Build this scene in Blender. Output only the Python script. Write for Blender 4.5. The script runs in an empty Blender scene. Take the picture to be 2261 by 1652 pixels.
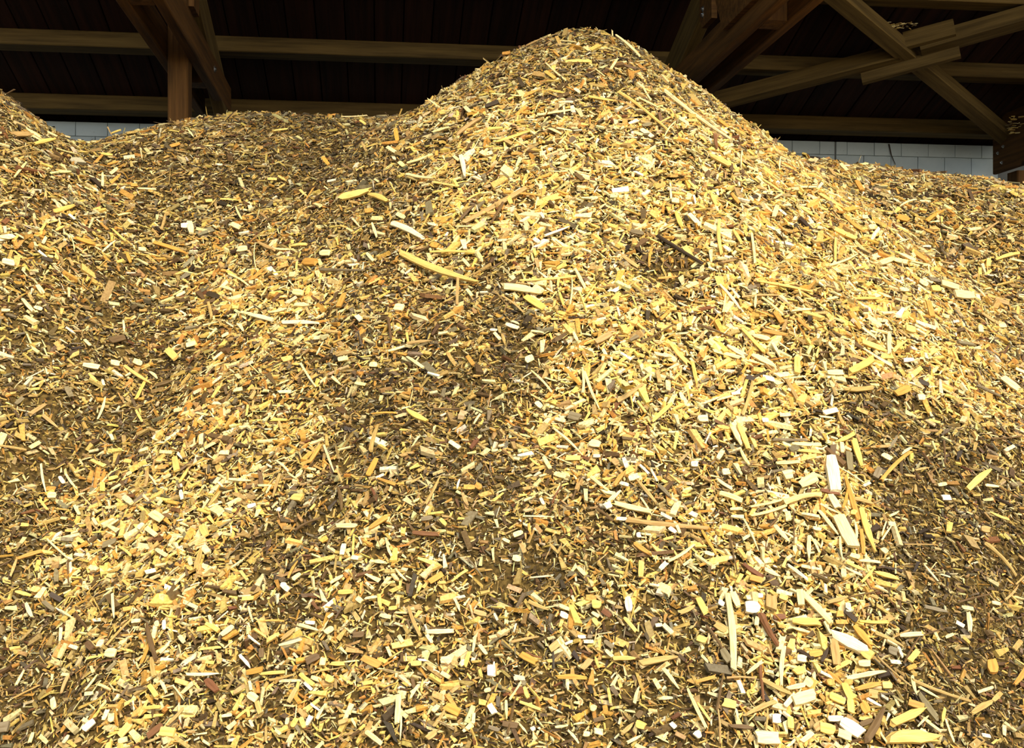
import bpy, math, random
import numpy as np
from mathutils import Vector, Matrix

# ------------------------------------------------------------------ camera, sky, sun, exposure
scn = bpy.context.scene
C = scn.collection
F_PX, EYE, YAW = 2424.0, 1.7, math.radians(6.8)
cam_data = bpy.data.cameras.new('camera')
cam_data.sensor_width = 36.0
cam_data.lens = F_PX / 2261.0 * 36.0
cam_data.clip_start, cam_data.clip_end = 0.05, 200.0
cam = bpy.data.objects.new('camera', cam_data)
cam.location = (0, 0, EYE)
cam.rotation_euler = (math.radians(90), 0, -YAW)
C.objects.link(cam)
scn.camera = cam

world = bpy.data.worlds.new('sky'); scn.world = world; world.use_nodes = True
wn = world.node_tree; wn.nodes.clear()
w_out = wn.nodes.new('ShaderNodeOutputWorld'); w_bg = wn.nodes.new('ShaderNodeBackground')
w_sky = wn.nodes.new('ShaderNodeTexSky')
w_sky.sky_type = 'NISHITA'; w_sky.sun_disc = False
w_sky.sun_elevation = math.radians(44); w_sky.sun_rotation = math.radians(165)
w_sky.dust_density = 3.0; w_sky.air_density = 1.0
w_bg.inputs['Strength'].default_value = 0.35
wn.links.new(w_sky.outputs[0], w_bg.inputs[0]); wn.links.new(w_bg.outputs[0], w_out.inputs[0])

sun_data = bpy.data.lights.new('sun', 'SUN')
sun_data.energy = 3.3; sun_data.angle = math.radians(14); sun_data.color = (1.0, 0.95, 0.82)
sun = bpy.data.objects.new('sun', sun_data)
sun_dir = Vector((math.sin(math.radians(20)) * math.cos(math.radians(40)), -math.cos(math.radians(20)) * math.cos(math.radians(40)), math.sin(math.radians(40))))
sun.rotation_euler = sun_dir.to_track_quat('Z', 'Y').to_euler()
sun.location = (4, -12, 14)
C.objects.link(sun)

vs = scn.view_settings
scn.display_settings.display_device = 'sRGB'
vs.view_transform = 'Standard'; vs.look = 'None'; vs.gamma = 1.0; vs.use_curve_mapping = False
vs.exposure = -0.18

random.seed(7)
rng = np.random.default_rng(11)

# ------------------------------------------------------------------ small helpers
def lin(c):
    c = np.asarray(c, float) / 255.0
    return np.where(c <= 0.04045, c / 12.92, ((c + 0.055) / 1.055) ** 2.4)

def tag(o, label=None, cat=None, group=None, kind=None):
    if label: o['label'] = label
    if cat: o['category'] = cat
    if group: o['group'] = group
    if kind: o['kind'] = kind
    return o

def link(name, mesh, mat=None, parent=None):
    o = bpy.data.objects.new(name, mesh)
    if mat is not None and mesh is not None and not mesh.materials: mesh.materials.append(mat)
    C.objects.link(o)
    if parent is not None: o.parent = parent
    return o

def mesh_from(name, verts, faces):
    m = bpy.data.meshes.new(name)
    m.from_pydata([tuple(v) for v in verts], [], faces)
    m.polygons.foreach_set('use_smooth', [False] * len(m.polygons))
    m.update()
    return m

def empty(name, loc):
    o = bpy.data.objects.new(name, None); o.empty_display_size = 0.1
    o.location = loc; C.objects.link(o)
    return o

def ray(px, py):
    """direction through a picture point, per unit of depth along the view axis"""
    r = (px - 1130.5) / F_PX; u = (826.0 - py) / F_PX
    s, c = math.sin(YAW), math.cos(YAW)
    return s + c * r, c - s * r, u

# ------------------------------------------------------------------ materials
def new_mat(name, rough=0.8, spec=0.2):
    m = bpy.data.materials.new(name); m.use_nodes = True
    nt = m.node_tree; b = nt.nodes['Principled BSDF']
    b.inputs['Roughness'].default_value = rough
    b.inputs['Specular IOR Level'].default_value = spec
    return m, nt, b

def grain_mat(name, c_dark, c_light, scale=(1.5, 28, 28), rough=0.8, knots=True, bump=0.15, spec=0.2):
    """sawn timber: streaks along local X, darker knots"""
    m, nt, b = new_mat(name, rough, spec)
    N, L = nt.nodes, nt.links
    tc = N.new('ShaderNodeTexCoord'); mp = N.new('ShaderNodeMapping'); mp.inputs['Scale'].default_value = scale
    oi = N.new('ShaderNodeObjectInfo')
    add = N.new('ShaderNodeVectorMath'); add.operation = 'ADD'
    mul = N.new('ShaderNodeVectorMath'); mul.operation = 'SCALE'; mul.inputs['Scale'].default_value = 37.0
    cmb = N.new('ShaderNodeCombineXYZ')
    for k in range(3): L.new(oi.outputs['Random'], cmb.inputs[k])
    L.new(cmb.outputs[0], mul.inputs[0])
    L.new(tc.outputs['Object'], mp.inputs['Vector']); L.new(mp.outputs[0], add.inputs[0]); L.new(mul.outputs[0], add.inputs[1])
    nz = N.new('ShaderNodeTexNoise'); nz.inputs['Scale'].default_value = 1.0; nz.inputs['Detail'].default_value = 5; nz.inputs['Roughness'].default_value = 0.65
    L.new(add.outputs[0], nz.inputs['Vector'])
    rp = N.new('ShaderNodeValToRGB')
    rp.color_ramp.elements[0].position = 0.33; rp.color_ramp.elements[0].color = (*lin(c_dark), 1)
    rp.color_ramp.elements[1].position = 0.68; rp.color_ramp.elements[1].color = (*lin(c_light), 1)
    L.new(nz.outputs['Fac'], rp.inputs[0])
    col = rp.outputs[0]
    if knots:
        vo = N.new('ShaderNodeTexVoronoi'); vo.inputs['Scale'].default_value = 2.4
        L.new(tc.outputs['Object'], vo.inputs['Vector'])
        r2 = N.new('ShaderNodeValToRGB')
        r2.color_ramp.elements[0].position = 0.03; r2.color_ramp.elements[0].color = (0.3, 0.3, 0.3, 1)
        r2.color_ramp.elements[1].position = 0.09; r2.color_ramp.elements[1].color = (1, 1, 1, 1)
        L.new(vo.outputs['Distance'], r2.inputs[0])
        mx = N.new('ShaderNodeMix'); mx.data_type = 'RGBA'; mx.blend_type = 'MULTIPLY'; mx.inputs['Factor'].default_value = 1.0
        L.new(col, mx.inputs['A']); L.new(r2.outputs[0], mx.inputs['B']); col = mx.outputs['Result']
    hv = N.new('ShaderNodeHueSaturation')
    mr = N.new('ShaderNodeMapRange'); mr.inputs['To Min'].default_value = 0.75; mr.inputs['To Max'].default_value = 1.2
    L.new(oi.outputs['Random'], mr.inputs['Value']); L.new(mr.outputs[0], hv.inputs['Value'])
    L.new(col, hv.inputs['Color']); L.new(hv.outputs[0], b.inputs['Base Color'])
    bp = N.new('ShaderNodeBump'); bp.inputs['Strength'].default_value = bump; bp.inputs['Distance'].default_value = 0.01
    L.new(nz.outputs['Fac'], bp.inputs['Height']); L.new(bp.outputs[0], b.inputs['Normal'])
    return m

M_beam = grain_mat('sawn_spruce_beam', (74, 58, 28), (116, 93, 48))
M_frame = grain_mat('oiled_frame_timber', (70, 47, 19), (118, 80, 36))
M_board = grain_mat('dark_stained_roof_board', (30, 16, 10), (58, 32, 19), scale=(0.8, 20, 20), rough=0.9, knots=False)
M_back = grain_mat('roof_felt', (14, 11, 9), (24, 19, 15), rough=0.95, knots=False)

def wall_mat(name, c0, c1):
    m, nt, b = new_mat(name, 0.9, 0.1)
    N, L = nt.nodes, nt.links
    tc = N.new('ShaderNodeTexCoord')
    nz = N.new('ShaderNodeTexNoise'); nz.inputs['Scale'].default_value = 3.0; nz.inputs['Detail'].default_value = 6
    L.new(tc.outputs['Object'], nz.inputs['Vector'])
    rp = N.new('ShaderNodeValToRGB'); rp.color_ramp.elements[0].position = 0.3; rp.color_ramp.elements[1].position = 0.7
    rp.color_ramp.elements[0].color = (*lin(c0), 1); rp.color_ramp.elements[1].color = (*lin(c1), 1)
    L.new(nz.outputs['Fac'], rp.inputs[0])
    sp = N.new('ShaderNodeTexVoronoi'); sp.inputs['Scale'].default_value = 26.0; L.new(tc.outputs['Object'], sp.inputs['Vector'])
    r2 = N.new('ShaderNodeValToRGB'); r2.color_ramp.elements[0].position = 0.03; r2.color_ramp.elements[0].color = (0.25, 0.22, 0.2, 1)
    r2.color_ramp.elements[1].position = 0.1; r2.color_ramp.elements[1].color = (1, 1, 1, 1)
    L.new(sp.outputs['Distance'], r2.inputs[0])
    mx = N.new('ShaderNodeMix'); mx.data_type = 'RGBA'; mx.blend_type = 'MULTIPLY'; mx.inputs['Factor'].default_value = 0.8
    L.new(rp.outputs[0], mx.inputs['A']); L.new(r2.outputs[0], mx.inputs['B'])
    L.new(mx.outputs['Result'], b.inputs['Base Color'])
    bp = N.new('ShaderNodeBump'); bp.inputs['Strength'].default_value = 0.2; bp.inputs['Distance'].default_value = 0.004
    L.new(nz.outputs['Fac'], bp.inputs['Height']); L.new(bp.outputs[0], b.inputs['Normal'])
    return m
M_block = wall_mat('whitewashed_block', (170, 184, 186), (205, 216, 214))
M_mortar = wall_mat('grey_mortar', (92, 96, 94), (120, 122, 118))
M_floor = wall_mat('concrete_yard', (120, 116, 106), (158, 152, 140))
M_steel, _nt, _b = new_mat('zinc_bolt', 0.3, 0.5); _b.inputs['Metallic'].default_value = 1.0; _b.inputs['Base Color'].default_value = (0.75, 0.8, 0.82, 1)

def chip_mat(name, grain):
    """colour comes from each chip's own wood colour, streaked along the grain"""
    m, nt, b = new_mat(name, 0.62, 0.25)
    N, L = nt.nodes, nt.links
    at = N.new('ShaderNodeAttribute'); at.attribute_name = 'wood_colour'
    tc = N.new('ShaderNodeTexCoord'); mp = N.new('ShaderNodeMapping'); mp.inputs['Scale'].default_value = grain
    nz = N.new('ShaderNodeTexNoise'); nz.inputs['Scale'].default_value = 1.0; nz.inputs['Detail'].default_value = 3
    L.new(tc.outputs['Object'], mp.inputs['Vector']); L.new(mp.outputs[0], nz.inputs['Vector'])
    rp = N.new('ShaderNodeValToRGB')
    rp.color_ramp.elements[0].position = 0.3; rp.color_ramp.elements[0].color = (0.72, 0.66, 0.56, 1)
    rp.color_ramp.elements[1].position = 0.62; rp.color_ramp.elements[1].color = (1.06, 1.06, 1.06, 1)
    L.new(nz.outputs['Fac'], rp.inputs[0])
    mx = N.new('ShaderNodeMix'); mx.data_type = 'RGBA'; mx.blend_type = 'MULTIPLY'; mx.inputs['Factor'].default_value = 1.0
    L.new(at.outputs['Color'], mx.inputs['A']); L.new(rp.outputs[0], mx.inputs['B'])
    L.new(mx.outputs['Result'], b.inputs['Base Color'])
    bp = N.new('ShaderNodeBump'); bp.inputs['Strength'].default_value = 0.25; bp.inputs['Distance'].default_value = 0.002
    L.new(nz.outputs['Fac'], bp.inputs['Height']); L.new(bp.outputs[0], b.inputs['Normal'])
    return m
M_loose = chip_mat('loose_wood_chip', (140, 140, 140))
M_solid = chip_mat('split_wood', (22, 420, 420))

m, nt, b = new_mat('wood_dust', 0.95, 0.05); M_dust = m
N, L = nt.nodes, nt.links
tc = N.new('ShaderNodeTexCoord'); nz = N.new('ShaderNodeTexNoise'); nz.inputs['Scale'].default_value = 60; nz.inputs['Detail'].default_value = 6
rp = N.new('ShaderNodeValToRGB'); rp.color_ramp.elements[0].position = 0.35; rp.color_ramp.elements[0].color = (*lin((46, 36, 18)), 1)
rp.color_ramp.elements[1].position = 0.7; rp.color_ramp.elements[1].color = (*lin((112, 90, 46)), 1)
L.new(tc.outputs['Object'], nz.inputs['Vector']); L.new(nz.outputs['Fac'], rp.inputs[0]); L.new(rp.outputs[0], b.inputs['Base Color'])
bp = N.new('ShaderNodeBump'); bp.inputs['Strength'].default_value = 0.8; bp.inputs['Distance'].default_value = 0.01
L.new(nz.outputs['Fac'], bp.inputs['Height']); L.new(bp.outputs[0], b.inputs['Normal'])

# ------------------------------------------------------------------ building: floor, wall, roof boards
BOXF = [(0, 3, 2, 1), (4, 5, 6, 7), (0, 1, 5, 4), (1, 2, 6, 5), (2, 3, 7, 6), (3, 0, 4, 7)]
def box_mesh(name, lx, ly, lz, cham=0.0, jag=0.0):
    """box centred on the origin, long along X, edges along X chamfered"""
    if cham <= 0:
        v = [(sx * lx / 2, sy * ly / 2, sz * lz / 2) for sz in (-1, 1) for sx, sy in ((-1, -1), (1, -1), (1, 1), (-1, 1))]
        return mesh_from(name, v, BOXF)
    y, z, c = ly / 2, lz / 2, cham
    prof = [(-y + c, -z), (y - c, -z), (y, -z + c), (y, z - c), (y - c, z), (-y + c, z), (-y, z - c), (-y, -z + c)]
    v = [(-lx / 2, a, b_) for a, b_ in prof] + [(lx / 2, a, b_) for a, b_ in prof]
    f = [tuple(reversed(range(8))), tuple(range(8, 16))] + [(i, (i + 1) % 8, (i + 1) % 8 + 8, i + 8) for i in range(8)]
    return mesh_from(name, v, f)

def frame_matrix(p, q, up=(0, 0, 1)):
    p, q, up = Vector(p), Vector(q), Vector(up)
    x = (q - p).normalized(); y = up.cross(x).normalized(); z = x.cross(y)
    m_ = Matrix((x, y, z)).transposed().to_4x4(); m_.translation = (p + q) / 2
    return m_

def beam(name, p, q, wy, hz, mat, parent=None, up=(0, 0, 1), cham=0.006):
    """squared timber from p to q; wy across, hz along up"""
    me = box_mesh(name, (Vector(q) - Vector(p)).length, wy, hz, cham)
    o = link(name, me, mat, parent)
    mw = frame_matrix(p, q, up)
    if parent is not None: mw = Matrix.Translation(-Vector(parent.location)) @ mw
    o.matrix_basis = mw
    return o

fl = link('floor', mesh_from('floor', [(-16, -14, 0), (18, -14, 0), (18, 11, 0), (-16, 11, 0), (-16, -14, -.2), (18, -14, -.2), (18, 11, -.2), (-16, 11, -.2)], [(0, 1, 2, 3), (7, 6, 5, 4), (0, 4, 5, 1), (1, 5, 6, 2), (2, 6, 7, 3), (3, 7, 4, 0)]), M_floor)
tag(fl, 'grey concrete yard floor under the chip pile', 'floor', kind='structure')

WALL_Y, WALL_TOP, WALL_END = 9.0, 3.69, 5.34
wb = link('wall_back', box_mesh('wall_back', 8.5 + 7.0, 0.22, WALL_TOP - 0.002, 0), M_mortar)
wb.location = ((8.5 - 7.0) / 2, WALL_Y + 0.012 + 0.11, (WALL_TOP - 0.002) / 2)
tag(wb, 'whitewashed block wall behind the chip pile under the eaves', 'wall', kind='structure')
BL, JT = 0.2445, 0.0035
block_meshes = {}
def block(x0, x1, z0, z1):
    key = (round(x1 - x0, 3), round(z1 - z0, 3))
    if key not in block_meshes:
        lx, lz = x1 - x0 - JT, z1 - z0 - JT; c = 0.003
        v = []
        for yy, i in ((0.03, 0), (c, 0), (0, c)):
            v += [(-lx / 2 + i, yy, -lz / 2 + i), (lx / 2 - i, yy, -lz / 2 + i), (lx / 2 - i, yy, lz / 2 - i), (-lx / 2 + i, yy, lz / 2 - i)]
        f = [(8, 9, 10, 11)]
        for k in (0, 4):
            f += [(k + i, k + (i + 1) % 4, k + 4 + (i + 1) % 4, k + 4 + i) for i in range(4)]
        block_meshes[key] = mesh_from('block', v, f)
    o = link('block', block_meshes[key], M_block, wb)
    o.location = ((x0 + x1) / 2 - wb.location.x, WALL_Y - wb.location.y + random.uniform(-.0015, .0015), (z0 + z1) / 2 - wb.location.z)
JOINT = 3.86                                    # the open movement joint in the wall
for row, (z0, z1, off) in enumerate(((3.576, 3.69, 0.105), (3.336, 3.576, 0.01), (3.096, 3.336, 0.13))):
    for side in (0, 1):
        a, e = ((-4.6, JOINT - 0.006), (JOINT + 0.006, WALL_END))[side]
        xs = [a] + [x for x in np.arange(JOINT + off - 40 * BL, e - 0.03, BL) if x > a + 0.03] + [e]
        for x0, x1 in zip(xs[:-1], xs[1:]): block(float(x0), float(x1), z0, z1)

SL = 0.344                                       # roof falls away from the camera at 19 degrees
Z0 = 6.855                                       # height of the roof boards' underside above the camera
def roof_z(y, drop=0.0): return Z0 - SL * y - drop
slope_up = Vector((0, SL, 1)).normalized()
Y_EAVE, Y_FRONT = 9.5, 2.5
ce = link('ceiling', None and None or box_mesh('ceiling', 15.0, math.hypot(1, SL) * (Y_EAVE - Y_FRONT), 0.02, 0), M_back)
ce.matrix_basis = frame_matrix((-6.5, (Y_EAVE + Y_FRONT) / 2, roof_z((Y_EAVE + Y_FRONT) / 2) + 0.05), (8.5, (Y_EAVE + Y_FRONT) / 2, roof_z((Y_EAVE + Y_FRONT) / 2) + 0.05), slope_up)
tag(ce, 'dark stained board underside of the sloping shed roof', 'roof', kind='structure')
ce_inv = ce.matrix_basis.inverted()
BW = 0.205
for i in range(int(14.6 / BW)):
    x = -6.3 + i * BW
    if i == 0: bm_ = box_mesh('roof_board', math.hypot(1, SL) * (Y_EAVE - Y_FRONT) - 0.02, BW - 0.009, 0.024, 0.004)
    o = link('roof_board', bm_, M_board, ce)
    dz = random.uniform(0.0, 0.012)
    o.matrix_basis = ce_inv @ frame_matrix((x, Y_FRONT, roof_z(Y_FRONT) + 0.014 + dz), (x, Y_EAVE, roof_z(Y_EAVE) + 0.014 + dz), slope_up)

# ------------------------------------------------------------------ roof timbers
def purlin(yf, h, d, label):
    zb = roof_z(yf) - h
    o = beam('purlin', (-6.4, yf + d / 2, zb + h / 2), (8.3, yf + d / 2, zb + h / 2), d, h, M_beam)
    return tag(o, label, 'beam', 'horizontal purlins under the roof boards', 'thing')
purlin(8.75, 0.115, 0.2, 'lowest horizontal purlin, running just above the whitewashed block wall')
purlin(7.99, 0.11, 0.18, 'second purlin up, horizontal timber behind the mound peak')
purlin(7.17, 0.11, 0.18, 'topmost purlin in view, its edge showing in the upper right corner')

def bolt(parent, x, y, z, sgn, r=0.014):
    """hex bolt head with washer on a face that looks along X"""
    v, f = [], []
    for ring, (rr, xx, n) in enumerate(((r * 1.7, 0, 12), (r * 1.7, .004, 12), (r, .004, 12), (r, .014, 12))):
        for k in range(12):
            a = k * math.pi / 6
            q = rr if ring < 2 else rr * (1.0 if k % 2 == 0 else 0.93)
            v.append((sgn * xx, q * math.cos(a), q * math.sin(a)))
    for ring in range(3):
        for k in range(12):
            f.append((ring * 12 + k, ring * 12 + (k + 1) % 12, ring * 12 + 12 + (k + 1) % 12, ring * 12 + 12 + k))
    f.append(tuple(range(36, 48)))
    o = link('bolt', mesh_from('bolt', v, f), M_steel, parent)
    o.location = Vector((x, y, z)) - Vector(parent.location)
    tag(o, 'shiny zinc bolt head')
    return o

def tie_beam(xl, xr, y0, y1, label, bolts=(), gusset=None):
    """twin planks with spacers between them, running back to the wall"""
    t = empty('tie_beam', (xl, y1, 3.68))
    tag(t, label, 'beam', 'twin-plank tie beams', 'thing')
    zc, h, pw = 3.68 + 0.105, 0.21, 0.065
    for x in (xl + pw / 2, xr - pw / 2):
        beam('plank', (x, y0, zc), (x, y1, zc), pw, h, M_frame, t)
    gap = xr - xl - 2 * pw
    for ys in (6.02, 7.75):
        beam('spacer_block', ((xl + xr) / 2, ys, 3.685), ((xl + xr) / 2, ys, 4.3 if ys < 7 else 3.88), 0.16, gap - 0.004, M_frame, t, up=(1, 0, 0))
    for bx, by, bz, s in bolts: bolt(t, bx, by, bz, s)
    return t
XL0, XL1 = -1.40, -1.14
XR0, XR1 = 2.085, 2.335
X30, X31 = 5.20, 5.46
t1 = tie_beam(XL0, XL1, 4.2, 8.6, 'twin-plank tie beam over the dip at upper left, beside the timber post', [(XL1, 7.75, 3.80, 1)])
t2 = tie_beam(XR0, XR1, 4.2, 8.6, 'weathered orange twin-plank tie beam right of the mound peak, with bolts', [(XR0 - .0, 7.85, 3.83, -1), (XR0, 7.7, 3.75, -1)])
t3 = tie_beam(X30, X31, 6.4, 8.7, 'tie beam end with bolted gusset in the right corner above the block wall')
g = beam('gusset_plate', (X30 - 0.02, 8.12, 3.56), (X30 - 0.02, 8.78, 3.56), 0.035, 0.33, M_frame, t3)
for by, bz in ((8.70, 3.56), (8.62, 3.60), (8.64, 3.47), (8.55, 3.68)): bolt(t3, X30 - 0.038, by, bz, -1, 0.008)

def rafter(x0, x1, label):
    o = beam('rafter', ((x0 + x1) / 2, 3.4, roof_z(3.4, 0.245)), ((x0 + x1) / 2, 8.72, roof_z(8.72, 0.245)), x1 - x0, 0.24, M_beam, up=slope_up)
    return tag(o, label, 'beam', 'sloping rafters', 'thing')
rafter(XL1 - 0.09, XL1 - 0.002, 'sloping rafter rising above the upper left tie beam')
rafter(XR0 + 0.002, XR0 + 0.09, 'sloping rafter just left of the weathered orange tie beam')
rafter(X30 + 0.002, X30 + 0.09, 'sloping rafter cut off by the right edge of the picture')

def post(x, y, w, d, top, label):
    o = beam('post', (x, y, 0), (x, y, top), d, w, M_frame, up=(1, 0, 0), cham=0.008)
    return tag(o, label, 'post', 'timber posts', 'thing')
post(-1.265, 7.15, 0.125, 0.15, 4.1, 'timber post rising behind the chips below the upper left tie beam')
post(5.37, 8.62, 0.26, 0.16, 3.39, 'pale timber post in the right corner under the bolted gusset')

# gusset boards standing on the second frame
gb = empty('gusset_boards', (XR0 - 0.03, 6.3, 3.78))
tag(gb, 'pair of upright bolted boards on the orange tie beam near the top edge', 'board', kind='thing')
def upright(y0, y1, z0, z1, clip, x):
    v = []
    for xx in (x - 0.018, x + 0.018):
        v += [(xx, y0, z0), (xx, y1 - clip, z0), (xx, y1, z0 + clip * 1.6), (xx, y1, z1), (xx, y0, z1)]
    f = [(4, 3, 2, 1, 0), (5, 6, 7, 8, 9)] + [(i, (i + 1) % 5, (i + 1) % 5 + 5, i + 5) for i in range(5)]
    me = mesh_from('upright_board', [Vector(p) - Vector(gb.location) for p in v], f)
    return link('upright_board', me, M_frame, gb)
upright(6.66, 6.92, 3.925, 4.4, 0.05, XR0 - 0.018)
upright(5.62, 6.60, 3.78, 4.5, 0.16, XR0 - 0.018)
for by, bz in ((6.84, 4.04), (6.84, 4.00), (6.02, 3.99), (6.00, 3.93)): bolt(gb, XR0 - 0.036, by, bz, -1, 0.011 if by > 6.5 else 0.016)
gl = empty('gusset_board', (XL1 + 0.018, 6.8, 3.88))
tag(gl, 'short upright board bolted above the upper left tie beam', 'board', kind='thing')
beam('upright_board', (XL1 + 0.018, 6.8, 3.885), (XL1 + 0.018, 6.8, 4.35), 0.2, 0.034, M_frame, gl, up=(1, 0, 0))

# crossed wind braces below the purlins
def roof_point(px, py, drop):
    dx, dy, u = ray(px, py)
    t = (Z0 - drop - EYE) / (u + SL * dy)
    return Vector((dx * t, dy * t, EYE + u * t))
DR = 0.185
b1 = beam('cross_brace', roof_point(1830, -25, DR), roof_point(2242, 318, DR), 0.115, 0.12, M_beam, up=slope_up)
tag(b1, 'diagonal roof brace running down to the right corner, crossing the spliced brace', 'brace', 'crossed roof braces', 'thing')
b2 = empty('cross_brace', roof_point(2008, 112, DR))
tag(b2, 'diagonal roof brace rising to the right, spliced with boards at the crossing', 'brace', 'crossed roof braces', 'thing')
beam('brace_length', roof_point(1556, 230, DR), roof_point(1985, 119, DR), 0.10, 0.12, M_beam, b2, up=slope_up)
beam('brace_length', roof_point(2032, 104, DR), roof_point(2300, 27, DR), 0.13, 0.12, M_beam, b2, up=slope_up)
pa, pb = roof_point(1902, 162, DR + .02), roof_point(2117, 102, DR + .02)
nrm = (pb - pa).cross(slope_up).normalized()
sgn = -1 if nrm.y > 0 else 1
beam('splice_board', pa + nrm * sgn * 0.045 - slope_up * 0.07, pb + nrm * sgn * 0.045 - slope_up * 0.07, 0.05, 0.10, M_beam, b2, up=slope_up)
pa, pb = roof_point(1995, 86, DR - .03), roof_point(2107, 56, DR - .03)
beam('splice_board', pa - nrm * sgn * 0.03, pb - nrm * sgn * 0.03, 0.05, 0.13, M_beam, b2, up=slope_up)

# ------------------------------------------------------------------ the pile: shape
def smin(a, b_, k):
    h = np.clip(.5 + .5 * (b_ - a) / k, 0, 1); return b_ * (1 - h) + a * h - k * h * (1 - h)
def smax(a, b_, k): return -smin(-a, -b_, k)
PX = np.array([-6, -2.6, -2.2, -1.9, -1.55, -1.4, -1.24, -1.0, -.75, -.33, -.05, .14, .3, .6, 1.4, 2.0, 2.3, 2.55, 2.9, 3.12, 3.36, 6])
PZ = np.array([2.6, 2.6, 2.65, 2.72, 2.84, 2.89, 2.97, 3.07, 3.12, 3.12, 3.12, 3.125, 3.12, 3.08, 3.0, 2.92, 2.875, 2.84, 2.81, 2.79, 2.73, 2.5])
def vnoise(x, y, seed):
    xi, yi = np.floor(x).astype(np.int64), np.floor(y).astype(np.int64)
    fx, fy = x - xi, y - yi; fx = fx * fx * (3 - 2 * fx); fy = fy * fy * (3 - 2 * fy)
    def h(a, b_):
        n = (a * 374761393 + b_ * 668265263 + seed * 1442695041) & 0x7fffffff
        n = ((n ^ (n >> 13)) * 1274126177) & 0x7fffffff
        return ((n ^ (n >> 16)) & 0xffff) / 32767.5 - 1
    return (h(xi, yi) * (1 - fx) + h(xi + 1, yi) * fx) * (1 - fy) + (h(xi, yi + 1) * (1 - fx) + h(xi + 1, yi + 1) * fx) * fy
def base_height(X, Y):
    X = np.asarray(X, float); Y = np.asarray(Y, float)
    front = .754 + .80 * (Y - 2.75)
    P = np.interp(X, PX, PZ) - .10 * np.maximum(Y - 5.8, 0) - .25 * np.maximum(Y - 6.8, 0)
    z = smin(front, P, .5)
    dx, dy = X - 1.035, Y - 5.6
    d = np.hypot(np.where(dx < 0, dx * .86, dx), dy); d = np.sqrt(d * d + .06) - .245
    z = smax(z, 3.45 - .84 * np.minimum(d, 1.2) - .87 * np.maximum(d - 1.2, 0), .12)
    d = np.hypot(X + 2.15, Y - 5.3); d = np.sqrt(d * d + .04) - .2
    z = smax(z, 3.21 - .84 * np.minimum(d, 1.2) - 1.0 * np.maximum(d - 1.2, 0), .12)
    fade = np.clip((5.0 - Y) / 1.0, .25, 1)
    z = z + fade * (.05 * vnoise(X * 1.7 + 3, Y * 1.7, 1) + .028 * vnoise(X * 4.1, Y * 4.1, 2)) + .012 * vnoise(X * 10, Y * 10, 3)
    return z
DENTS = []
def height(X, Y):
    z = base_height(X, Y)
    for (cx, cy, rx, ry, dep) in DENTS:
        q = ((X - cx) / rx) ** 2 + ((Y - cy) / ry) ** 2
        z = z - dep * np.exp(-q * 1.5)
    return np.maximum(z, -0.02)
T_SAMP = np.linspace(1.3, 7.6, 2600)
def hit(px, py, fn=None):
    """where the sight line through a picture point meets the pile"""
    fn = fn or height
    dx, dy, u = ray(px, py)
    gap = EYE + u * T_SAMP - fn(dx * T_SAMP, dy * T_SAMP)
    k = int(np.argmax(gap < 0))
    if gap[k] >= 0: return None
    t = T_SAMP[k]
    if k > 0: t = T_SAMP[k - 1] + (T_SAMP[k] - T_SAMP[k - 1]) * gap[k - 1] / (gap[k - 1] - gap[k])
    return np.array([dx * t, dy * t, EYE + u * t]), t
for px, py, rx, ry, dep in ((1475, 590, 95, 45, .09), (1505, 655, 50, 20, .05), (1190, 785, 60, 16, .06), (1800, 792, 50, 10, .05), (2030, 905, 90, 18, .05), (90, 1050, 50, 30, .05),
                            (230, 690, 50, 30, .05), (20, 1040, 30, 35, .08), (690, 1170, 60, 20, .05), (550, 1470, 45, 20, .04), (755, 1030, 40, 20, .04), (1100, 1300, 60, 30, .03), (130, 1320, 25, 15, .04)):
    r_ = hit(px, py, base_height)
    if r_ is not None: DENTS.append((r_[0][0], r_[0][1], rx * r_[1] / F_PX, ry * r_[1] / F_PX * 1.4, dep))
def normals(X, Y, e=0.02):
    gx = (height(X + e, Y) - height(X - e, Y)) / (2 * e); gy = (height(X, Y + e) - height(X, Y - e)) / (2 * e)
    n = np.stack([-gx, -gy, np.ones_like(gx)], -1)
    return n / np.linalg.norm(n, axis=-1, keepdims=True)

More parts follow.
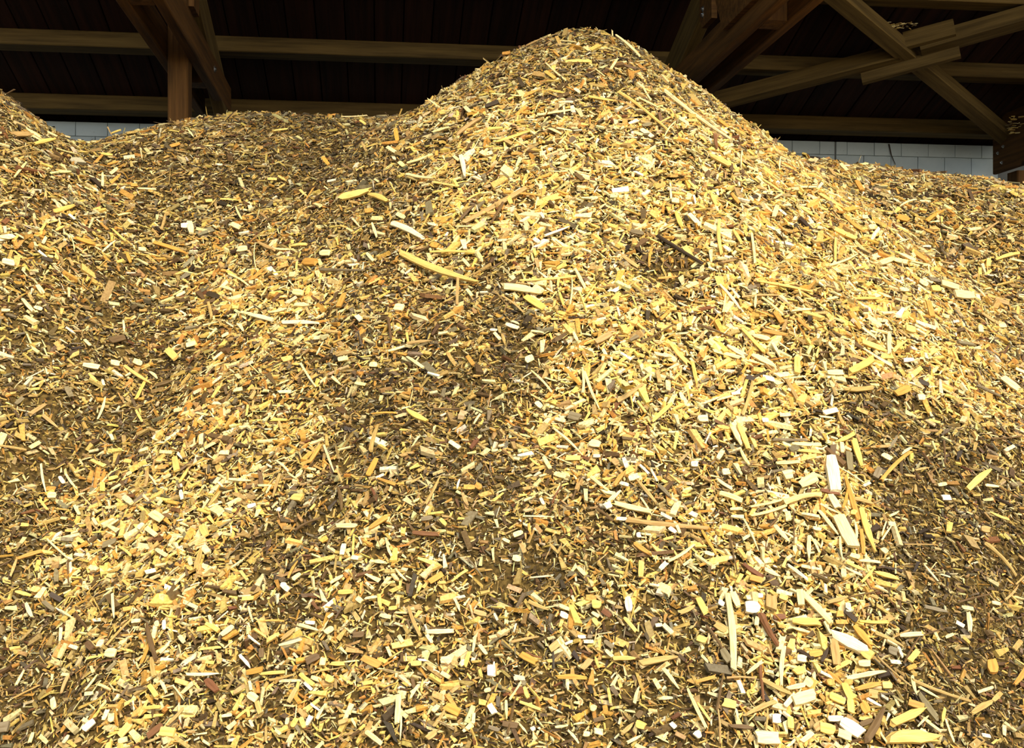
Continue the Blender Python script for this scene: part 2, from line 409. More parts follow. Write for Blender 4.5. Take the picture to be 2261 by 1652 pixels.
# zones of fresh (1) and weathered, dirty, fine (0) material, and a darkened hollow; second value warm (+) or grey (-)
ZONES = [(650,330,170,.12,-.2),(300,350,150,.3,0),(150,400,120,.35,0),(750,470,110,.3,0),(60,270,60,.45,0),
(1300,150,150,.5,0),(1250,330,180,.85,.3),(1230,500,110,1,.2),(1000,450,120,.85,.6),(1500,330,150,.9,.2),(1650,500,200,.95,.4),(1900,550,200,.95,.4),(2150,480,130,.55,.2),(2100,420,100,.4,.2),
(1470,585,70,.08,.2),(1500,650,50,.3,.3),  # hollow and the spot below it: darker chip colours
(560,520,120,.55,.6),(150,540,140,.7,.3),(600,700,130,.85,.8),(250,680,90,.25,.2),(100,720,110,.4,0),(150,870,150,.25,-.1),(330,880,60,.25,0),(450,880,110,.7,.7),(620,850,120,.65,.6),
(830,620,100,.5,.5),(900,760,120,.45,.6),(1110,700,70,.12,-.6),(1170,780,60,.15,-.3),(1000,850,120,.3,.3),(790,890,90,.25,-.2),(950,930,120,.35,0),
(1300,650,120,.9,.2),(1600,720,180,1,.5),(1400,850,150,.95,.3),(1950,720,180,.9,.5),(2150,720,120,.65,.4),(1650,900,150,.95,.3),
(2050,950,110,.12,0),(2100,1100,130,.2,0),(1960,930,60,.2,0),(2120,1200,120,.22,0),(2200,1000,80,.3,0),
(1800,1050,130,1,.2),(1550,1080,150,.8,.1),(1480,1030,70,.35,0),(1660,1090,40,.3,-.3),(1850,1200,100,1,.2),
(150,1000,120,.3,.4),(350,1050,120,.65,.4),(560,1050,120,.75,.4),(760,1040,70,.2,-.4),(700,1130,70,.15,-.4),(880,1000,80,.25,-.2),(850,1130,90,.6,.2),(1080,1100,100,.25,-.4),(1000,1120,80,.4,-.1),(1150,1170,70,.75,-.2),(1250,1050,110,.6,.2),
(80,1250,110,.35,0),(300,1170,150,.75,.2),(450,1250,120,.8,.4),(620,1230,70,.3,0),(900,1220,90,.7,0),(1100,1290,80,.1,-.7),(1150,1350,80,.2,-.7),(1300,1200,90,.45,0),
(80,1400,130,.25,-.1),(60,1560,100,.3,-.4),(380,1380,120,.8,.2),(550,1480,70,.25,-.2),(650,1460,100,.75,.6),(800,1470,110,.85,.5),(600,1600,110,.35,.6),(800,1600,100,.35,.5),(950,1500,110,.7,.5),(1000,1400,120,.75,0),(1200,1450,110,.6,.2),(1300,1540,120,.55,.3),(1150,1580,100,.45,.2),
(1450,1350,110,.65,-.1),(1430,1500,90,.3,.1),(1500,1560,100,.4,0),(1600,1480,90,.6,0),(1700,1400,110,.9,.1),(1850,1350,80,.9,.2),(1800,1550,140,1,.2),(1950,1550,80,.9,.4),(2060,1330,110,.25,0),(2130,1450,110,.15,0),(2200,1580,90,.35,0),(2200,1300,80,.3,0),(2080,1590,80,.5,0),(1950,1330,60,.45,0)]
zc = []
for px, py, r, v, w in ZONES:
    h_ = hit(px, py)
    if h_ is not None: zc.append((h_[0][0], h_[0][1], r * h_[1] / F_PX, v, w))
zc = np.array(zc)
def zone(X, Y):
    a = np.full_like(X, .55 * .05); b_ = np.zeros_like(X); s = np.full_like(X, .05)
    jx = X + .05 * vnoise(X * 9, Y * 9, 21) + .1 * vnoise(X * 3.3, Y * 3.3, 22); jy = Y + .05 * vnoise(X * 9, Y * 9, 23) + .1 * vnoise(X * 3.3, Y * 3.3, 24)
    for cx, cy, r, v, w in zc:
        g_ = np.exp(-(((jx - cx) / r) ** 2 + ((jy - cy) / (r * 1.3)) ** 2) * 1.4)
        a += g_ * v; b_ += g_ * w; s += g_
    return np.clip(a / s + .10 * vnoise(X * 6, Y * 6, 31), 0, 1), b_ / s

def pile_mesh():
    xs = np.arange(-5.2, 6.4, 0.035); ys = np.arange(1.2, 8.98, 0.035)
    X, Y = np.meshgrid(xs, ys, indexing='ij')
    Z = height(X, Y) - .006
    n, m_ = X.shape
    idx = np.arange(n * m_).reshape(n, m_)
    q = np.stack([idx[:-1, :-1], idx[1:, :-1], idx[1:, 1:], idx[:-1, 1:]], -1).reshape(-1, 4)
    me = bpy.data.meshes.new('wood_chip_pile')
    me.vertices.add(n * m_); me.vertices.foreach_set('co', np.stack([X, Y, Z], -1).astype(np.float32).ravel())
    me.loops.add(q.size); me.loops.foreach_set('vertex_index', q.astype(np.int32).ravel())
    me.polygons.add(len(q)); me.polygons.foreach_set('loop_start', np.arange(0, q.size, 4, dtype=np.int32))
    me.update(calc_edges=True); me.validate()
    return me
pile = link('wood_chip_pile', pile_mesh(), M_dust)
tag(pile, 'huge heap of yellow wood chips with a pointed mound, filling the shed bay', 'wood chips', kind='stuff')

# ------------------------------------------------------------------ the pile: loose chips (uncountable)
PAL = {'W': (244, 230, 184), 'C': (240, 220, 152), 'Y': (230, 194, 102), 'O': (206, 152, 68), 'T': (186, 154, 90), 'B': (108, 84, 50), 'R': (124, 82, 48), 'G': (130, 116, 84), 'K': (70, 57, 38)}
PKEY = 'WCYOTBRGK'
PLIN = np.array([lin(PAL[k]) for k in PKEY])
P_FRESH = np.array([.05, .30, .31, .11, .14, .05, .008, .02, .012])
P_DARK = np.array([.01, .10, .12, .07, .25, .22, .025, .14, .065])
def pick_colours(n, zn, warm, dirt_dark=0.0):
    p = P_FRESH[None] * zn[:, None] + P_DARK[None] * (1 - zn[:, None])
    p[:, 3] *= 1 + np.clip(warm, 0, 1) * 1.6; p[:, 2] *= 1 + np.clip(warm, 0, 1) * .4; p[:, 5] *= 1 + np.clip(warm, 0, 1) * .5
    p[:, 7] *= 1 + np.clip(-warm, 0, 1) * 1.5
    p /= p.sum(1, keepdims=True)
    k = (p.cumsum(1) < rng.random(n)[:, None]).sum(1).clip(0, 8)
    c = PLIN[k] * rng.uniform(.72, 1.12, (n, 1)) * (1 - dirt_dark * (1 - zn[:, None]))
    c = c * (1 + rng.normal(0, .05, (n, 3)))
    return np.clip(c, .01, .95)

def scatter(n, size_mu, size_sd, wmin, wmax, lift, tilt, form, zpow, dirt_dark=0.0, tone=1.0, scale_far=.45):
    """n chips strewn on the pile; zpow > 0 favours fresh zones, < 0 favours dirty ones"""
    X = np.empty(0); Y = np.empty(0); ZN = np.empty(0); WM = np.empty(0)
    while len(X) < n:
        k = n * 2
        y = rng.uniform(1.55, 6.9, k)
        half = .50 * y + .75
        x = y * .119 + rng.uniform(-1, 1, k) * 4.3
        keep = (np.abs(x - y * .119) < half) & (rng.random(k) < np.minimum(1, (3.0 / y) ** (2 * scale_far + .35))) & (rng.random(k) < np.where(y > 6.0, .35, 1)) & (rng.random(k) < np.where(y < 2.1, .5, 1))
        x, y = x[keep], y[keep]
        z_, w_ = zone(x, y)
        pr = (.12 + .88 * z_) ** zpow if zpow >= 0 else (.12 + .88 * (1 - z_)) ** (-zpow)
        kk = rng.random(len(x)) < pr
        X = np.append(X, x[kk]); Y = np.append(Y, y[kk]); ZN = np.append(ZN, z_[kk]); WM = np.append(WM, w_[kk])
    X, Y, ZN, WM = X[:n], Y[:n], ZN[:n], WM[:n]
    nv = normals(X, Y)
    far = (np.maximum(Y, 2.0) / 3.0) ** scale_far
    Lh = np.exp(rng.normal(math.log(size_mu), size_sd, n)) * far * (.78 + .32 * ZN) / 2
    Wh = Lh * rng.uniform(wmin, wmax, n)
    Th = np.minimum(Wh * rng.uniform(.3, .8, n), .006 * far)
    Z = height(X, Y) + rng.uniform(lift[0], lift[1], n)
    # frame: axis roughly in the surface, tipped at random
    nv = nv + rng.normal(0, tilt, (n, 3)); nv /= np.linalg.norm(nv, axis=1, keepdims=True)
    a = rng.normal(0, 1, (n, 3)); a -= nv * (a * nv).sum(1, keepdims=True); a /= np.linalg.norm(a, axis=1, keepdims=True)
    b_ = np.cross(nv, a)
    O = np.stack([X, Y, Z], -1)
    col = pick_colours(n, ZN, WM, dirt_dark) * tone * (.90 + .21 * ZN[:, None])
    if form == 'ridge':      # sliver: two sloping faces and pointed ends
        loc = np.array([(-1, -1, -1), (1, -1, -1), (1, 1, -1), (-1, 1, -1), (-.75, 0, 1), (.75, 0, 1)], float)
        faces = [(0, 1, 5, 4), (2, 3, 4, 5)]; tris = [(1, 2, 5), (3, 0, 4)]
    else:                    # flat chip
        loc = np.array([(-1, -1, -1), (1, -1, -1), (1, 1, -1), (-1, 1, -1), (-1, -1, 1), (1, -1, 1), (1, 1, 1), (-1, 1, 1)], float)
        faces = [(4, 5, 6, 7), (0, 1, 5, 4), (1, 2, 6, 5), (2, 3, 7, 6), (3, 0, 4, 7)]; tris = []
    V = len(loc)
    P = np.repeat(loc[None], n, 0)
    # taper and skew so that no two chips match
    tp = rng.uniform(.35, 1.0, (n, 1)); side = rng.random((n, 1)) < .5
    P[:, :, 1] *= np.where((P[:, :, 0] > 0) == side, tp, 1.0)
    P[:, :, 0] += P[:, :, 1] * rng.normal(0, .22, (n, 1)) * np.minimum(1, (Wh / Lh)[:, None] * 1.6)
    jit = rng.normal(0, .10, (n, 4, 3)); jit = np.concatenate([jit, jit], 1)[:, :V] if V == 8 else rng.normal(0, .1, (n, V, 3))
    P += jit * np.array([.6, 1, .6])
    W = O[:, None] + a[:, None] * (P[:, :, 0:1] * Lh[:, None, None]) + b_[:, None] * (P[:, :, 1:2] * Wh[:, None, None]) + nv[:, None] * (P[:, :, 2:3] * Th[:, None, None])
    # curl along the length
    W += nv[:, None] * ((P[:, :, 0:1] ** 2) * (rng.normal(0, .06, n) * Lh)[:, None, None])
    return W, col, faces, tris

def chips_object(name, batches, label, parent):
    vs_, cs, loops, starts = [], [], [], []
    base = 0; lp = 0
    for W, col, faces, tris in batches:
        n, V, _ = W.shape
        vs_.append(W.reshape(-1, 3)); cs.append(np.repeat(col, V, 0))
        off = (base + np.arange(n) * V)[:, None]
        for f in faces:
            loops.append((off + np.array(f)[None]).ravel()); starts.append(lp + np.arange(n) * 4); lp += 4 * n
        for f in tris:
            loops.append((off + np.array(f)[None]).ravel()); starts.append(lp + np.arange(n) * 3); lp += 3 * n
        base += n * V
    v = np.concatenate(vs_).astype(np.float32); c = np.concatenate(cs).astype(np.float32)
    li = np.concatenate(loops).astype(np.int32); st = np.concatenate(starts).astype(np.int32)
    me = bpy.data.meshes.new(name)
    me.vertices.add(len(v)); me.vertices.foreach_set('co', v.ravel())
    me.loops.add(len(li)); me.loops.foreach_set('vertex_index', li)
    me.polygons.add(len(st)); me.polygons.foreach_set('loop_start', st)
    me.polygons.foreach_set('use_smooth', np.zeros(len(st), dtype=bool))
    at = me.attributes.new('wood_colour', 'FLOAT_COLOR', 'POINT')
    at.data.foreach_set('color', np.concatenate([c, np.ones((len(c), 1), np.float32)], 1).ravel())
    me.update(calc_edges=True)
    o = link(name, me, M_loose, parent)
    tag(o, label, kind='stuff')
    return o

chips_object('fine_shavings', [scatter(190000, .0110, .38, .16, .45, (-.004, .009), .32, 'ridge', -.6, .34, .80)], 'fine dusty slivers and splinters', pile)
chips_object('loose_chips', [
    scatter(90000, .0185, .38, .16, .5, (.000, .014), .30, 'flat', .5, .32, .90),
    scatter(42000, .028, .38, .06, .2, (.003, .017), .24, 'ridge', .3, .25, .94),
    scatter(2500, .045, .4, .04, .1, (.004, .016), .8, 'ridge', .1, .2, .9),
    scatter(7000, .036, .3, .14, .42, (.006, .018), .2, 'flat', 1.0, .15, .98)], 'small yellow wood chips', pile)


# ------------------------------------------------------------------ single chips, splinters, sticks, bark and twigs seen in the photograph
DATA = [
(3.2, 290.3, 15.9, 315.7, 7.4, 'R', 'bark_piece', 'long', 'falling reddish-brown bark piece just left of the tan flake', 'bark', 'bark pieces on the chip pile'),
(22.3, 304.0, 63.6, 304.0, 12.7, 'T', 'wood_splinter', 'long', 'broad tan flake at the left edge mound', 'splinter', 'long splinters on the chip pile'),
(57.2, 291.3, 86.9, 309.3, 8.5, 'C', '', 'long', '', '', ''),
(97.5, 295.6, 121.8, 307.2, 6.4, 'C', '', 'long', '', '', ''),
(72.0, 324.2, 114.4, 313.6, 9.5, 'Y', 'wood_splinter', 'long', 'rising yellow splinter just right of the tan flake', 'splinter', 'long splinters on the chip pile'),
(12.7, 343.2, 61.5, 326.3, 3.8, 'T', 'wood_stick', 'rod', 'rising tan stick just below the tan flake', 'stick', 'loose sticks on the chip pile'),
(17.0, 353.8, 84.8, 341.1, 4.2, 'T', 'wood_stick', 'rod', 'level tan stick just below the tan flake', 'stick', 'loose sticks on the chip pile'),
(103.8, 332.6, 146.2, 321.0, 4.2, 'T', 'wood_stick', 'rod', 'rising tan stick right of the tan flake', 'stick', 'loose sticks on the chip pile'),
(118.7, 332.6, 165.3, 345.4, 3.4, 'C', '', 'long', '', '', ''),
(28.6, 399.4, 55.1, 366.6, 5.9, 'C', '', 'long', '', '', ''),
(122.9, 385.6, 148.3, 385.6, 7.4, 'C', '', 'long', '', '', ''),
(55.1, 449.2, 54.0, 487.3, 4.7, 'G', 'wood_stick', 'rod', 'upright grey stick above the white lump', 'stick', 'loose sticks on the chip pile'),
(116.6, 474.6, 157.9, 461.9, 10.6, 'Y', 'wood_splinter', 'long', 'rising yellow splinter above and right of the white lump', 'splinter', 'long splinters on the chip pile'),
(151.5, 481.0, 164.2, 491.6, 5.9, 'W', '', 'flat', '', '', ''),
(133.5, 449.2, 146.2, 458.7, 7.4, 'C', '', 'flat', '', '', ''),
(200.3, 377.1, 224.6, 349.6, 6.4, 'O', '', 'long', '', '', ''),
(226.7, 345.4, 252.2, 348.5, 7.4, 'Y', '', 'long', '', '', ''),
(242.6, 411.1, 264.9, 390.9, 6.8, 'O', '', 'long', '', '', ''),
(224.6, 387.7, 224.6, 418.5, 5.9, 'C', '', 'long', '', '', ''),
(198.1, 394.1, 226.7, 407.9, 3.8, 'C', '', 'long', '', '', ''),
(241.6, 389.9, 257.5, 377.1, 7.4, 'C', '', 'flat', '', '', ''),
(237.3, 369.7, 260.6, 363.4, 5.9, 'O', '', 'long', '', '', ''),
(250.1, 299.8, 271.2, 292.4, 4.7, 'Y', '', 'long', '', '', ''),
(238.4, 283.9, 246.9, 300.9, 3.0, 'T', 'twig', 'rod', 'falling tan twig right of the tan flake', 'twig', 'loose twigs on the chip pile'),
(286.1, 415.3, 300.9, 415.3, 7.4, 'O', 'bark_piece', 'flat', 'level orange bark piece above and left of the cream square', 'bark', 'bark pieces on the chip pile'),
(304.1, 421.6, 345.4, 423.8, 4.7, 'C', '', 'long', '', '', ''),
(310.4, 416.3, 370.8, 385.6, 3.4, 'T', 'twig', 'rod', 'rising tan twig above and left of the cream square', 'twig', 'loose twigs on the chip pile'),
(376.1, 379.3, 373.0, 415.3, 2.1, 'T', 'twig', 'rod', 'upright tan twig above the cream square', 'twig', 'loose twigs on the chip pile'),
(373.0, 330.5, 394.2, 324.2, 8.1, 'O', '', 'flat', '', '', ''),
(416.4, 292.4, 428.1, 307.2, 3.8, 'C', 'wood_splinter', 'long', 'falling cream splinter below and left of the ridge twig', 'splinter', 'long splinters on the chip pile'),
(401.6, 505.4, 416.4, 505.4, 12.7, 'W', 'wood_chip', 'flat', 'bright cream square chip on the left slope', 'wood chip', 'large chips on the chip pile'),
(419.6, 500.1, 423.8, 525.5, 12.7, 'C', 'wood_chip', 'flat', 'upright cream chip just below and right of the cream square', 'wood chip', 'large chips on the chip pile'),
(356.0, 514.9, 364.5, 481.0, 6.4, 'T', '', 'long', '', '', ''),
(345.4, 542.4, 415.3, 565.7, 8.5, 'O', 'wood_splinter', 'long', 'orange stick slanting down right on the left slope', 'splinter', 'long splinters on the chip pile'),
(161.1, 529.7, 203.4, 543.5, 8.5, 'O', 'wood_splinter', 'long', 'falling orange splinter right of the white lump', 'splinter', 'long splinters on the chip pile'),
(108.1, 546.7, 133.5, 530.8, 4.7, 'T', '', 'long', '', '', ''),
(83.7, 559.4, 101.7, 573.2, 5.5, 'W', '', 'long', '', '', ''),
(89.0, 574.2, 112.3, 580.6, 8.5, 'K', 'bark_piece', 'flat', 'falling blackish bark piece right of the white lump', 'bark', 'bark pieces on the chip pile'),
(1.1, 582.7, 27.5, 589.1, 14.8, 'W', 'wood_chip', 'flat', 'big white lump of wood at the left edge', 'wood chip', 'large chips on the chip pile'),
(0.0, 527.6, 27.5, 531.8, 8.5, 'C', '', 'long', '', '', ''),
(155.8, 531.8, 162.1, 563.6, 2.5, 'C', '', 'long', '', '', ''),
(278.7, 567.9, 287.1, 589.1, 7.6, 'O', '', 'flat', '', '', ''),
(298.8, 555.1, 315.7, 557.3, 9.5, 'C', '', 'flat', '', '', ''),
(4.2, 502.2, 14.8, 493.7, 10.6, 'R', 'bark_piece', 'flat', 'blocky reddish-brown bark piece above the white lump', 'bark', 'bark pieces on the chip pile'),
(90.1, 545.6, 97.5, 531.8, 6.8, 'C', '', 'flat', '', '', ''),
(120.8, 514.9, 137.7, 506.4, 5.9, 'Y', '', 'long', '', '', ''),
(256.4, 483.1, 284.0, 477.8, 4.7, 'C', '', 'long', '', '', ''),
(247.9, 512.8, 277.6, 540.3, 5.3, 'Y', '', 'long', '', '', ''),
(495.4, 277.5, 519.8, 251.1, 3.0, 'K', 'twig', 'rod', 'dark twig sticking up from the left ridge', 'twig', 'loose twigs on the chip pile'),
(757.1, 441.8, 820.7, 425.9, 15.9, 'Y', 'wood_splinter', 'long', 'pale brick-like slab slanting up right, at the edge of the darker chips', 'splinter', 'long splinters on the chip pile'),
(799.5, 315.7, 816.5, 349.6, 5.9, 'T', '', 'long', '', '', ''),
(849.3, 323.1, 882.2, 319.9, 8.5, 'O', '', 'long', '', '', ''),
(875.8, 292.4, 880.1, 319.9, 9.5, 'O', '', 'flat', '', '', ''),
(858.9, 331.6, 877.9, 343.2, 8.5, 'C', '', 'flat', '', '', ''),
(884.3, 364.4, 894.9, 374.0, 9.5, 'C', '', 'flat', '', '', ''),
(858.9, 341.1, 848.3, 394.1, 1.5, 'T', '', 'long', '', '', ''),
(600.3, 295.6, 632.1, 291.3, 5.3, 'Y', '', 'long', '', '', ''),
(714.8, 353.8, 728.5, 370.8, 8.5, 'O', '', 'flat', '', '', ''),
(728.5, 405.8, 746.6, 402.6, 5.9, 'W', '', 'flat', '', '', ''),
(479.5, 368.7, 493.3, 369.7, 5.3, 'W', '', 'flat', '', '', ''),
(591.9, 400.5, 613.1, 401.5, 6.8, 'Y', '', 'flat', '', '', ''),
(617.3, 396.2, 636.4, 407.9, 5.3, 'Y', '', 'long', '', '', ''),
(661.8, 422.7, 678.7, 438.6, 5.3, 'Y', '', 'long', '', '', ''),
(714.8, 415.3, 732.8, 431.2, 3.0, 'C', '', 'long', '', '', ''),
(755.0, 263.8, 812.2, 260.6, 3.4, 'C', '', 'long', '', '', ''),
(725.4, 263.8, 748.7, 259.5, 7.4, 'O', '', 'long', '', '', ''),
(795.3, 271.2, 808.0, 280.7, 5.9, 'Y', '', 'flat', '', '', ''),
(521.9, 464.0, 535.7, 493.7, 4.7, 'C', '', 'long', '', '', ''),
(515.6, 502.2, 533.6, 510.6, 11.7, 'C', '', 'flat', '', '', ''),
(812.2, 472.5, 829.2, 470.4, 11.7, 'O', '', 'flat', '', '', ''),
(827.1, 489.5, 850.4, 490.5, 10.6, 'C', '', 'flat', '', '', ''),
(881.1, 479.9, 899.1, 489.5, 10.6, 'C', '', 'flat', '', '', ''),
(823.9, 499.0, 834.5, 529.7, 6.4, 'C', '', 'long', '', '', ''),
(783.6, 491.6, 799.5, 509.6, 4.7, 'C', '', 'long', '', '', ''),
(872.6, 502.2, 937.3, 534.0, 13.8, 'W', 'wood_splinter', 'long', 'thick pale slab slanting down right, left of the mound slope', 'splinter', 'long splinters on the chip pile'),
(704.2, 489.5, 733.8, 521.2, 4.2, 'B', 'wood_stick', 'rod', 'falling brown stick below and left of the pale brick-like slab', 'stick', 'loose sticks on the chip pile'),
(577.0, 543.5, 610.9, 559.4, 8.5, 'T', 'wood_splinter', 'long', 'falling tan splinter above the glossy white stick', 'splinter', 'long splinters on the chip pile'),
(609.9, 555.1, 644.8, 557.3, 5.1, 'C', '', 'long', '', '', ''),
(530.4, 557.3, 551.6, 555.1, 14.8, 'C', 'wood_chip', 'flat', 'level cream chip right of the cream square', 'wood chip', 'large chips on the chip pile'),
(649.1, 548.8, 683.0, 545.6, 7.4, 'Y', '', 'long', '', '', ''),
(814.4, 567.9, 829.2, 584.8, 7.4, 'C', '', 'flat', '', '', ''),
(714.8, 565.7, 733.8, 565.7, 14.8, 'C', 'wood_chip', 'flat', 'blocky cream chip just above and left of the grey level stick', 'wood chip', 'large chips on the chip pile'),
(680.9, 586.9, 706.3, 589.1, 19.1, 'O', 'wood_chip', 'flat', 'blocky orange chip just left of the grey level stick', 'wood chip', 'large chips on the chip pile'),
(566.4, 544.6, 567.5, 599.7, 2.5, 'C', '', 'long', '', '', ''),
(452.0, 449.2, 467.9, 448.1, 7.4, 'Y', '', 'flat', '', '', ''),
(822.8, 438.6, 861.0, 453.4, 12.7, 'Y', 'wood_splinter', 'long', 'falling yellow splinter just right of the pale brick-like slab', 'splinter', 'long splinters on the chip pile'),
(490.1, 445.0, 528.3, 448.1, 4.7, 'Y', '', 'long', '', '', ''),
(1018.4, 353.8, 1026.9, 400.5, 10.6, 'W', 'wood_splinter', 'long', 'bright white upright splinter on the left flank of the mound', 'splinter', 'long splinters on the chip pile'),
(1005.7, 353.8, 1016.3, 362.3, 7.4, 'C', '', 'flat', '', '', ''),
(1022.7, 499.0, 1158.3, 423.8, 11.7, 'T', 'wood_splinter', 'long', 'long grained tan stick slanting up right below the mound', 'splinter', 'long splinters on the chip pile'),
(1016.3, 491.6, 1048.1, 458.7, 6.4, 'B', '', 'long', '', '', ''),
(983.5, 461.9, 1016.3, 430.1, 6.4, 'T', '', 'long', '', '', ''),
(1082.0, 502.2, 1109.6, 455.6, 6.4, 'B', 'wood_splinter', 'long', 'rising brown splinter just below the long grained stick', 'splinter', 'long splinters on the chip pile'),
(1029.0, 449.2, 1067.2, 430.1, 4.7, 'Y', '', 'long', '', '', ''),
(904.0, 365.5, 959.1, 346.4, 6.8, 'C', 'wood_splinter', 'long', 'rising cream splinter left of the white upright splinter', 'splinter', 'long splinters on the chip pile'),
(1096.8, 319.9, 1173.1, 294.5, 7.4, 'Y', 'wood_splinter', 'long', 'rising yellow splinter above and right of the white upright splinter', 'splinter', 'long splinters on the chip pile'),
(1132.9, 310.4, 1167.8, 332.6, 2.5, 'C', '', 'long', '', '', ''),
(1007.8, 307.2, 1060.8, 269.1, 9.5, 'T', 'wood_splinter', 'long', 'rising tan splinter above the white upright splinter', 'splinter', 'long splinters on the chip pile'),
(959.1, 297.7, 993.0, 287.1, 6.8, 'C', '', 'long', '', '', ''),
(904.0, 315.7, 1012.1, 277.5, 3.4, 'K', 'twig', 'rod', 'rising blackish twig above and left of the white upright splinter', 'twig', 'loose twigs on the chip pile'),
(1213.4, 290.3, 1240.9, 303.0, 6.4, 'C', '', 'long', '', '', ''),
(1215.5, 383.5, 1253.7, 383.5, 3.0, 'C', '', 'long', '', '', ''),
(1234.6, 375.0, 1306.6, 390.9, 3.0, 'C', '', 'long', '', '', ''),
(1196.4, 332.6, 1193.3, 353.8, 4.2, 'C', '', 'long', '', '', ''),
(1234.6, 360.2, 1249.4, 351.7, 9.5, 'C', '', 'flat', '', '', ''),
(904.0, 392.0, 959.1, 401.5, 6.8, 'C', 'wood_splinter', 'long', 'level cream splinter left of the white upright splinter', 'splinter', 'long splinters on the chip pile'),
(961.2, 407.9, 1016.3, 417.4, 5.3, 'Y', '', 'long', '', '', ''),
(1132.9, 432.2, 1198.6, 437.5, 4.7, 'O', 'wood_splinter', 'long', 'level orange splinter right of the long grained stick', 'splinter', 'long splinters on the chip pile'),
(1181.6, 468.3, 1186.9, 442.8, 3.0, 'C', '', 'long', '', '', ''),
(1123.3, 442.8, 1130.7, 459.8, 9.5, 'Y', '', 'flat', '', '', ''),
(1194.3, 476.7, 1201.7, 489.5, 6.4, 'W', '', 'flat', '', '', ''),
(1010.0, 505.4, 1050.2, 505.4, 3.8, 'C', '', 'long', '', '', ''),
(1199.6, 527.6, 1251.5, 508.5, 5.5, 'W', 'wood_splinter', 'long', 'rising white splinter below and right of the long grained stick', 'splinter', 'long splinters on the chip pile'),
(1215.5, 550.9, 1266.4, 555.1, 3.8, 'Y', '', 'long', '', '', ''),
(1181.6, 536.1, 1193.3, 544.6, 9.5, 'W', '', 'flat', '', '', ''),
(950.6, 561.5, 1050.2, 562.6, 5.5, 'Y', 'wood_splinter', 'long', 'level yellow splinter just above and right of the long yellow slab', 'splinter', 'long splinters on the chip pile'),
(1007.8, 561.5, 1041.7, 534.0, 3.4, 'C', '', 'long', '', '', ''),
(1057.6, 563.6, 1071.4, 589.1, 8.5, 'C', '', 'long', '', '', ''),
(1026.9, 580.6, 1041.7, 597.5, 7.4, 'C', '', 'flat', '', '', ''),
(887.0, 566.8, 1060.8, 633.6, 17.0, 'Y', 'wood_splinter', 'long', 'long yellow slab slanting down right across the middle of the slope', 'splinter', 'long splinters on the chip pile'),
(954.9, 546.7, 971.8, 550.9, 12.7, 'O', '', 'flat', '', '', ''),
(1103.2, 538.2, 1122.3, 536.1, 6.4, 'C', '', 'flat', '', '', ''),
(1041.7, 345.4, 1060.8, 309.3, 2.1, 'C', '', 'long', '', '', ''),
(1073.5, 347.5, 1086.2, 343.2, 9.5, 'C', '', 'flat', '', '', ''),
(1370.0, 212.9, 1473.6, 294.5, 8.9, 'Y', 'wood_stick', 'rod', 'long knobbly yellow stick on the face of the mound', 'stick', 'loose sticks on the chip pile'),
(1467.9, 209.7, 1610.3, 314.8, 10.6, 'C', 'wood_stick', 'rod', 'long pale bent stick down the right flank of the mound', 'stick', 'loose sticks on the chip pile'),
(1464.1, 309.3, 1489.5, 275.4, 3.8, 'C', 'wood_splinter', 'long', 'rising cream splinter just below and right of the long knobbly stick', 'splinter', 'long splinters on the chip pile'),
(1417.5, 294.5, 1442.9, 311.5, 10.6, 'W', 'wood_chip', 'flat', 'falling white chip just below the long knobbly stick', 'wood chip', 'large chips on the chip pile'),
(1400.5, 298.7, 1419.6, 305.1, 7.4, 'C', '', 'flat', '', '', ''),
(1370.8, 308.3, 1436.5, 313.6, 3.0, 'C', '', 'long', '', '', ''),
(1377.2, 303.0, 1404.7, 288.1, 3.0, 'K', 'twig', 'rod', 'rising blackish twig just below and left of the long knobbly stick', 'twig', 'loose twigs on the chip pile'),
(1415.3, 283.9, 1434.4, 279.7, 8.5, 'G', 'bark_piece', 'flat', 'level grey bark piece just below the long knobbly stick', 'bark', 'bark pieces on the chip pile'),
(1576.4, 305.1, 1580.6, 336.9, 7.4, 'R', 'bark_piece', 'long', 'upright reddish-brown bark piece just above the yellow paddle', 'bark', 'bark pieces on the chip pile'),
(1570.0, 351.7, 1614.5, 375.0, 12.7, 'Y', 'wood_splinter', 'long', 'yellow paddle-shaped slab on the right flank of the mound', 'splinter', 'long splinters on the chip pile'),
(1504.3, 322.0, 1559.4, 356.0, 3.8, 'B', 'wood_stick', 'rod', 'falling brown stick just left of the yellow paddle', 'stick', 'loose sticks on the chip pile'),
(1432.3, 381.4, 1442.9, 360.2, 5.9, 'C', '', 'long', '', '', ''),
(1635.7, 341.1, 1633.6, 383.5, 3.4, 'C', '', 'long', '', '', ''),
(1671.7, 396.2, 1731.1, 436.5, 4.7, 'Y', 'wood_splinter', 'long', 'falling yellow splinter above the upright cream sliver', 'splinter', 'long splinters on the chip pile'),
(1703.5, 447.1, 1720.5, 436.5, 5.1, 'C', '', 'long', '', '', ''),
(1720.5, 353.8, 1718.4, 381.4, 3.4, 'C', '', 'long', '', '', ''),
(1724.7, 333.7, 1719.4, 351.7, 2.1, 'T', 'twig', 'rod', 'upright tan twig right of the yellow paddle', 'twig', 'loose twigs on the chip pile'),
(1654.8, 288.1, 1688.7, 308.3, 2.1, 'T', 'twig', 'rod', 'falling tan twig above and right of the yellow paddle', 'twig', 'loose twigs on the chip pile'),
(1788.3, 360.2, 1798.9, 364.4, 10.6, 'C', '', 'flat', '', '', ''),
(1567.9, 434.4, 1580.6, 464.0, 8.5, 'Y', '', 'long', '', '', ''),
(1614.5, 434.4, 1631.5, 457.7, 8.5, 'O', '', 'long', '', '', ''),
(1478.9, 425.9, 1481.0, 449.2, 4.7, 'W', '', 'long', '', '', ''),
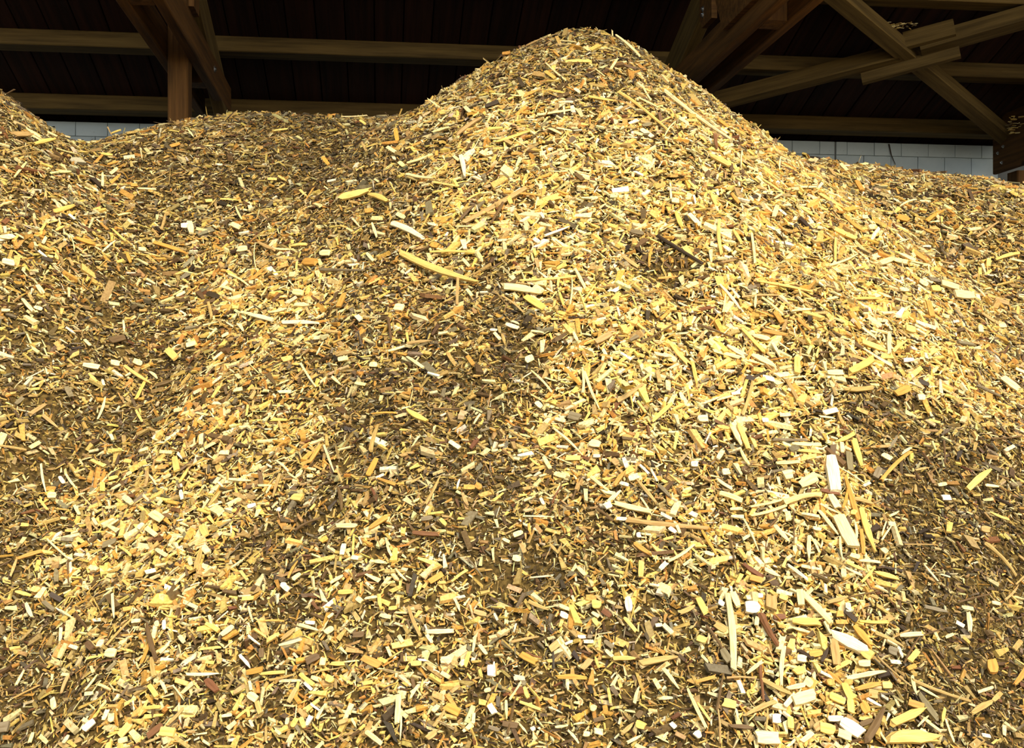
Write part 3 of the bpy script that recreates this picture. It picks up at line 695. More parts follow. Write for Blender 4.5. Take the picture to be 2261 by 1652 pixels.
(1483.1, 449.2, 1498.0, 451.3, 12.7, 'C', '', 'flat', '', '', ''),
(1513.9, 455.6, 1525.5, 456.6, 6.8, 'W', '', 'flat', '', '', ''),
(1493.7, 478.9, 1508.6, 514.9, 10.6, 'Y', 'wood_splinter', 'long', 'falling yellow splinter just above the charred stick', 'splinter', 'long splinters on the chip pile'),
(1523.4, 483.1, 1546.7, 506.4, 10.6, 'W', 'wood_chip', 'flat', 'falling white chip just above and left of the upright yellow stick', 'wood chip', 'large chips on the chip pile'),
(1545.7, 512.8, 1548.8, 491.6, 3.8, 'C', '', 'long', '', '', ''),
(1513.9, 487.3, 1520.2, 497.9, 8.5, 'K', 'bark_piece', 'flat', 'falling blackish bark piece just above the charred stick', 'bark', 'bark pieces on the chip pile'),
(1587.0, 495.8, 1591.2, 572.1, 8.5, 'Y', 'wood_splinter', 'long', 'upright yellow stick right of the dark hollow', 'splinter', 'long splinters on the chip pile'),
(1618.8, 519.1, 1635.7, 546.7, 8.5, 'Y', '', 'long', '', '', ''),
(1655.9, 525.5, 1663.3, 591.2, 6.8, 'C', 'wood_splinter', 'long', 'tall upright cream splinter right of the upright yellow stick', 'splinter', 'long splinters on the chip pile'),
(1665.4, 580.6, 1697.2, 599.7, 9.5, 'Y', 'wood_splinter', 'long', 'falling yellow splinter just below and right of the upright cream sliver', 'splinter', 'long splinters on the chip pile'),
(1599.7, 553.0, 1613.5, 563.6, 8.5, 'W', '', 'flat', '', '', ''),
(1567.9, 546.7, 1583.8, 550.9, 8.5, 'C', '', 'flat', '', '', ''),
(1455.6, 529.7, 1553.1, 589.1, 9.7, 'K', 'wood_stick', 'rod', 'charred black bent stick over the dark hollow', 'stick', 'loose sticks on the chip pile'),
(1404.7, 534.0, 1417.5, 563.6, 1.7, 'C', '', 'long', '', '', ''),
(1432.3, 597.5, 1437.6, 557.3, 6.4, 'O', '', 'long', '', '', ''),
(1375.1, 574.2, 1409.0, 597.5, 8.5, 'T', 'wood_splinter', 'long', 'falling tan splinter left of the charred stick', 'splinter', 'long splinters on the chip pile'),
(1394.1, 517.0, 1421.7, 523.4, 10.6, 'G', 'bark_piece', 'flat', 'level grey bark piece left of the charred stick', 'bark', 'bark pieces on the chip pile'),
(1703.5, 489.5, 1712.0, 464.0, 10.6, 'C', '', 'flat', '', '', ''),
(1720.5, 470.4, 1735.3, 483.1, 6.4, 'W', '', 'flat', '', '', ''),
(1729.0, 540.3, 1754.4, 553.0, 6.4, 'C', '', 'long', '', '', ''),
(1758.6, 419.5, 1796.8, 419.5, 5.9, 'C', '', 'long', '', '', ''),
(1765.0, 464.0, 1792.5, 483.1, 6.4, 'Y', '', 'long', '', '', ''),
(1796.8, 509.6, 1807.4, 509.6, 8.5, 'C', '', 'flat', '', '', ''),
(1722.6, 523.4, 1733.2, 563.6, 3.0, 'B', 'twig', 'rod', 'upright brown twig just right of the upright cream sliver', 'twig', 'loose twigs on the chip pile'),
(1854.6, 368.7, 1869.5, 383.5, 8.5, 'C', '', 'flat', '', '', ''),
(1861.0, 370.8, 1873.7, 371.8, 3.8, 'W', '', 'long', '', '', ''),
(1812.2, 375.0, 1877.9, 402.6, 5.9, 'Y', 'wood_splinter', 'long', 'second nearest falling yellow splinter above and right of the upright cream sliver', 'splinter', 'long splinters on the chip pile'),
(1888.5, 408.9, 1901.2, 430.1, 11.7, 'O', '', 'flat', '', '', ''),
(1808.0, 434.4, 1858.9, 464.0, 8.1, 'Y', 'wood_splinter', 'long', 'nearest falling yellow splinter above and right of the upright cream sliver', 'splinter', 'long splinters on the chip pile'),
(1867.3, 487.3, 1905.5, 517.0, 8.5, 'O', 'wood_splinter', 'long', 'falling orange splinter above and left of the orange edge slab', 'splinter', 'long splinters on the chip pile'),
(2037.9, 385.6, 2039.0, 417.4, 1.9, 'C', '', 'long', '', '', ''),
(1926.7, 383.5, 1956.3, 400.5, 3.0, 'T', 'twig', 'rod', 'falling tan twig above and left of the orange edge slab', 'twig', 'loose twigs on the chip pile'),
(2092.0, 398.3, 2090.9, 425.9, 4.7, 'B', '', 'long', '', '', ''),
(1981.8, 463.0, 2017.8, 447.1, 4.7, 'C', '', 'long', '', '', ''),
(2028.4, 449.2, 2049.6, 450.3, 5.3, 'C', '', 'long', '', '', ''),
(2092.0, 447.1, 2106.8, 457.7, 6.8, 'C', '', 'flat', '', '', ''),
(2043.2, 495.8, 2077.1, 474.6, 8.5, 'O', 'wood_splinter', 'long', 'rising orange splinter above the orange edge slab', 'splinter', 'long splinters on the chip pile'),
(2151.3, 531.8, 2200.0, 497.9, 6.8, 'T', 'wood_stick', 'rod', 'rising tan stick above and left of the yellow edge stick', 'stick', 'loose sticks on the chip pile'),
(2134.3, 514.9, 2161.9, 510.6, 8.1, 'C', '', 'long', '', '', ''),
(1975.4, 504.3, 2005.1, 519.1, 5.1, 'C', '', 'long', '', '', ''),
(2022.0, 502.2, 2066.5, 525.5, 5.9, 'O', '', 'long', '', '', ''),
(1981.8, 485.2, 2005.1, 493.7, 13.8, 'O', 'wood_chip', 'flat', 'falling orange chip above the orange edge slab', 'wood chip', 'large chips on the chip pile'),
(1909.7, 510.6, 1926.7, 507.5, 12.7, 'C', '', 'flat', '', '', ''),
(1899.1, 485.2, 1911.8, 485.2, 9.5, 'C', '', 'flat', '', '', ''),
(1969.1, 546.7, 2007.2, 531.8, 2.5, 'C', '', 'long', '', '', ''),
(2010.4, 559.4, 2045.3, 586.9, 11.7, 'O', 'wood_splinter', 'long', 'orange slab slanting down right on the upper right slope', 'splinter', 'long splinters on the chip pile'),
(1981.8, 565.7, 2015.7, 580.6, 8.5, 'C', 'wood_splinter', 'long', 'falling cream splinter just left of the orange edge slab', 'splinter', 'long splinters on the chip pile'),
(1935.1, 591.2, 1962.7, 580.6, 12.7, 'C', 'wood_chip', 'flat', 'rising cream chip left of the orange edge slab', 'wood chip', 'large chips on the chip pile'),
(1966.9, 580.6, 2043.2, 593.3, 12.7, 'C', 'wood_splinter', 'long', 'level cream splinter just below and left of the orange edge slab', 'splinter', 'long splinters on the chip pile'),
(2191.6, 580.6, 2242.4, 565.7, 8.1, 'Y', 'wood_splinter', 'long', 'yellow stick slanting up right near the right edge', 'splinter', 'long splinters on the chip pile'),
(2227.6, 576.3, 2260.0, 582.7, 5.3, 'C', '', 'long', '', '', ''),
(1839.8, 536.1, 1839.8, 584.8, 6.4, 'Y', 'wood_splinter', 'long', 'upright yellow splinter right of the upright cream sliver', 'splinter', 'long splinters on the chip pile'),
(1808.0, 502.2, 1839.8, 512.8, 3.8, 'Y', '', 'long', '', '', ''),
(1833.4, 510.6, 1880.0, 531.8, 12.7, 'Y', 'wood_splinter', 'long', 'falling yellow splinter left of the orange edge slab', 'splinter', 'long splinters on the chip pile'),
(1825.0, 593.3, 1886.4, 567.9, 5.3, 'C', 'wood_splinter', 'long', 'rising cream splinter left of the orange edge slab', 'splinter', 'long splinters on the chip pile'),
(2231.8, 430.1, 2246.7, 440.7, 8.5, 'Y', '', 'flat', '', '', ''),
(1358.1, 83.3, 1411.1, 129.9, 6.4, 'C', 'wood_splinter', 'long', 'cream splinter lying along the right edge of the mound peak', 'splinter', 'long splinters on the chip pile'),
(1324.2, 75.9, 1343.3, 70.6, 1.7, 'T', 'twig', 'rod', 'rising tan twig just above and left of the ridge splinter', 'twig', 'loose twigs on the chip pile'),
(1214.0, 93.9, 1275.5, 99.2, 3.4, 'C', '', 'long', '', '', ''),
(1250.1, 142.6, 1303.0, 142.6, 8.5, 'Y', 'wood_splinter', 'long', 'broad yellow chip near the top of the mound', 'splinter', 'long splinters on the chip pile'),
(1347.5, 158.5, 1362.4, 136.3, 5.9, 'C', '', 'long', '', '', ''),
(1373.0, 149.0, 1404.7, 157.5, 7.4, 'B', '', 'long', '', '', ''),
(1207.7, 146.9, 1252.2, 186.1, 4.2, 'C', '', 'long', '', '', ''),
(1182.2, 170.2, 1205.6, 174.4, 11.7, 'T', '', 'flat', '', '', ''),
(1207.7, 166.0, 1227.8, 180.8, 8.5, 'Y', '', 'flat', '', '', ''),
(1290.3, 111.9, 1305.1, 121.5, 5.9, 'C', '', 'flat', '', '', ''),
(1271.2, 204.1, 1282.9, 212.6, 7.4, 'W', '', 'flat', '', '', ''),
(1146.2, 178.7, 1156.8, 199.9, 8.5, 'K', 'bark_piece', 'flat', 'falling blackish bark piece left of the peak chip', 'bark', 'bark pieces on the chip pile'),
(1089.0, 212.6, 1156.8, 217.9, 3.8, 'C', '', 'long', '', '', ''),
(1156.8, 218.9, 1186.5, 206.2, 8.1, 'O', '', 'long', '', '', ''),
(1214.0, 204.1, 1247.9, 211.5, 6.4, 'Y', '', 'long', '', '', ''),
(1235.2, 231.6, 1264.9, 231.6, 5.9, 'C', '', 'long', '', '', ''),
(1188.6, 259.2, 1273.4, 246.5, 5.5, 'C', 'wood_splinter', 'long', 'level cream splinter below the peak chip', 'splinter', 'long splinters on the chip pile'),
(1273.4, 246.5, 1324.2, 240.1, 4.2, 'K', 'twig', 'rod', 'level blackish twig below the peak chip', 'twig', 'loose twigs on the chip pile'),
(1180.1, 257.1, 1192.8, 229.5, 2.1, 'C', '', 'long', '', '', ''),
(1072.0, 242.2, 1101.7, 231.6, 10.6, 'K', 'bark_piece', 'flat', 'rising blackish bark piece above and right of the white upright splinter', 'bark', 'bark pieces on the chip pile'),
(1300.9, 218.9, 1362.4, 229.5, 5.9, 'Y', 'wood_splinter', 'long', 'level yellow splinter left of the long knobbly stick', 'splinter', 'long splinters on the chip pile'),
(1417.5, 195.6, 1436.5, 229.5, 4.7, 'C', '', 'long', '', '', ''),
(1315.7, 159.6, 1336.9, 176.6, 3.0, 'C', '', 'long', '', '', ''),
(1029.7, 244.4, 1042.4, 257.1, 8.5, 'C', '', 'flat', '', '', ''),
(1409.0, 223.2, 1452.0, 244.4, 5.1, 'C', 'wood_splinter', 'long', 'falling cream splinter just above and right of the long knobbly stick', 'splinter', 'long splinters on the chip pile'),
(1165.3, 106.6, 1197.1, 91.8, 4.7, 'T', '', 'long', '', '', ''),
(1110.2, 125.7, 1127.1, 123.6, 8.5, 'O', '', 'flat', '', '', ''),
(1320.0, 80.1, 1343.3, 82.3, 4.2, 'Y', '', 'long', '', '', ''),
(81.8, 639.1, 94.9, 657.7, 10.4, 'C', '', 'flat', '', '', ''),
(50.2, 668.8, 74.4, 696.7, 8.2, 'C', 'wood_splinter', 'long', 'falling cream splinter below and right of the white lump', 'splinter', 'long splinters on the chip pile'),
(74.4, 683.7, 91.1, 689.3, 9.3, 'C', '', 'flat', '', '', ''),
(145.1, 730.2, 163.7, 743.2, 5.2, 'W', '', 'long', '', '', ''),
(186.0, 758.1, 199.0, 771.1, 6.7, 'C', '', 'flat', '', '', ''),
(180.4, 812.1, 215.8, 817.6, 11.9, 'C', 'wood_chip', 'flat', 'level cream chip above the pale forked splinter', 'wood chip', 'large chips on the chip pile'),
(241.8, 806.5, 260.4, 810.2, 13.0, 'C', '', 'flat', '', '', ''),
(293.9, 802.8, 312.5, 810.2, 13.0, 'C', '', 'flat', '', '', ''),
(275.3, 815.8, 336.7, 856.7, 8.2, 'Y', 'wood_splinter', 'long', 'yellow stick slanting down right, crossed by another, left slope', 'splinter', 'long splinters on the chip pile'),
(299.5, 890.2, 323.7, 841.8, 7.4, 'Y', 'wood_splinter', 'long', 'rising yellow splinter just below the yellow crossed stick', 'splinter', 'long splinters on the chip pile'),
(212.1, 934.8, 228.8, 886.5, 6.0, 'C', 'wood_splinter', 'long', 'pale upright splinter in the dark fines at left', 'splinter', 'long splinters on the chip pile'),
(146.9, 864.1, 158.1, 886.5, 11.9, 'G', '', 'flat', '', '', ''),
(65.1, 921.8, 100.4, 899.5, 9.7, 'T', 'wood_splinter', 'long', 'rising tan splinter left of the pale forked splinter', 'splinter', 'long splinters on the chip pile'),
(96.7, 923.7, 128.3, 949.7, 7.4, 'T', 'wood_splinter', 'long', 'falling tan splinter left of the pale forked splinter', 'splinter', 'long splinters on the chip pile'),
(225.1, 847.4, 228.8, 860.4, 6.0, 'W', '', 'flat', '', '', ''),
(375.7, 782.3, 394.3, 800.9, 16.7, 'Y', 'wood_chip', 'flat', 'falling yellow chip above and right of the yellow crossed stick', 'wood chip', 'large chips on the chip pile'),
(412.9, 769.3, 433.4, 763.7, 11.9, 'C', '', 'flat', '', '', ''),
(334.8, 830.7, 351.6, 845.5, 6.7, 'C', '', 'long', '', '', ''),
(390.6, 661.4, 409.2, 652.1, 7.4, 'C', '', 'flat', '', '', ''),
(122.8, 778.6, 137.6, 771.1, 9.3, 'T', '', 'flat', '', '', ''),
(238.1, 760.0, 269.7, 752.5, 14.9, 'B', 'wood_chip', 'flat', 'level brown chip above and left of the yellow crossed stick', 'wood chip', 'large chips on the chip pile'),
(349.7, 856.7, 383.2, 847.4, 9.3, 'B', 'bark_piece', 'long', 'rising brown bark piece just right of the yellow crossed stick', 'bark', 'bark pieces on the chip pile'),
(273.4, 715.3, 275.3, 743.2, 5.2, 'C', '', 'long', '', '', ''),
(29.8, 901.3, 46.5, 886.5, 9.3, 'G', 'bark_piece', 'flat', 'rising grey bark piece left of the pale forked splinter', 'bark', 'bark pieces on the chip pile'),
(394.3, 912.5, 411.1, 908.8, 9.3, 'C', '', 'flat', '', '', ''),
(303.2, 916.2, 316.2, 940.4, 6.0, 'Y', '', 'long', '', '', ''),
(0.0, 691.1, 20.5, 691.1, 6.7, 'C', '', 'flat', '', '', ''),
(197.2, 834.4, 215.8, 853.0, 7.4, 'Y', '', 'long', '', '', ''),
(559.9, 702.3, 612.0, 715.3, 10.4, 'W', 'wood_splinter', 'long', 'short glossy white stick slanting down right in the orange chips', 'splinter', 'long splinters on the chip pile'),
(537.6, 694.9, 563.6, 698.6, 6.0, 'C', '', 'long', '', '', ''),
(630.6, 719.0, 712.4, 720.9, 9.7, 'W', 'wood_splinter', 'long', 'white level splinter right of the glossy white stick', 'splinter', 'long splinters on the chip pile'),
(600.8, 694.9, 632.4, 689.3, 6.0, 'C', '', 'long', '', '', ''),
(712.4, 601.9, 805.4, 603.7, 8.2, 'G', 'wood_stick', 'rod', 'grey level stick lying left of the long yellow slab', 'stick', 'loose sticks on the chip pile'),
(757.1, 633.5, 798.0, 611.2, 5.2, 'B', 'wood_stick', 'rod', 'rising brown stick just below and right of the grey level stick', 'stick', 'loose sticks on the chip pile'),
(647.3, 614.9, 660.3, 614.9, 14.1, 'C', '', 'flat', '', '', ''),
(749.6, 689.3, 762.6, 659.5, 12.6, 'O', 'wood_chip', 'flat', 'rising orange chip below the grey level stick', 'wood chip', 'large chips on the chip pile'),
(876.1, 687.4, 894.7, 689.3, 18.6, 'C', 'wood_chip', 'flat', 'blocky cream chip below and left of the long yellow slab', 'wood chip', 'large chips on the chip pile'),
(792.4, 707.9, 801.7, 717.2, 11.2, 'W', '', 'flat', '', '', ''),
(857.5, 711.6, 864.9, 760.0, 7.4, 'B', 'wood_stick', 'rod', 'upright brown stick below and right of the grey level stick', 'stick', 'loose sticks on the chip pile'),
(853.8, 782.3, 896.6, 769.3, 6.0, 'C', '', 'long', '', '', ''),
(749.6, 800.9, 771.9, 797.2, 11.2, 'C', '', 'flat', '', '', ''),
(667.8, 812.1, 701.3, 864.1, 5.2, 'C', 'wood_splinter', 'long', 'falling cream splinter below the white level splinter', 'splinter', 'long splinters on the chip pile'),
(626.9, 802.8, 649.2, 797.2, 13.0, 'Y', '', 'flat', '', '', ''),
(474.3, 800.9, 504.1, 778.6, 6.7, 'C', '', 'long', '', '', ''),
(492.9, 748.8, 507.8, 741.4, 7.4, 'C', '', 'flat', '', '', ''),
(654.8, 680.0, 690.1, 681.8, 9.7, 'C', 'wood_splinter', 'long', 'level cream splinter just above the white level splinter', 'splinter', 'long splinters on the chip pile'),
(465.0, 655.8, 489.2, 665.1, 13.0, 'K', 'bark_piece', 'flat', 'falling blackish bark piece above and left of the glossy white stick', 'bark', 'bark pieces on the chip pile'),
(496.6, 640.9, 519.0, 648.4, 6.7, 'C', '', 'long', '', '', ''),
(463.2, 674.4, 470.6, 707.9, 6.7, 'T', '', 'long', '', '', ''),
(820.3, 812.1, 837.0, 812.1, 11.9, 'C', '', 'flat', '', '', ''),
(738.5, 841.8, 755.2, 856.7, 6.7, 'C', '', 'long', '', '', ''),
(522.7, 867.9, 541.3, 864.1, 8.9, 'C', '', 'flat', '', '', ''),
(466.9, 856.7, 489.2, 840.0, 6.7, 'C', '', 'long', '', '', ''),
(697.5, 754.4, 712.4, 752.5, 9.3, 'C', '', 'flat', '', '', ''),
(790.5, 853.0, 812.9, 856.7, 8.2, 'C', '', 'flat', '', '', ''),
(654.8, 652.1, 675.2, 655.8, 14.9, 'C', 'wood_chip', 'flat', 'blocky cream chip just above the white level splinter', 'wood chip', 'large chips on the chip pile'),
(608.2, 756.2, 654.8, 773.0, 4.5, 'Y', '', 'long', '', '', ''),
(824.0, 919.9, 879.8, 918.1, 4.5, 'O', '', 'long', '', '', ''),
(509.7, 613.0, 552.4, 637.2, 4.5, 'C', '', 'long', '', '', ''),
(1112.3, 639.1, 1190.5, 652.1, 16.7, 'C', 'wood_splinter', 'long', 'broad cream slab with rough end in the centre of the slope', 'splinter', 'long splinters on the chip pile'),
(1164.4, 665.1, 1205.3, 691.1, 15.6, 'Y', 'wood_slab', 'flat', 'falling yellow slab just below and right of the broad cream slab', 'wood slab', 'large slabs on the chip pile'),
(1147.7, 624.2, 1272.3, 614.9, 5.2, 'Y', 'wood_splinter', 'long', 'level yellow splinter just above and right of the broad cream slab', 'splinter', 'long splinters on the chip pile'),
(1108.6, 661.4, 1157.0, 698.6, 4.5, 'T', '', 'long', '', '', ''),
(1011.9, 622.3, 1010.0, 680.0, 6.7, 'T', 'wood_splinter', 'long', 'upright tan splinter just below and right of the long yellow slab', 'splinter', 'long splinters on the chip pile'),
(1034.2, 648.4, 1045.4, 663.2, 7.4, 'C', '', 'flat', '', '', ''),
(1078.9, 640.9, 1086.3, 642.8, 10.4, 'C', '', 'flat', '', '', ''),
(1119.8, 722.8, 1147.7, 732.1, 9.7, 'W', '', 'flat', '', '', ''),
(1084.4, 733.9, 1099.3, 734.7, 5.6, 'W', '', 'flat', '', '', ''),
(1093.7, 743.2, 1106.8, 758.1, 7.4, 'C', '', 'flat', '', '', ''),
(1110.5, 748.8, 1116.1, 771.1, 6.7, 'T', '', 'long', '', '', ''),
(1130.9, 715.3, 1149.5, 722.8, 5.2, 'C', '', 'long', '', '', ''),
(1177.4, 737.6, 1203.5, 741.4, 5.2, 'C', '', 'long', '', '', ''),
(1272.3, 603.7, 1294.6, 646.5, 6.7, 'C', 'wood_splinter', 'long', 'falling cream splinter right of the broad cream slab', 'splinter', 'long splinters on the chip pile'),
(1259.3, 681.8, 1263.0, 622.3, 3.7, 'C', '', 'long', '', '', ''),
(1283.5, 680.0, 1316.9, 631.6, 3.7, 'Y', '', 'long', '', '', ''),
(1237.0, 655.8, 1248.1, 689.3, 6.0, 'Y', '', 'long', '', '', ''),
(1216.5, 799.0, 1283.5, 856.7, 8.9, 'O', 'wood_splinter', 'long', 'orange plank slanting down right in the centre, by the fresh chips', 'splinter', 'long splinters on the chip pile'),
(1294.6, 830.7, 1326.2, 910.6, 6.7, 'C', 'wood_splinter', 'long', 'cream splinter leaning down right, just right of the orange plank', 'splinter', 'long splinters on the chip pile'),
(1175.6, 826.9, 1220.2, 873.4, 5.2, 'C', 'wood_splinter', 'long', 'falling cream splinter just below and left of the orange slanted plank', 'splinter', 'long splinters on the chip pile'),
(1287.2, 819.5, 1289.0, 875.3, 6.0, 'C', 'wood_splinter', 'long', 'upright cream splinter just above and left of the cream slanted splinter', 'splinter', 'long splinters on the chip pile'),
(1276.0, 715.3, 1279.7, 745.1, 9.7, 'O', '', 'flat', '', '', ''),
(1313.2, 763.7, 1346.7, 745.1, 14.1, 'T', 'wood_slab', 'flat', 'rising tan slab above and right of the orange slanted plank', 'wood slab', 'large slabs on the chip pile'),
(1268.6, 741.4, 1279.7, 763.7, 7.4, 'C', '', 'long', '', '', ''),
(1157.0, 800.9, 1173.7, 793.5, 14.9, 'C', '', 'flat', '', '', ''),
(1036.1, 797.2, 1049.1, 815.8, 8.9, 'O', '', 'flat', '', '', ''),
(959.8, 910.6, 1023.0, 908.8, 5.2, 'B', 'twig', 'rod', 'level brown twig above and right of the upright tan strip', 'twig', 'loose twigs on the chip pile'),
(980.3, 789.7, 1002.6, 774.9, 5.2, 'Y', '', 'long', '', '', ''),
(993.3, 789.7, 1010.0, 815.8, 8.9, 'T', '', 'long', '', '', ''),
(1259.3, 707.9, 1294.6, 709.7, 5.2, 'K', 'twig', 'rod', 'level blackish twig above the orange slanted plank', 'twig', 'loose twigs on the chip pile'),
(1186.7, 897.6, 1197.9, 908.8, 11.2, 'W', '', 'flat', '', '', ''),
(1227.7, 931.1, 1250.0, 936.7, 8.9, 'C', '', 'flat', '', '', ''),
(1257.4, 923.7, 1283.5, 931.1, 18.6, 'G', 'bark_piece', 'flat', 'falling grey bark piece just above the thin cream splinter', 'bark', 'bark pieces on the chip pile'),
(1320.7, 860.4, 1339.3, 864.1, 8.9, 'O', '', 'flat', '', '', ''),
(904.0, 916.2, 944.9, 938.5, 12.6, 'Y', 'wood_splinter', 'long', 'falling yellow splinter above and right of the upright tan strip', 'splinter', 'long splinters on the chip pile'),
(904.0, 763.7, 956.1, 758.1, 6.7, 'T', 'wood_splinter', 'long', 'level tan splinter below the long yellow slab', 'splinter', 'long splinters on the chip pile'),
(1045.4, 946.0, 1060.2, 923.7, 5.2, 'C', '', 'long', '', '', ''),
(904.0, 797.2, 939.3, 821.4, 7.4, 'C', 'wood_splinter', 'long', 'falling cream splinter above and right of the upright tan strip', 'splinter', 'long splinters on the chip pile'),
(1590.4, 637.2, 1635.0, 691.1, 6.7, 'W', 'wood_splinter', 'long', 'narrow white splinter slanting down right, beside the dark hollow', 'splinter', 'long splinters on the chip pile'),
(1516.0, 644.6, 1540.2, 633.5, 10.4, 'C', '', 'flat', '', '', ''),
(1668.5, 626.8, 1789.4, 650.2, 6.0, 'Y', 'wood_splinter', 'long', 'level yellow splinter below and right of the upright yellow stick', 'splinter', 'long splinters on the chip pile'),
(1635.0, 661.4, 1713.1, 657.7, 4.5, 'T', 'wood_splinter', 'long', 'level tan splinter just right of the white slanted splinter', 'splinter', 'long splinters on the chip pile'),
(1666.6, 663.2, 1664.8, 689.3, 6.0, 'C', '', 'long', '', '', ''),
(1594.1, 698.6, 1599.7, 657.7, 4.5, 'C', '', 'long', '', '', ''),
(1683.4, 665.1, 1729.9, 704.2, 5.2, 'C', 'wood_splinter', 'long', 'falling cream splinter right of the white slanted splinter', 'splinter', 'long splinters on the chip pile'),
(1566.2, 760.0, 1590.4, 782.3, 13.0, 'C', 'wood_chip', 'flat', 'falling cream chip just above and left of the long cream splinter', 'wood chip', 'large chips on the chip pile'),
(1571.8, 780.4, 1683.4, 812.1, 8.2, 'C', 'wood_splinter', 'long', 'long cream splinter slanting gently down right, on the right slope', 'splinter', 'long splinters on the chip pile'),
(1605.3, 771.1, 1644.3, 793.5, 11.2, 'C', 'wood_splinter', 'long', 'falling cream splinter just above the long cream splinter', 'splinter', 'long splinters on the chip pile'),
(1657.3, 789.7, 1709.4, 815.8, 13.4, 'C', 'wood_splinter', 'long', 'falling cream splinter just right of the long cream splinter', 'splinter', 'long splinters on the chip pile'),
(1638.7, 733.9, 1687.1, 786.0, 8.2, 'Y', 'wood_splinter', 'long', 'falling yellow splinter just above and right of the long cream splinter', 'splinter', 'long splinters on the chip pile'),
(1646.2, 802.8, 1657.3, 776.7, 6.7, 'O', '', 'long', '', '', ''),
(1625.7, 856.7, 1646.2, 813.9, 6.7, 'O', 'wood_splinter', 'long', 'rising orange splinter just below the long cream splinter', 'splinter', 'long splinters on the chip pile'),
(1633.2, 884.6, 1646.2, 847.4, 7.4, 'Y', '', 'long', '', '', ''),
(1636.9, 925.5, 1659.2, 851.1, 8.2, 'T', 'wood_splinter', 'long', 'upright tan splinter above the yellow upright slab', 'splinter', 'long splinters on the chip pile'),
(1529.0, 812.1, 1538.3, 860.4, 8.9, 'Y', 'wood_splinter', 'long', 'upright yellow splinter below and left of the long cream splinter', 'splinter', 'long splinters on the chip pile'),
(1540.2, 722.8, 1627.6, 756.2, 6.0, 'B', 'wood_stick', 'rod', 'falling brown stick above and left of the long cream splinter', 'stick', 'loose sticks on the chip pile'),
(1434.1, 940.4, 1478.8, 899.5, 10.4, 'Y', 'wood_splinter', 'long', 'yellow board-like chip slanting up right, above the long flat stick', 'splinter', 'long splinters on the chip pile'),
(1359.7, 893.9, 1415.5, 856.7, 10.4, 'T', 'wood_splinter', 'long', 'rising tan splinter right of the cream slanted splinter', 'splinter', 'long splinters on the chip pile'),
(1408.1, 763.7, 1482.5, 722.8, 5.2, 'B', 'wood_stick', 'rod', 'rising brown stick above the yellow board chip', 'stick', 'loose sticks on the chip pile'),
(1387.6, 760.0, 1417.4, 739.5, 10.4, 'G', 'bark_piece', 'long', 'rising grey bark piece above and right of the cream slanted splinter', 'bark', 'bark pieces on the chip pile'),
(1471.3, 853.0, 1472.1, 873.4, 11.9, 'C', '', 'flat', '', '', ''),
(1661.1, 746.9, 1694.5, 754.4, 10.4, 'C', 'wood_splinter', 'long', 'level cream splinter just above and right of the long cream splinter', 'splinter', 'long splinters on the chip pile'),
(1685.2, 735.8, 1735.5, 745.1, 9.7, 'O', 'wood_splinter', 'long', 'level orange splinter above and right of the long cream splinter', 'splinter', 'long splinters on the chip pile'),
(1757.8, 800.9, 1757.8, 836.2, 13.4, 'Y', 'wood_chip', 'flat', 'upright yellow chip right of the long cream splinter', 'wood chip', 'large chips on the chip pile'),
(1737.3, 849.3, 1768.9, 906.9, 8.2, 'T', 'wood_splinter', 'long', 'falling tan splinter above and right of the yellow upright slab', 'splinter', 'long splinters on the chip pile'),
(1761.5, 711.6, 1791.3, 735.8, 7.4, 'O', '', 'long', '', '', ''),
(1534.6, 931.1, 1556.9, 931.1, 16.7, 'C', 'wood_chip', 'flat', 'blocky cream chip right of the yellow board chip', 'wood chip', 'large chips on the chip pile'),
(1449.0, 830.7, 1454.6, 856.7, 9.7, 'T', '', 'flat', '', '', ''),
(1579.2, 890.2, 1612.7, 880.9, 5.2, 'C', '', 'long', '', '', ''),
(1646.2, 838.1, 1661.1, 845.5, 12.6, 'K', 'bark_piece', 'flat', 'blocky blackish bark piece just below and right of the long cream splinter', 'bark', 'bark pieces on the chip pile'),
(1452.7, 618.6, 1493.6, 614.9, 5.2, 'O', '', 'long', '', '', ''),
(1679.7, 838.1, 1705.7, 845.5, 11.2, 'W', 'wood_chip', 'flat', 'falling white chip below and right of the long cream splinter', 'wood chip', 'large chips on the chip pile'),
(1713.1, 700.4, 1728.0, 722.8, 11.2, 'O', '', 'flat', '', '', ''),
(1482.5, 771.1, 1519.7, 812.1, 9.7, 'Y', 'wood_splinter', 'long', 'falling yellow splinter left of the long cream splinter', 'splinter', 'long splinters on the chip pile'),
(1439.7, 786.0, 1478.8, 793.5, 7.4, 'C', '', 'long', '', '', ''),
(1610.8, 875.3, 1629.4, 873.4, 6.7, 'W', '', 'flat', '', '', ''),
(1742.9, 693.0, 1787.5, 689.3, 6.7, 'C', '', 'long', '', '', ''),
(1456.4, 711.6, 1475.0, 693.0, 7.4, 'O', '', 'long', '', '', ''),
(1549.5, 897.6, 1586.7, 882.7, 5.2, 'C', '', 'long', '', '', ''),
(1716.9, 923.7, 1739.2, 921.8, 8.9, 'C', '', 'flat', '', '', ''),
(1679.7, 934.8, 1692.7, 934.8, 11.2, 'W', '', 'flat', '', '', ''),
(1627.6, 934.8, 1638.7, 949.7, 10.4, 'C', '', 'flat', '', '', ''),
(1875.0, 700.4, 1897.3, 737.6, 11.9, 'O', 'wood_splinter', 'long', 'falling orange splinter below and left of the orange edge slab', 'splinter', 'long splinters on the chip pile'),
(1945.6, 668.8, 1951.2, 711.6, 10.4, 'Y', 'wood_splinter', 'long', 'upright yellow splinter above and right of the wide yellow plank', 'splinter', 'long splinters on the chip pile'),
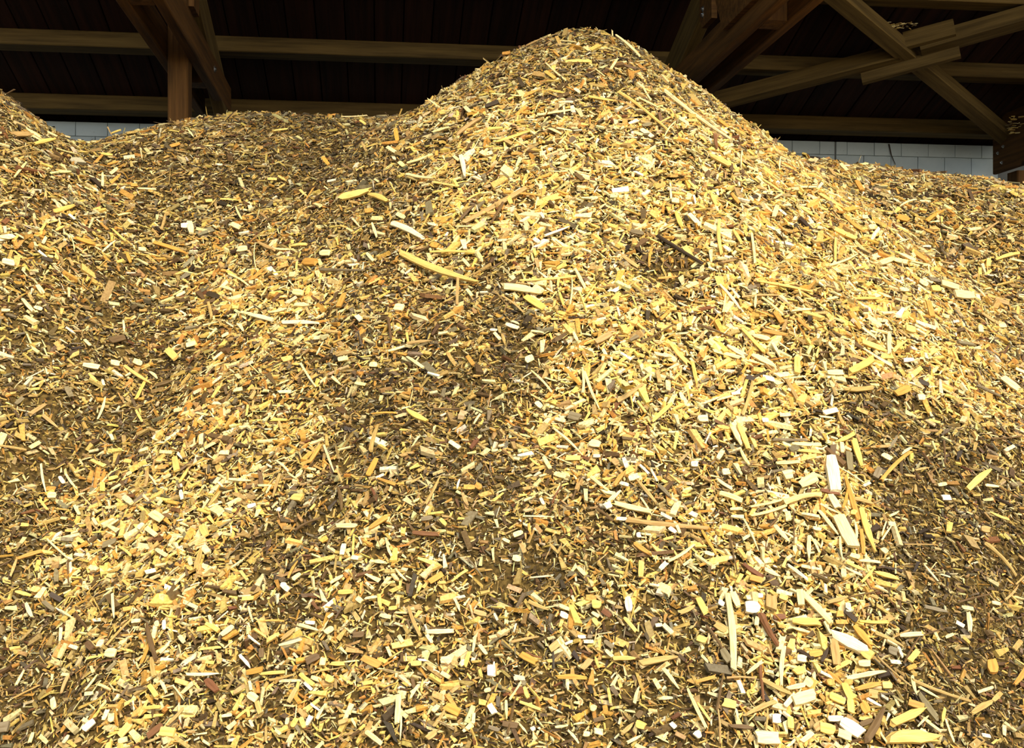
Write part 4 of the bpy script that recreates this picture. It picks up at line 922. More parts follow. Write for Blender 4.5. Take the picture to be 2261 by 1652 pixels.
(1882.4, 667.0, 1934.5, 667.0, 7.4, 'Y', 'wood_splinter', 'long', 'level yellow splinter above the wide yellow plank', 'splinter', 'long splinters on the chip pile'),
(1923.3, 648.4, 1964.2, 663.2, 7.4, 'C', 'wood_splinter', 'long', 'falling cream splinter above the wide yellow plank', 'splinter', 'long splinters on the chip pile'),
(1878.7, 655.8, 1919.6, 631.6, 10.4, 'Y', 'wood_splinter', 'long', 'rising yellow splinter below and left of the orange edge slab', 'splinter', 'long splinters on the chip pile'),
(2044.2, 674.4, 2053.5, 707.9, 12.6, 'O', 'wood_chip', 'flat', 'upright orange chip below the orange edge slab', 'wood chip', 'large chips on the chip pile'),
(2068.4, 629.8, 2105.6, 640.9, 14.9, 'C', 'wood_slab', 'flat', 'falling cream slab below and right of the orange edge slab', 'wood slab', 'large slabs on the chip pile'),
(2098.2, 655.8, 2139.1, 659.5, 20.5, 'C', 'wood_slab', 'flat', 'level cream slab below and right of the orange edge slab', 'wood slab', 'large slabs on the chip pile'),
(2046.1, 644.6, 2064.7, 644.6, 15.6, 'Y', '', 'flat', '', '', ''),
(1979.1, 648.4, 1995.9, 648.4, 11.9, 'C', '', 'flat', '', '', ''),
(2150.3, 640.9, 2176.3, 668.8, 4.5, 'C', '', 'long', '', '', ''),
(2161.4, 696.7, 2198.6, 720.9, 8.2, 'T', 'wood_splinter', 'long', 'falling tan splinter below the yellow edge stick', 'splinter', 'long splinters on the chip pile'),
(2194.9, 667.0, 2224.7, 678.1, 11.2, 'T', 'wood_chip', 'flat', 'falling tan chip below the yellow edge stick', 'wood chip', 'large chips on the chip pile'),
(1901.0, 730.2, 1930.8, 754.4, 5.2, 'C', '', 'long', '', '', ''),
(1958.7, 746.9, 1958.7, 791.6, 9.7, 'C', 'wood_splinter', 'long', 'upright cream splinter above and right of the wide yellow plank', 'splinter', 'long splinters on the chip pile'),
(1899.1, 761.8, 1949.4, 782.3, 13.4, 'Y', 'wood_splinter', 'long', 'falling yellow splinter just above and right of the wide yellow plank', 'splinter', 'long splinters on the chip pile'),
(1964.2, 786.0, 1994.0, 761.8, 8.2, 'Y', 'wood_splinter', 'long', 'rising yellow splinter above and right of the wide yellow plank', 'splinter', 'long splinters on the chip pile'),
(1901.0, 774.9, 1964.2, 813.9, 6.7, 'C', 'wood_splinter', 'long', 'falling cream splinter just above and right of the wide yellow plank', 'splinter', 'long splinters on the chip pile'),
(1867.5, 830.7, 1919.6, 800.9, 16.7, 'Y', 'wood_splinter', 'long', 'wide yellow plank slanting up right on the right slope', 'splinter', 'long splinters on the chip pile'),
(1808.0, 782.3, 1850.8, 782.3, 4.5, 'B', 'wood_stick', 'rod', 'level brown stick above and left of the wide yellow plank', 'stick', 'loose sticks on the chip pile'),
(1822.9, 828.8, 1856.4, 828.8, 12.6, 'C', 'wood_chip', 'flat', 'level cream chip just left of the wide yellow plank', 'wood chip', 'large chips on the chip pile'),
(1856.4, 866.0, 1921.5, 862.3, 11.2, 'T', 'wood_splinter', 'long', 'level tan splinter just below the wide yellow plank', 'splinter', 'long splinters on the chip pile'),
(1968.0, 877.2, 1997.7, 864.1, 16.7, 'O', 'wood_slab', 'flat', 'rising orange slab below and right of the wide yellow plank', 'wood slab', 'large slabs on the chip pile'),
(1986.6, 802.8, 2008.9, 800.9, 9.7, 'W', '', 'flat', '', '', ''),
(2018.2, 882.7, 2033.1, 882.7, 13.4, 'C', '', 'flat', '', '', ''),
(2023.8, 847.4, 2046.1, 856.7, 11.2, 'K', 'bark_piece', 'flat', 'falling blackish bark piece right of the wide yellow plank', 'bark', 'bark pieces on the chip pile'),
(2150.3, 856.7, 2202.3, 880.9, 8.9, 'G', 'wood_stick', 'rod', 'falling grey stick just left of the cream corner slab', 'stick', 'loose sticks on the chip pile'),
(2209.8, 841.8, 2243.3, 867.9, 16.7, 'C', 'wood_slab', 'flat', 'cream slab slanting down right near the right edge', 'wood slab', 'large slabs on the chip pile'),
(2235.8, 819.5, 2260.0, 830.7, 8.2, 'C', '', 'long', '', '', ''),
(2159.6, 726.5, 2161.4, 741.4, 11.2, 'C', '', 'flat', '', '', ''),
(2027.5, 626.0, 2046.1, 637.2, 11.9, 'C', '', 'flat', '', '', ''),
(2202.3, 726.5, 2217.2, 724.6, 11.2, 'C', '', 'flat', '', '', ''),
(1990.3, 730.2, 2010.8, 735.8, 16.7, 'Y', 'wood_chip', 'flat', 'blocky yellow chip above and right of the wide yellow plank', 'wood chip', 'large chips on the chip pile'),
(1811.7, 919.9, 1841.5, 912.5, 11.9, 'W', 'wood_chip', 'flat', 'level white chip below and left of the wide yellow plank', 'wood chip', 'large chips on the chip pile'),
(1848.9, 919.9, 1860.1, 947.8, 7.4, 'T', '', 'long', '', '', ''),
(2049.8, 914.4, 2059.1, 929.2, 5.2, 'C', '', 'long', '', '', ''),
(1977.3, 834.4, 1986.6, 851.1, 4.5, 'C', '', 'long', '', '', ''),
(327.4, 1269.9, 349.7, 1264.4, 10.4, 'W', 'wood_chip', 'flat', 'small bright white tile-like chip in the lower left', 'wood chip', 'large chips on the chip pile'),
(104.2, 1102.5, 122.8, 1102.5, 14.9, 'C', 'wood_chip', 'flat', 'cream square chip touching an orange one, lower left', 'wood chip', 'large chips on the chip pile'),
(111.6, 1087.6, 130.2, 1087.6, 11.2, 'O', '', 'flat', '', '', ''),
(137.6, 1061.6, 146.9, 1076.5, 8.2, 'W', '', 'flat', '', '', ''),
(91.1, 1031.8, 102.3, 1095.1, 5.2, 'C', 'wood_splinter', 'long', 'upright cream splinter just above and left of the cream square pair', 'splinter', 'long splinters on the chip pile'),
(148.8, 1054.2, 174.9, 1089.5, 5.2, 'C', '', 'long', '', '', ''),
(234.4, 1210.4, 262.3, 1199.3, 14.1, 'G', 'bark_piece', 'flat', 'rising grey bark piece above and left of the white tile chip', 'bark', 'bark pieces on the chip pile'),
(139.5, 1197.4, 165.6, 1199.3, 8.9, 'G', '', 'flat', '', '', ''),
(44.6, 1165.8, 63.2, 1166.5, 8.2, 'Y', '', 'flat', '', '', ''),
(344.1, 1143.5, 366.4, 1158.3, 18.6, 'C', 'wood_chip', 'flat', 'falling cream chip below the yellow crossed stick', 'wood chip', 'large chips on the chip pile'),
(331.1, 1175.1, 353.4, 1191.8, 11.2, 'C', 'wood_chip', 'flat', 'falling cream chip above the white level stick', 'wood chip', 'large chips on the chip pile'),
(401.8, 1091.4, 405.5, 1111.8, 8.2, 'W', '', 'flat', '', '', ''),
(308.8, 1175.1, 319.9, 1163.9, 10.4, 'C', '', 'flat', '', '', ''),
(245.5, 1165.8, 266.0, 1152.8, 5.2, 'C', '', 'long', '', '', ''),
(323.7, 1085.8, 329.2, 1046.7, 6.7, 'T', '', 'long', '', '', ''),
(331.1, 1056.0, 349.7, 1080.2, 4.5, 'C', '', 'long', '', '', ''),
(390.6, 1020.7, 396.2, 1050.4, 13.4, 'Y', 'wood_chip', 'flat', 'upright yellow chip below and right of the pale forked splinter', 'wood chip', 'large chips on the chip pile'),
(360.9, 1003.9, 386.9, 1005.8, 8.2, 'C', '', 'flat', '', '', ''),
(316.2, 1002.1, 334.8, 996.5, 8.2, 'C', '', 'flat', '', '', ''),
(282.7, 1024.4, 297.6, 1026.3, 8.9, 'Y', '', 'flat', '', '', ''),
(241.8, 1065.3, 262.3, 1059.7, 8.9, 'Y', '', 'flat', '', '', ''),
(399.9, 1072.8, 416.7, 1046.7, 7.4, 'Y', '', 'long', '', '', ''),
(271.6, 1216.0, 297.6, 1236.5, 6.0, 'Y', '', 'long', '', '', ''),
(297.6, 1225.3, 310.6, 1221.6, 11.2, 'O', '', 'flat', '', '', ''),
(433.4, 1269.9, 448.3, 1217.9, 11.2, 'T', 'wood_splinter', 'long', 'upright tan splinter right of the white tile chip', 'splinter', 'long splinters on the chip pile'),
(422.2, 1243.9, 427.8, 1258.8, 9.7, 'C', '', 'flat', '', '', ''),
(351.6, 1221.6, 375.7, 1236.5, 9.3, 'C', '', 'flat', '', '', ''),
(126.5, 1296.0, 126.5, 1269.9, 10.4, 'G', '', 'flat', '', '', ''),
(152.5, 1247.6, 154.4, 1297.8, 4.5, 'B', 'twig', 'rod', 'upright brown twig below the cream square pair', 'twig', 'loose twigs on the chip pile'),
(107.9, 1199.3, 152.5, 1240.2, 4.5, 'C', '', 'long', '', '', ''),
(22.3, 1281.1, 37.2, 1240.2, 6.7, 'T', '', 'long', '', '', ''),
(37.2, 1240.2, 89.3, 1223.4, 8.9, 'O', 'wood_splinter', 'long', 'rising orange splinter below the cream square pair', 'splinter', 'long splinters on the chip pile'),
(206.5, 1260.6, 223.2, 1266.2, 11.2, 'C', '', 'flat', '', '', ''),
(282.7, 1108.1, 299.5, 1123.0, 13.4, 'C', '', 'flat', '', '', ''),
(167.4, 1126.7, 178.6, 1147.2, 7.4, 'C', '', 'flat', '', '', ''),
(290.2, 1102.5, 305.1, 1103.3, 8.9, 'R', 'bark_piece', 'flat', 'level reddish-brown bark piece above the white tile chip', 'bark', 'bark pieces on the chip pile'),
(245.5, 968.6, 251.1, 981.6, 7.4, 'C', '', 'flat', '', '', ''),
(137.6, 1150.9, 150.7, 1152.8, 6.7, 'C', '', 'flat', '', '', ''),
(0.0, 987.2, 55.8, 996.5, 5.2, 'T', '', 'long', '', '', ''),
(61.4, 994.6, 83.7, 981.6, 9.3, 'C', '', 'flat', '', '', ''),
(210.2, 1154.6, 219.5, 1169.5, 6.7, 'C', '', 'flat', '', '', ''),
(820.3, 1007.7, 837.0, 950.0, 9.7, 'T', 'wood_splinter', 'long', 'upright tan strip left of the lower middle', 'splinter', 'long splinters on the chip pile'),
(749.6, 1167.6, 796.1, 1167.6, 11.2, 'C', 'wood_splinter', 'long', 'pale boat-shaped level chip in the lower middle', 'splinter', 'long splinters on the chip pile'),
(814.7, 1175.1, 855.6, 1149.0, 11.9, 'O', 'wood_splinter', 'long', 'orange block slanting up right beside the pale level chip', 'splinter', 'long splinters on the chip pile'),
(757.1, 1234.6, 762.6, 1210.4, 11.2, 'W', '', 'flat', '', '', ''),
(812.9, 1061.6, 831.5, 1024.4, 13.4, 'O', 'wood_slab', 'flat', 'rising orange slab just below the upright tan strip', 'wood slab', 'large slabs on the chip pile'),
(684.5, 1031.8, 708.7, 992.8, 9.7, 'O', 'wood_splinter', 'long', 'rising orange splinter left of the upright tan strip', 'splinter', 'long splinters on the chip pile'),
(615.7, 1026.3, 641.7, 1048.6, 5.2, 'C', '', 'long', '', '', ''),
(641.7, 1052.3, 660.3, 1065.3, 4.5, 'C', '', 'long', '', '', ''),
(604.5, 1106.2, 619.4, 1056.0, 6.7, 'T', 'wood_splinter', 'long', 'upright tan splinter above and left of the pale level chip', 'splinter', 'long splinters on the chip pile'),
(654.8, 1106.2, 675.2, 1108.1, 16.7, 'Y', 'wood_chip', 'flat', 'blocky yellow chip above and left of the pale level chip', 'wood chip', 'large chips on the chip pile'),
(718.0, 990.9, 740.3, 1050.4, 5.2, 'C', 'wood_splinter', 'long', 'upright cream splinter below and left of the upright tan strip', 'splinter', 'long splinters on the chip pile'),
(749.6, 1083.9, 758.9, 1136.0, 8.2, 'B', 'bark_piece', 'long', 'upright brown bark piece just above the pale level chip', 'bark', 'bark pieces on the chip pile'),
(824.0, 1087.6, 835.2, 1117.4, 6.7, 'R', 'bark_piece', 'long', 'upright reddish-brown bark piece just above the orange block', 'bark', 'bark pieces on the chip pile'),
(838.9, 1065.3, 879.8, 1080.2, 7.4, 'O', 'wood_splinter', 'long', 'falling orange splinter above the orange block', 'splinter', 'long splinters on the chip pile'),
(745.9, 1043.0, 758.9, 1072.8, 4.5, 'T', '', 'long', '', '', ''),
(727.3, 1128.6, 745.9, 1110.0, 6.7, 'K', 'bark_piece', 'long', 'rising blackish bark piece just above and left of the pale level chip', 'bark', 'bark pieces on the chip pile'),
(652.9, 1173.2, 708.7, 1147.2, 6.7, 'B', 'wood_stick', 'rod', 'rising brown stick left of the pale level chip', 'stick', 'loose sticks on the chip pile'),
(487.3, 1173.2, 519.0, 1152.8, 4.5, 'G', 'twig', 'rod', 'rising grey twig above and right of the white tile chip', 'twig', 'loose twigs on the chip pile'),
(548.7, 1126.7, 567.3, 1121.1, 9.7, 'W', '', 'flat', '', '', ''),
(463.2, 1124.9, 485.5, 1096.9, 8.9, 'T', 'wood_splinter', 'long', 'rising tan splinter above and right of the white tile chip', 'splinter', 'long splinters on the chip pile'),
(522.7, 1098.8, 548.7, 1108.1, 9.3, 'T', '', 'flat', '', '', ''),
(708.7, 1204.8, 723.6, 1195.5, 12.6, 'O', '', 'flat', '', '', ''),
(712.4, 1173.2, 721.7, 1169.5, 11.2, 'W', '', 'flat', '', '', ''),
(649.2, 1284.8, 665.9, 1271.8, 9.7, 'C', '', 'flat', '', '', ''),
(483.6, 1284.8, 505.9, 1262.5, 11.2, 'T', 'wood_chip', 'flat', 'rising tan chip right of the white tile chip', 'wood chip', 'large chips on the chip pile'),
(638.0, 1283.0, 658.5, 1247.6, 6.0, 'O', '', 'long', '', '', ''),
(783.1, 1236.5, 785.0, 1191.8, 5.2, 'Y', '', 'long', '', '', ''),
(857.5, 1214.1, 866.8, 1236.5, 6.7, 'C', '', 'long', '', '', ''),
(785.0, 1236.5, 798.0, 1238.3, 9.7, 'W', '', 'flat', '', '', ''),
(452.0, 1217.9, 463.2, 1232.7, 14.9, 'C', '', 'flat', '', '', ''),
(474.3, 1078.3, 485.5, 1065.3, 8.9, 'C', '', 'flat', '', '', ''),
(515.2, 1065.3, 559.9, 1069.0, 6.7, 'C', '', 'long', '', '', ''),
(576.6, 1078.3, 600.8, 1078.3, 6.0, 'C', '', 'long', '', '', ''),
(587.8, 1098.8, 598.9, 1080.2, 5.2, 'C', '', 'long', '', '', ''),
(619.4, 1132.3, 626.9, 1132.3, 10.4, 'W', '', 'flat', '', '', ''),
(682.7, 1057.9, 695.7, 1057.9, 8.2, 'C', '', 'flat', '', '', ''),
(824.0, 1243.9, 855.6, 1247.6, 8.2, 'C', '', 'long', '', '', ''),
(876.1, 1262.5, 900.3, 1288.5, 5.2, 'C', '', 'long', '', '', ''),
(626.9, 1296.0, 638.0, 1297.8, 10.4, 'W', '', 'flat', '', '', ''),
(731.0, 1292.3, 757.1, 1277.4, 8.2, 'C', '', 'long', '', '', ''),
(452.0, 1173.2, 463.2, 1195.5, 16.7, 'Y', 'wood_chip', 'flat', 'falling yellow chip above and right of the white tile chip', 'wood chip', 'large chips on the chip pile'),
(492.9, 1005.8, 511.5, 1005.8, 10.4, 'C', '', 'flat', '', '', ''),
(939.3, 1123.0, 971.0, 1061.6, 6.7, 'T', 'wood_splinter', 'long', 'tan splinter leaning up right in the middle of the lower slope', 'splinter', 'long splinters on the chip pile'),
(1223.9, 953.7, 1289.0, 1013.2, 5.2, 'C', 'wood_splinter', 'long', 'thin cream splinter slanting down right, centre of the lower slope', 'splinter', 'long splinters on the chip pile'),
(1023.0, 1082.1, 1047.2, 1082.1, 11.2, 'O', '', 'flat', '', '', ''),
(1052.8, 1078.3, 1064.0, 1087.6, 12.6, 'O', '', 'flat', '', '', ''),
(1261.1, 1113.7, 1289.0, 1035.6, 5.2, 'B', 'twig', 'rod', 'upright brown twig below the thin cream splinter', 'twig', 'loose twigs on the chip pile'),
(1216.5, 1121.1, 1237.0, 1083.9, 4.5, 'R', 'twig', 'rod', 'rising reddish-brown twig below the thin cream splinter', 'twig', 'loose twigs on the chip pile'),
(915.2, 1182.5, 967.2, 1186.2, 10.4, 'R', 'bark_piece', 'long', 'reddish-brown bark piece lying level in the lower middle', 'bark', 'bark pieces on the chip pile'),
(930.0, 1152.8, 954.2, 1149.0, 10.4, 'G', 'wood_chip', 'flat', 'level grey chip just above the purple-brown bark', 'wood chip', 'large chips on the chip pile'),
(1153.3, 1145.3, 1222.1, 1147.2, 3.7, 'C', '', 'long', '', '', ''),
(997.0, 983.5, 1019.3, 998.4, 9.7, 'W', '', 'flat', '', '', ''),
(1320.7, 1132.3, 1356.0, 1158.3, 8.2, 'B', 'wood_stick', 'rod', 'falling brown stick left of the long flat stick', 'stick', 'loose sticks on the chip pile'),
(1331.8, 1128.6, 1346.7, 1121.1, 14.9, 'W', '', 'flat', '', '', ''),
(1302.1, 1057.9, 1343.0, 1091.4, 7.4, 'C', 'wood_splinter', 'long', 'falling cream splinter below and right of the thin cream splinter', 'splinter', 'long splinters on the chip pile'),
(1309.5, 985.3, 1328.1, 989.1, 16.7, 'C', 'wood_chip', 'flat', 'blocky cream chip just right of the thin cream splinter', 'wood chip', 'large chips on the chip pile'),
(1313.2, 1013.2, 1328.1, 1013.2, 8.2, 'W', '', 'flat', '', '', ''),
(1250.0, 1018.8, 1281.6, 1018.8, 11.9, 'Y', 'wood_chip', 'flat', 'level yellow chip just below the thin cream splinter', 'wood chip', 'large chips on the chip pile'),
(1272.3, 1039.3, 1290.9, 1041.1, 8.9, 'Y', '', 'flat', '', '', ''),
(1227.7, 1054.2, 1250.0, 1061.6, 11.2, 'C', '', 'flat', '', '', ''),
(1132.8, 1188.1, 1151.4, 1180.7, 11.2, 'C', '', 'flat', '', '', ''),
(1149.5, 1203.0, 1160.7, 1229.0, 10.4, 'T', '', 'flat', '', '', ''),
(1134.7, 1236.5, 1153.3, 1240.2, 14.9, 'C', '', 'flat', '', '', ''),
(995.1, 1290.4, 1026.8, 1266.2, 6.7, 'Y', '', 'long', '', '', ''),
(944.9, 1292.3, 974.7, 1273.7, 13.4, 'O', 'wood_chip', 'flat', 'rising orange chip below the purple-brown bark', 'wood chip', 'large chips on the chip pile'),
(1276.0, 1258.8, 1294.6, 1277.4, 8.9, 'C', '', 'flat', '', '', ''),
(1218.4, 1210.4, 1235.1, 1229.0, 6.7, 'T', '', 'long', '', '', ''),
(1008.2, 1087.6, 1013.7, 1069.0, 5.2, 'W', '', 'long', '', '', ''),
(1023.0, 1098.8, 1034.2, 1124.9, 8.2, 'T', '', 'long', '', '', ''),
(1201.6, 1020.7, 1216.5, 1046.7, 9.7, 'C', '', 'flat', '', '', ''),
(1171.9, 1020.7, 1190.5, 1035.6, 5.2, 'Y', '', 'long', '', '', ''),
(1123.5, 957.4, 1160.7, 979.8, 4.5, 'T', '', 'long', '', '', ''),
(1030.5, 1236.5, 1064.0, 1277.4, 4.5, 'G', 'twig', 'rod', 'falling grey twig below and right of the purple-brown bark', 'twig', 'loose twigs on the chip pile'),
(974.7, 1154.6, 987.7, 1167.6, 8.9, 'Y', '', 'flat', '', '', ''),
(904.0, 1072.8, 926.3, 1061.6, 6.0, 'T', '', 'long', '', '', ''),
(1112.3, 1195.5, 1127.2, 1203.0, 7.4, 'C', '', 'flat', '', '', ''),
(1168.1, 1165.8, 1171.9, 1188.1, 6.7, 'O', '', 'long', '', '', ''),
(1194.2, 1110.0, 1201.6, 1124.9, 7.4, 'W', '', 'flat', '', '', ''),
(1359.7, 1150.9, 1383.9, 1152.8, 8.2, 'W', '', 'flat', '', '', ''),
(1382.0, 1154.6, 1558.8, 1173.2, 14.1, 'T', 'wood_stick', 'rod', 'long flat tan stick lying nearly level in the middle right', 'stick', 'loose sticks on the chip pile'),
(1356.0, 1117.4, 1436.0, 1136.0, 11.9, 'C', 'wood_splinter', 'long', 'level cream splinter above and left of the long flat stick', 'splinter', 'long splinters on the chip pile'),
(1415.5, 1108.1, 1439.7, 1147.2, 4.5, 'C', '', 'long', '', '', ''),
(1631.3, 950.0, 1653.6, 1002.1, 11.9, 'Y', 'wood_splinter', 'long', 'upright yellow slab above the long flat stick', 'splinter', 'long splinters on the chip pile'),
(1618.3, 953.7, 1636.9, 990.9, 11.2, 'C', 'wood_splinter', 'long', 'falling cream splinter just left of the yellow upright slab', 'splinter', 'long splinters on the chip pile'),
(1636.9, 1002.1, 1655.5, 1035.6, 7.4, 'C', '', 'long', '', '', ''),
(1702.0, 977.9, 1776.4, 979.8, 8.2, 'G', 'wood_stick', 'rod', 'level grey stick right of the yellow upright slab', 'stick', 'loose sticks on the chip pile'),
(1742.9, 987.2, 1808.0, 989.1, 9.3, 'C', 'wood_splinter', 'long', 'level cream splinter above and left of the big white slab', 'splinter', 'long splinters on the chip pile'),
(1757.8, 1002.1, 1808.0, 1007.7, 8.2, 'Y', 'wood_splinter', 'long', 'level yellow splinter above and left of the big white slab', 'splinter', 'long splinters on the chip pile'),
(1709.4, 1030.0, 1765.2, 1026.3, 8.2, 'C', 'wood_splinter', 'long', 'level cream splinter left of the big white slab', 'splinter', 'long splinters on the chip pile'),
(1757.8, 1020.7, 1808.0, 1016.2, 5.2, 'C', '', 'long', '', '', ''),
(1728.0, 1057.9, 1746.6, 1054.2, 22.3, 'C', 'wood_chip', 'flat', 'blocky cream chip left of the big white slab', 'wood chip', 'large chips on the chip pile'),
(1761.5, 1080.2, 1795.0, 1061.6, 22.3, 'C', 'wood_slab', 'flat', 'rising cream slab just left of the big white slab', 'wood slab', 'large slabs on the chip pile'),
(1713.1, 1169.5, 1746.6, 1206.7, 9.7, 'C', 'wood_splinter', 'long', 'cream rod slanting down right, below the forked branch area', 'splinter', 'long splinters on the chip pile'),
(1642.5, 1156.5, 1674.1, 1225.3, 4.5, 'C', 'wood_splinter', 'long', 'falling cream splinter left of the cream rod', 'splinter', 'long splinters on the chip pile'),
(1592.2, 1096.9, 1633.2, 1111.8, 13.4, 'C', 'wood_splinter', 'long', 'nearest falling cream splinter below the yellow upright slab', 'splinter', 'long splinters on the chip pile'),
(1586.7, 1050.4, 1603.4, 1048.6, 14.9, 'C', '', 'flat', '', '', ''),
(1521.6, 1031.8, 1536.4, 1031.8, 13.4, 'W', '', 'flat', '', '', ''),
(1579.2, 1024.4, 1590.4, 1005.8, 11.2, 'C', '', 'flat', '', '', ''),
(1579.2, 1063.5, 1612.7, 1085.8, 8.2, 'C', 'wood_splinter', 'long', 'falling cream splinter below and left of the yellow upright slab', 'splinter', 'long splinters on the chip pile'),
(1609.0, 1130.4, 1635.0, 1129.7, 7.4, 'C', '', 'long', '', '', ''),
(1471.3, 1247.6, 1527.1, 1210.4, 7.4, 'C', 'wood_splinter', 'long', 'rising cream splinter below and right of the long flat stick', 'splinter', 'long splinters on the chip pile'),
(1452.7, 1266.2, 1467.6, 1251.3, 10.4, 'W', '', 'flat', '', '', ''),
(1402.5, 1206.7, 1437.8, 1230.9, 10.4, 'O', 'wood_splinter', 'long', 'falling orange splinter below and left of the long flat stick', 'splinter', 'long splinters on the chip pile'),
(1413.7, 1286.7, 1415.5, 1251.3, 12.6, 'Y', 'wood_chip', 'flat', 'upright yellow chip above the white diamond chip', 'wood chip', 'large chips on the chip pile'),
(1549.5, 1180.7, 1581.1, 1232.7, 7.4, 'O', 'wood_splinter', 'long', 'falling orange splinter below and right of the long flat stick', 'splinter', 'long splinters on the chip pile'),
(1607.1, 1191.8, 1625.7, 1277.4, 5.2, 'B', 'twig', 'rod', 'upright brown twig above the white block', 'twig', 'loose twigs on the chip pile'),
(1638.7, 1251.3, 1683.4, 1281.1, 10.4, 'R', 'bark_piece', 'long', 'falling reddish-brown bark piece above the white block', 'bark', 'bark pieces on the chip pile'),
(1653.6, 1281.1, 1679.7, 1288.5, 13.4, 'O', 'wood_chip', 'flat', 'falling orange chip just above the white block', 'wood chip', 'large chips on the chip pile'),
(1741.0, 1255.1, 1783.8, 1286.7, 7.4, 'W', 'wood_splinter', 'long', 'falling white splinter below the cream rod', 'splinter', 'long splinters on the chip pile'),
(1404.4, 1188.1, 1413.7, 1188.1, 11.9, 'W', '', 'flat', '', '', ''),
(1476.9, 1173.2, 1491.8, 1184.4, 10.4, 'W', 'wood_chip', 'flat', 'falling white chip just below and right of the long flat stick', 'wood chip', 'large chips on the chip pile'),
(1488.1, 1162.1, 1501.1, 1188.1, 7.4, 'C', '', 'long', '', '', ''),
(1694.5, 1173.2, 1724.3, 1132.3, 5.2, 'B', 'twig', 'rod', 'rising brown twig just above and left of the cream rod', 'twig', 'loose twigs on the chip pile'),
(1750.3, 1136.0, 1752.2, 1214.1, 3.7, 'B', 'twig', 'rod', 'upright brown twig just above and right of the cream rod', 'twig', 'loose twigs on the chip pile'),
(1687.1, 1262.5, 1720.6, 1279.2, 8.9, 'C', 'wood_splinter', 'long', 'falling cream splinter below the cream rod', 'splinter', 'long splinters on the chip pile'),
(1553.2, 1225.3, 1573.6, 1230.9, 8.9, 'C', '', 'flat', '', '', ''),
(1408.1, 1069.0, 1449.0, 1119.3, 8.2, 'T', 'wood_splinter', 'long', 'falling tan splinter above and left of the long flat stick', 'splinter', 'long splinters on the chip pile'),
(1356.0, 1080.2, 1378.3, 1050.4, 9.7, 'O', 'wood_splinter', 'long', 'rising orange splinter below and right of the thin cream splinter', 'splinter', 'long splinters on the chip pile'),
(1370.9, 1072.8, 1389.5, 1078.3, 8.9, 'W', '', 'flat', '', '', ''),
(1385.8, 1065.3, 1406.2, 1057.9, 13.4, 'C', '', 'flat', '', '', ''),
(1378.3, 1020.7, 1385.8, 1043.0, 8.9, 'W', '', 'flat', '', '', ''),
(1454.6, 1080.2, 1478.8, 1106.2, 8.9, 'G', 'bark_piece', 'long', 'falling grey bark piece above the long flat stick', 'bark', 'bark pieces on the chip pile'),
(1523.4, 1139.7, 1538.3, 1147.2, 11.2, 'W', '', 'flat', '', '', ''),
(1679.7, 1247.6, 1694.5, 1243.9, 11.9, 'C', '', 'flat', '', '', ''),
(1789.4, 1171.4, 1808.0, 1175.1, 8.9, 'C', '', 'flat', '', '', ''),
(1768.9, 1139.7, 1806.1, 1147.2, 6.7, 'C', '', 'long', '', '', ''),
(1768.9, 1255.1, 1808.0, 1262.5, 7.4, 'C', '', 'long', '', '', ''),
(1783.8, 1195.5, 1783.8, 1243.9, 8.9, 'C', 'wood_splinter', 'long', 'upright cream splinter just below and right of the cream rod', 'splinter', 'long splinters on the chip pile'),
(1787.5, 1191.8, 1808.0, 1229.0, 5.2, 'C', '', 'long', '', '', ''),
(1739.2, 1143.5, 1741.0, 1162.1, 11.9, 'C', '', 'flat', '', '', ''),
(1648.0, 1210.4, 1649.9, 1225.3, 11.9, 'T', '', 'flat', '', '', ''),
(1357.9, 1024.4, 1367.2, 1035.6, 13.4, 'T', '', 'flat', '', '', ''),
(1413.7, 1035.6, 1432.3, 1054.2, 6.0, 'W', '', 'long', '', '', ''),
(1436.0, 1044.9, 1449.0, 1069.0, 5.2, 'W', '', 'long', '', '', ''),
(1828.5, 1020.7, 1839.6, 1096.9, 27.9, 'W', 'wood_slab', 'flat', 'big blank white wood slab standing upright in the fresh chips', 'wood slab', 'large slabs on the chip pile'),
(1808.0, 1087.6, 1848.9, 1096.9, 8.9, 'R', 'bark_piece', 'long', 'level reddish-brown bark piece just below the big white slab', 'bark', 'bark pieces on the chip pile'),
(1832.2, 1102.5, 1848.9, 1132.3, 14.9, 'C', 'wood_chip', 'flat', 'falling cream chip just below the big white slab', 'wood chip', 'large chips on the chip pile'),
(1863.8, 1065.3, 1891.7, 1158.3, 11.2, 'O', 'wood_splinter', 'long', 'upright orange splinter just below and right of the big white slab', 'splinter', 'long splinters on the chip pile'),
(1856.4, 1132.3, 1865.7, 1093.2, 6.7, 'O', '', 'long', '', '', ''),
(1899.1, 1136.0, 1928.9, 1227.2, 13.4, 'Y', 'wood_splinter', 'long', 'knotty yellow plank leaning beside the speckled cream slab', 'splinter', 'long splinters on the chip pile'),
(1897.3, 1180.7, 1902.9, 1232.7, 9.7, 'O', 'wood_splinter', 'long', 'upright orange splinter just below and left of the knotty yellow plank', 'splinter', 'long splinters on the chip pile'),
(1848.9, 1150.9, 1882.4, 1217.9, 27.9, 'C', 'wood_slab', 'flat', 'wide speckled cream slab below the big white slab', 'wood slab', 'large slabs on the chip pile'),
(1884.3, 1162.1, 1888.0, 1203.0, 6.0, 'C', '', 'long', '', '', ''),
(1852.6, 1195.5, 1858.2, 1247.6, 5.2, 'C', '', 'long', '', '', ''),
(1882.4, 983.5, 1899.1, 1039.3, 13.4, 'Y', 'wood_splinter', 'long', 'upright yellow splinter above and right of the big white slab', 'splinter', 'long splinters on the chip pile'),
(1869.4, 1009.5, 1873.1, 1050.4, 14.9, 'G', 'bark_piece', 'flat', 'upright grey bark piece just above and right of the big white slab', 'bark', 'bark pieces on the chip pile'),
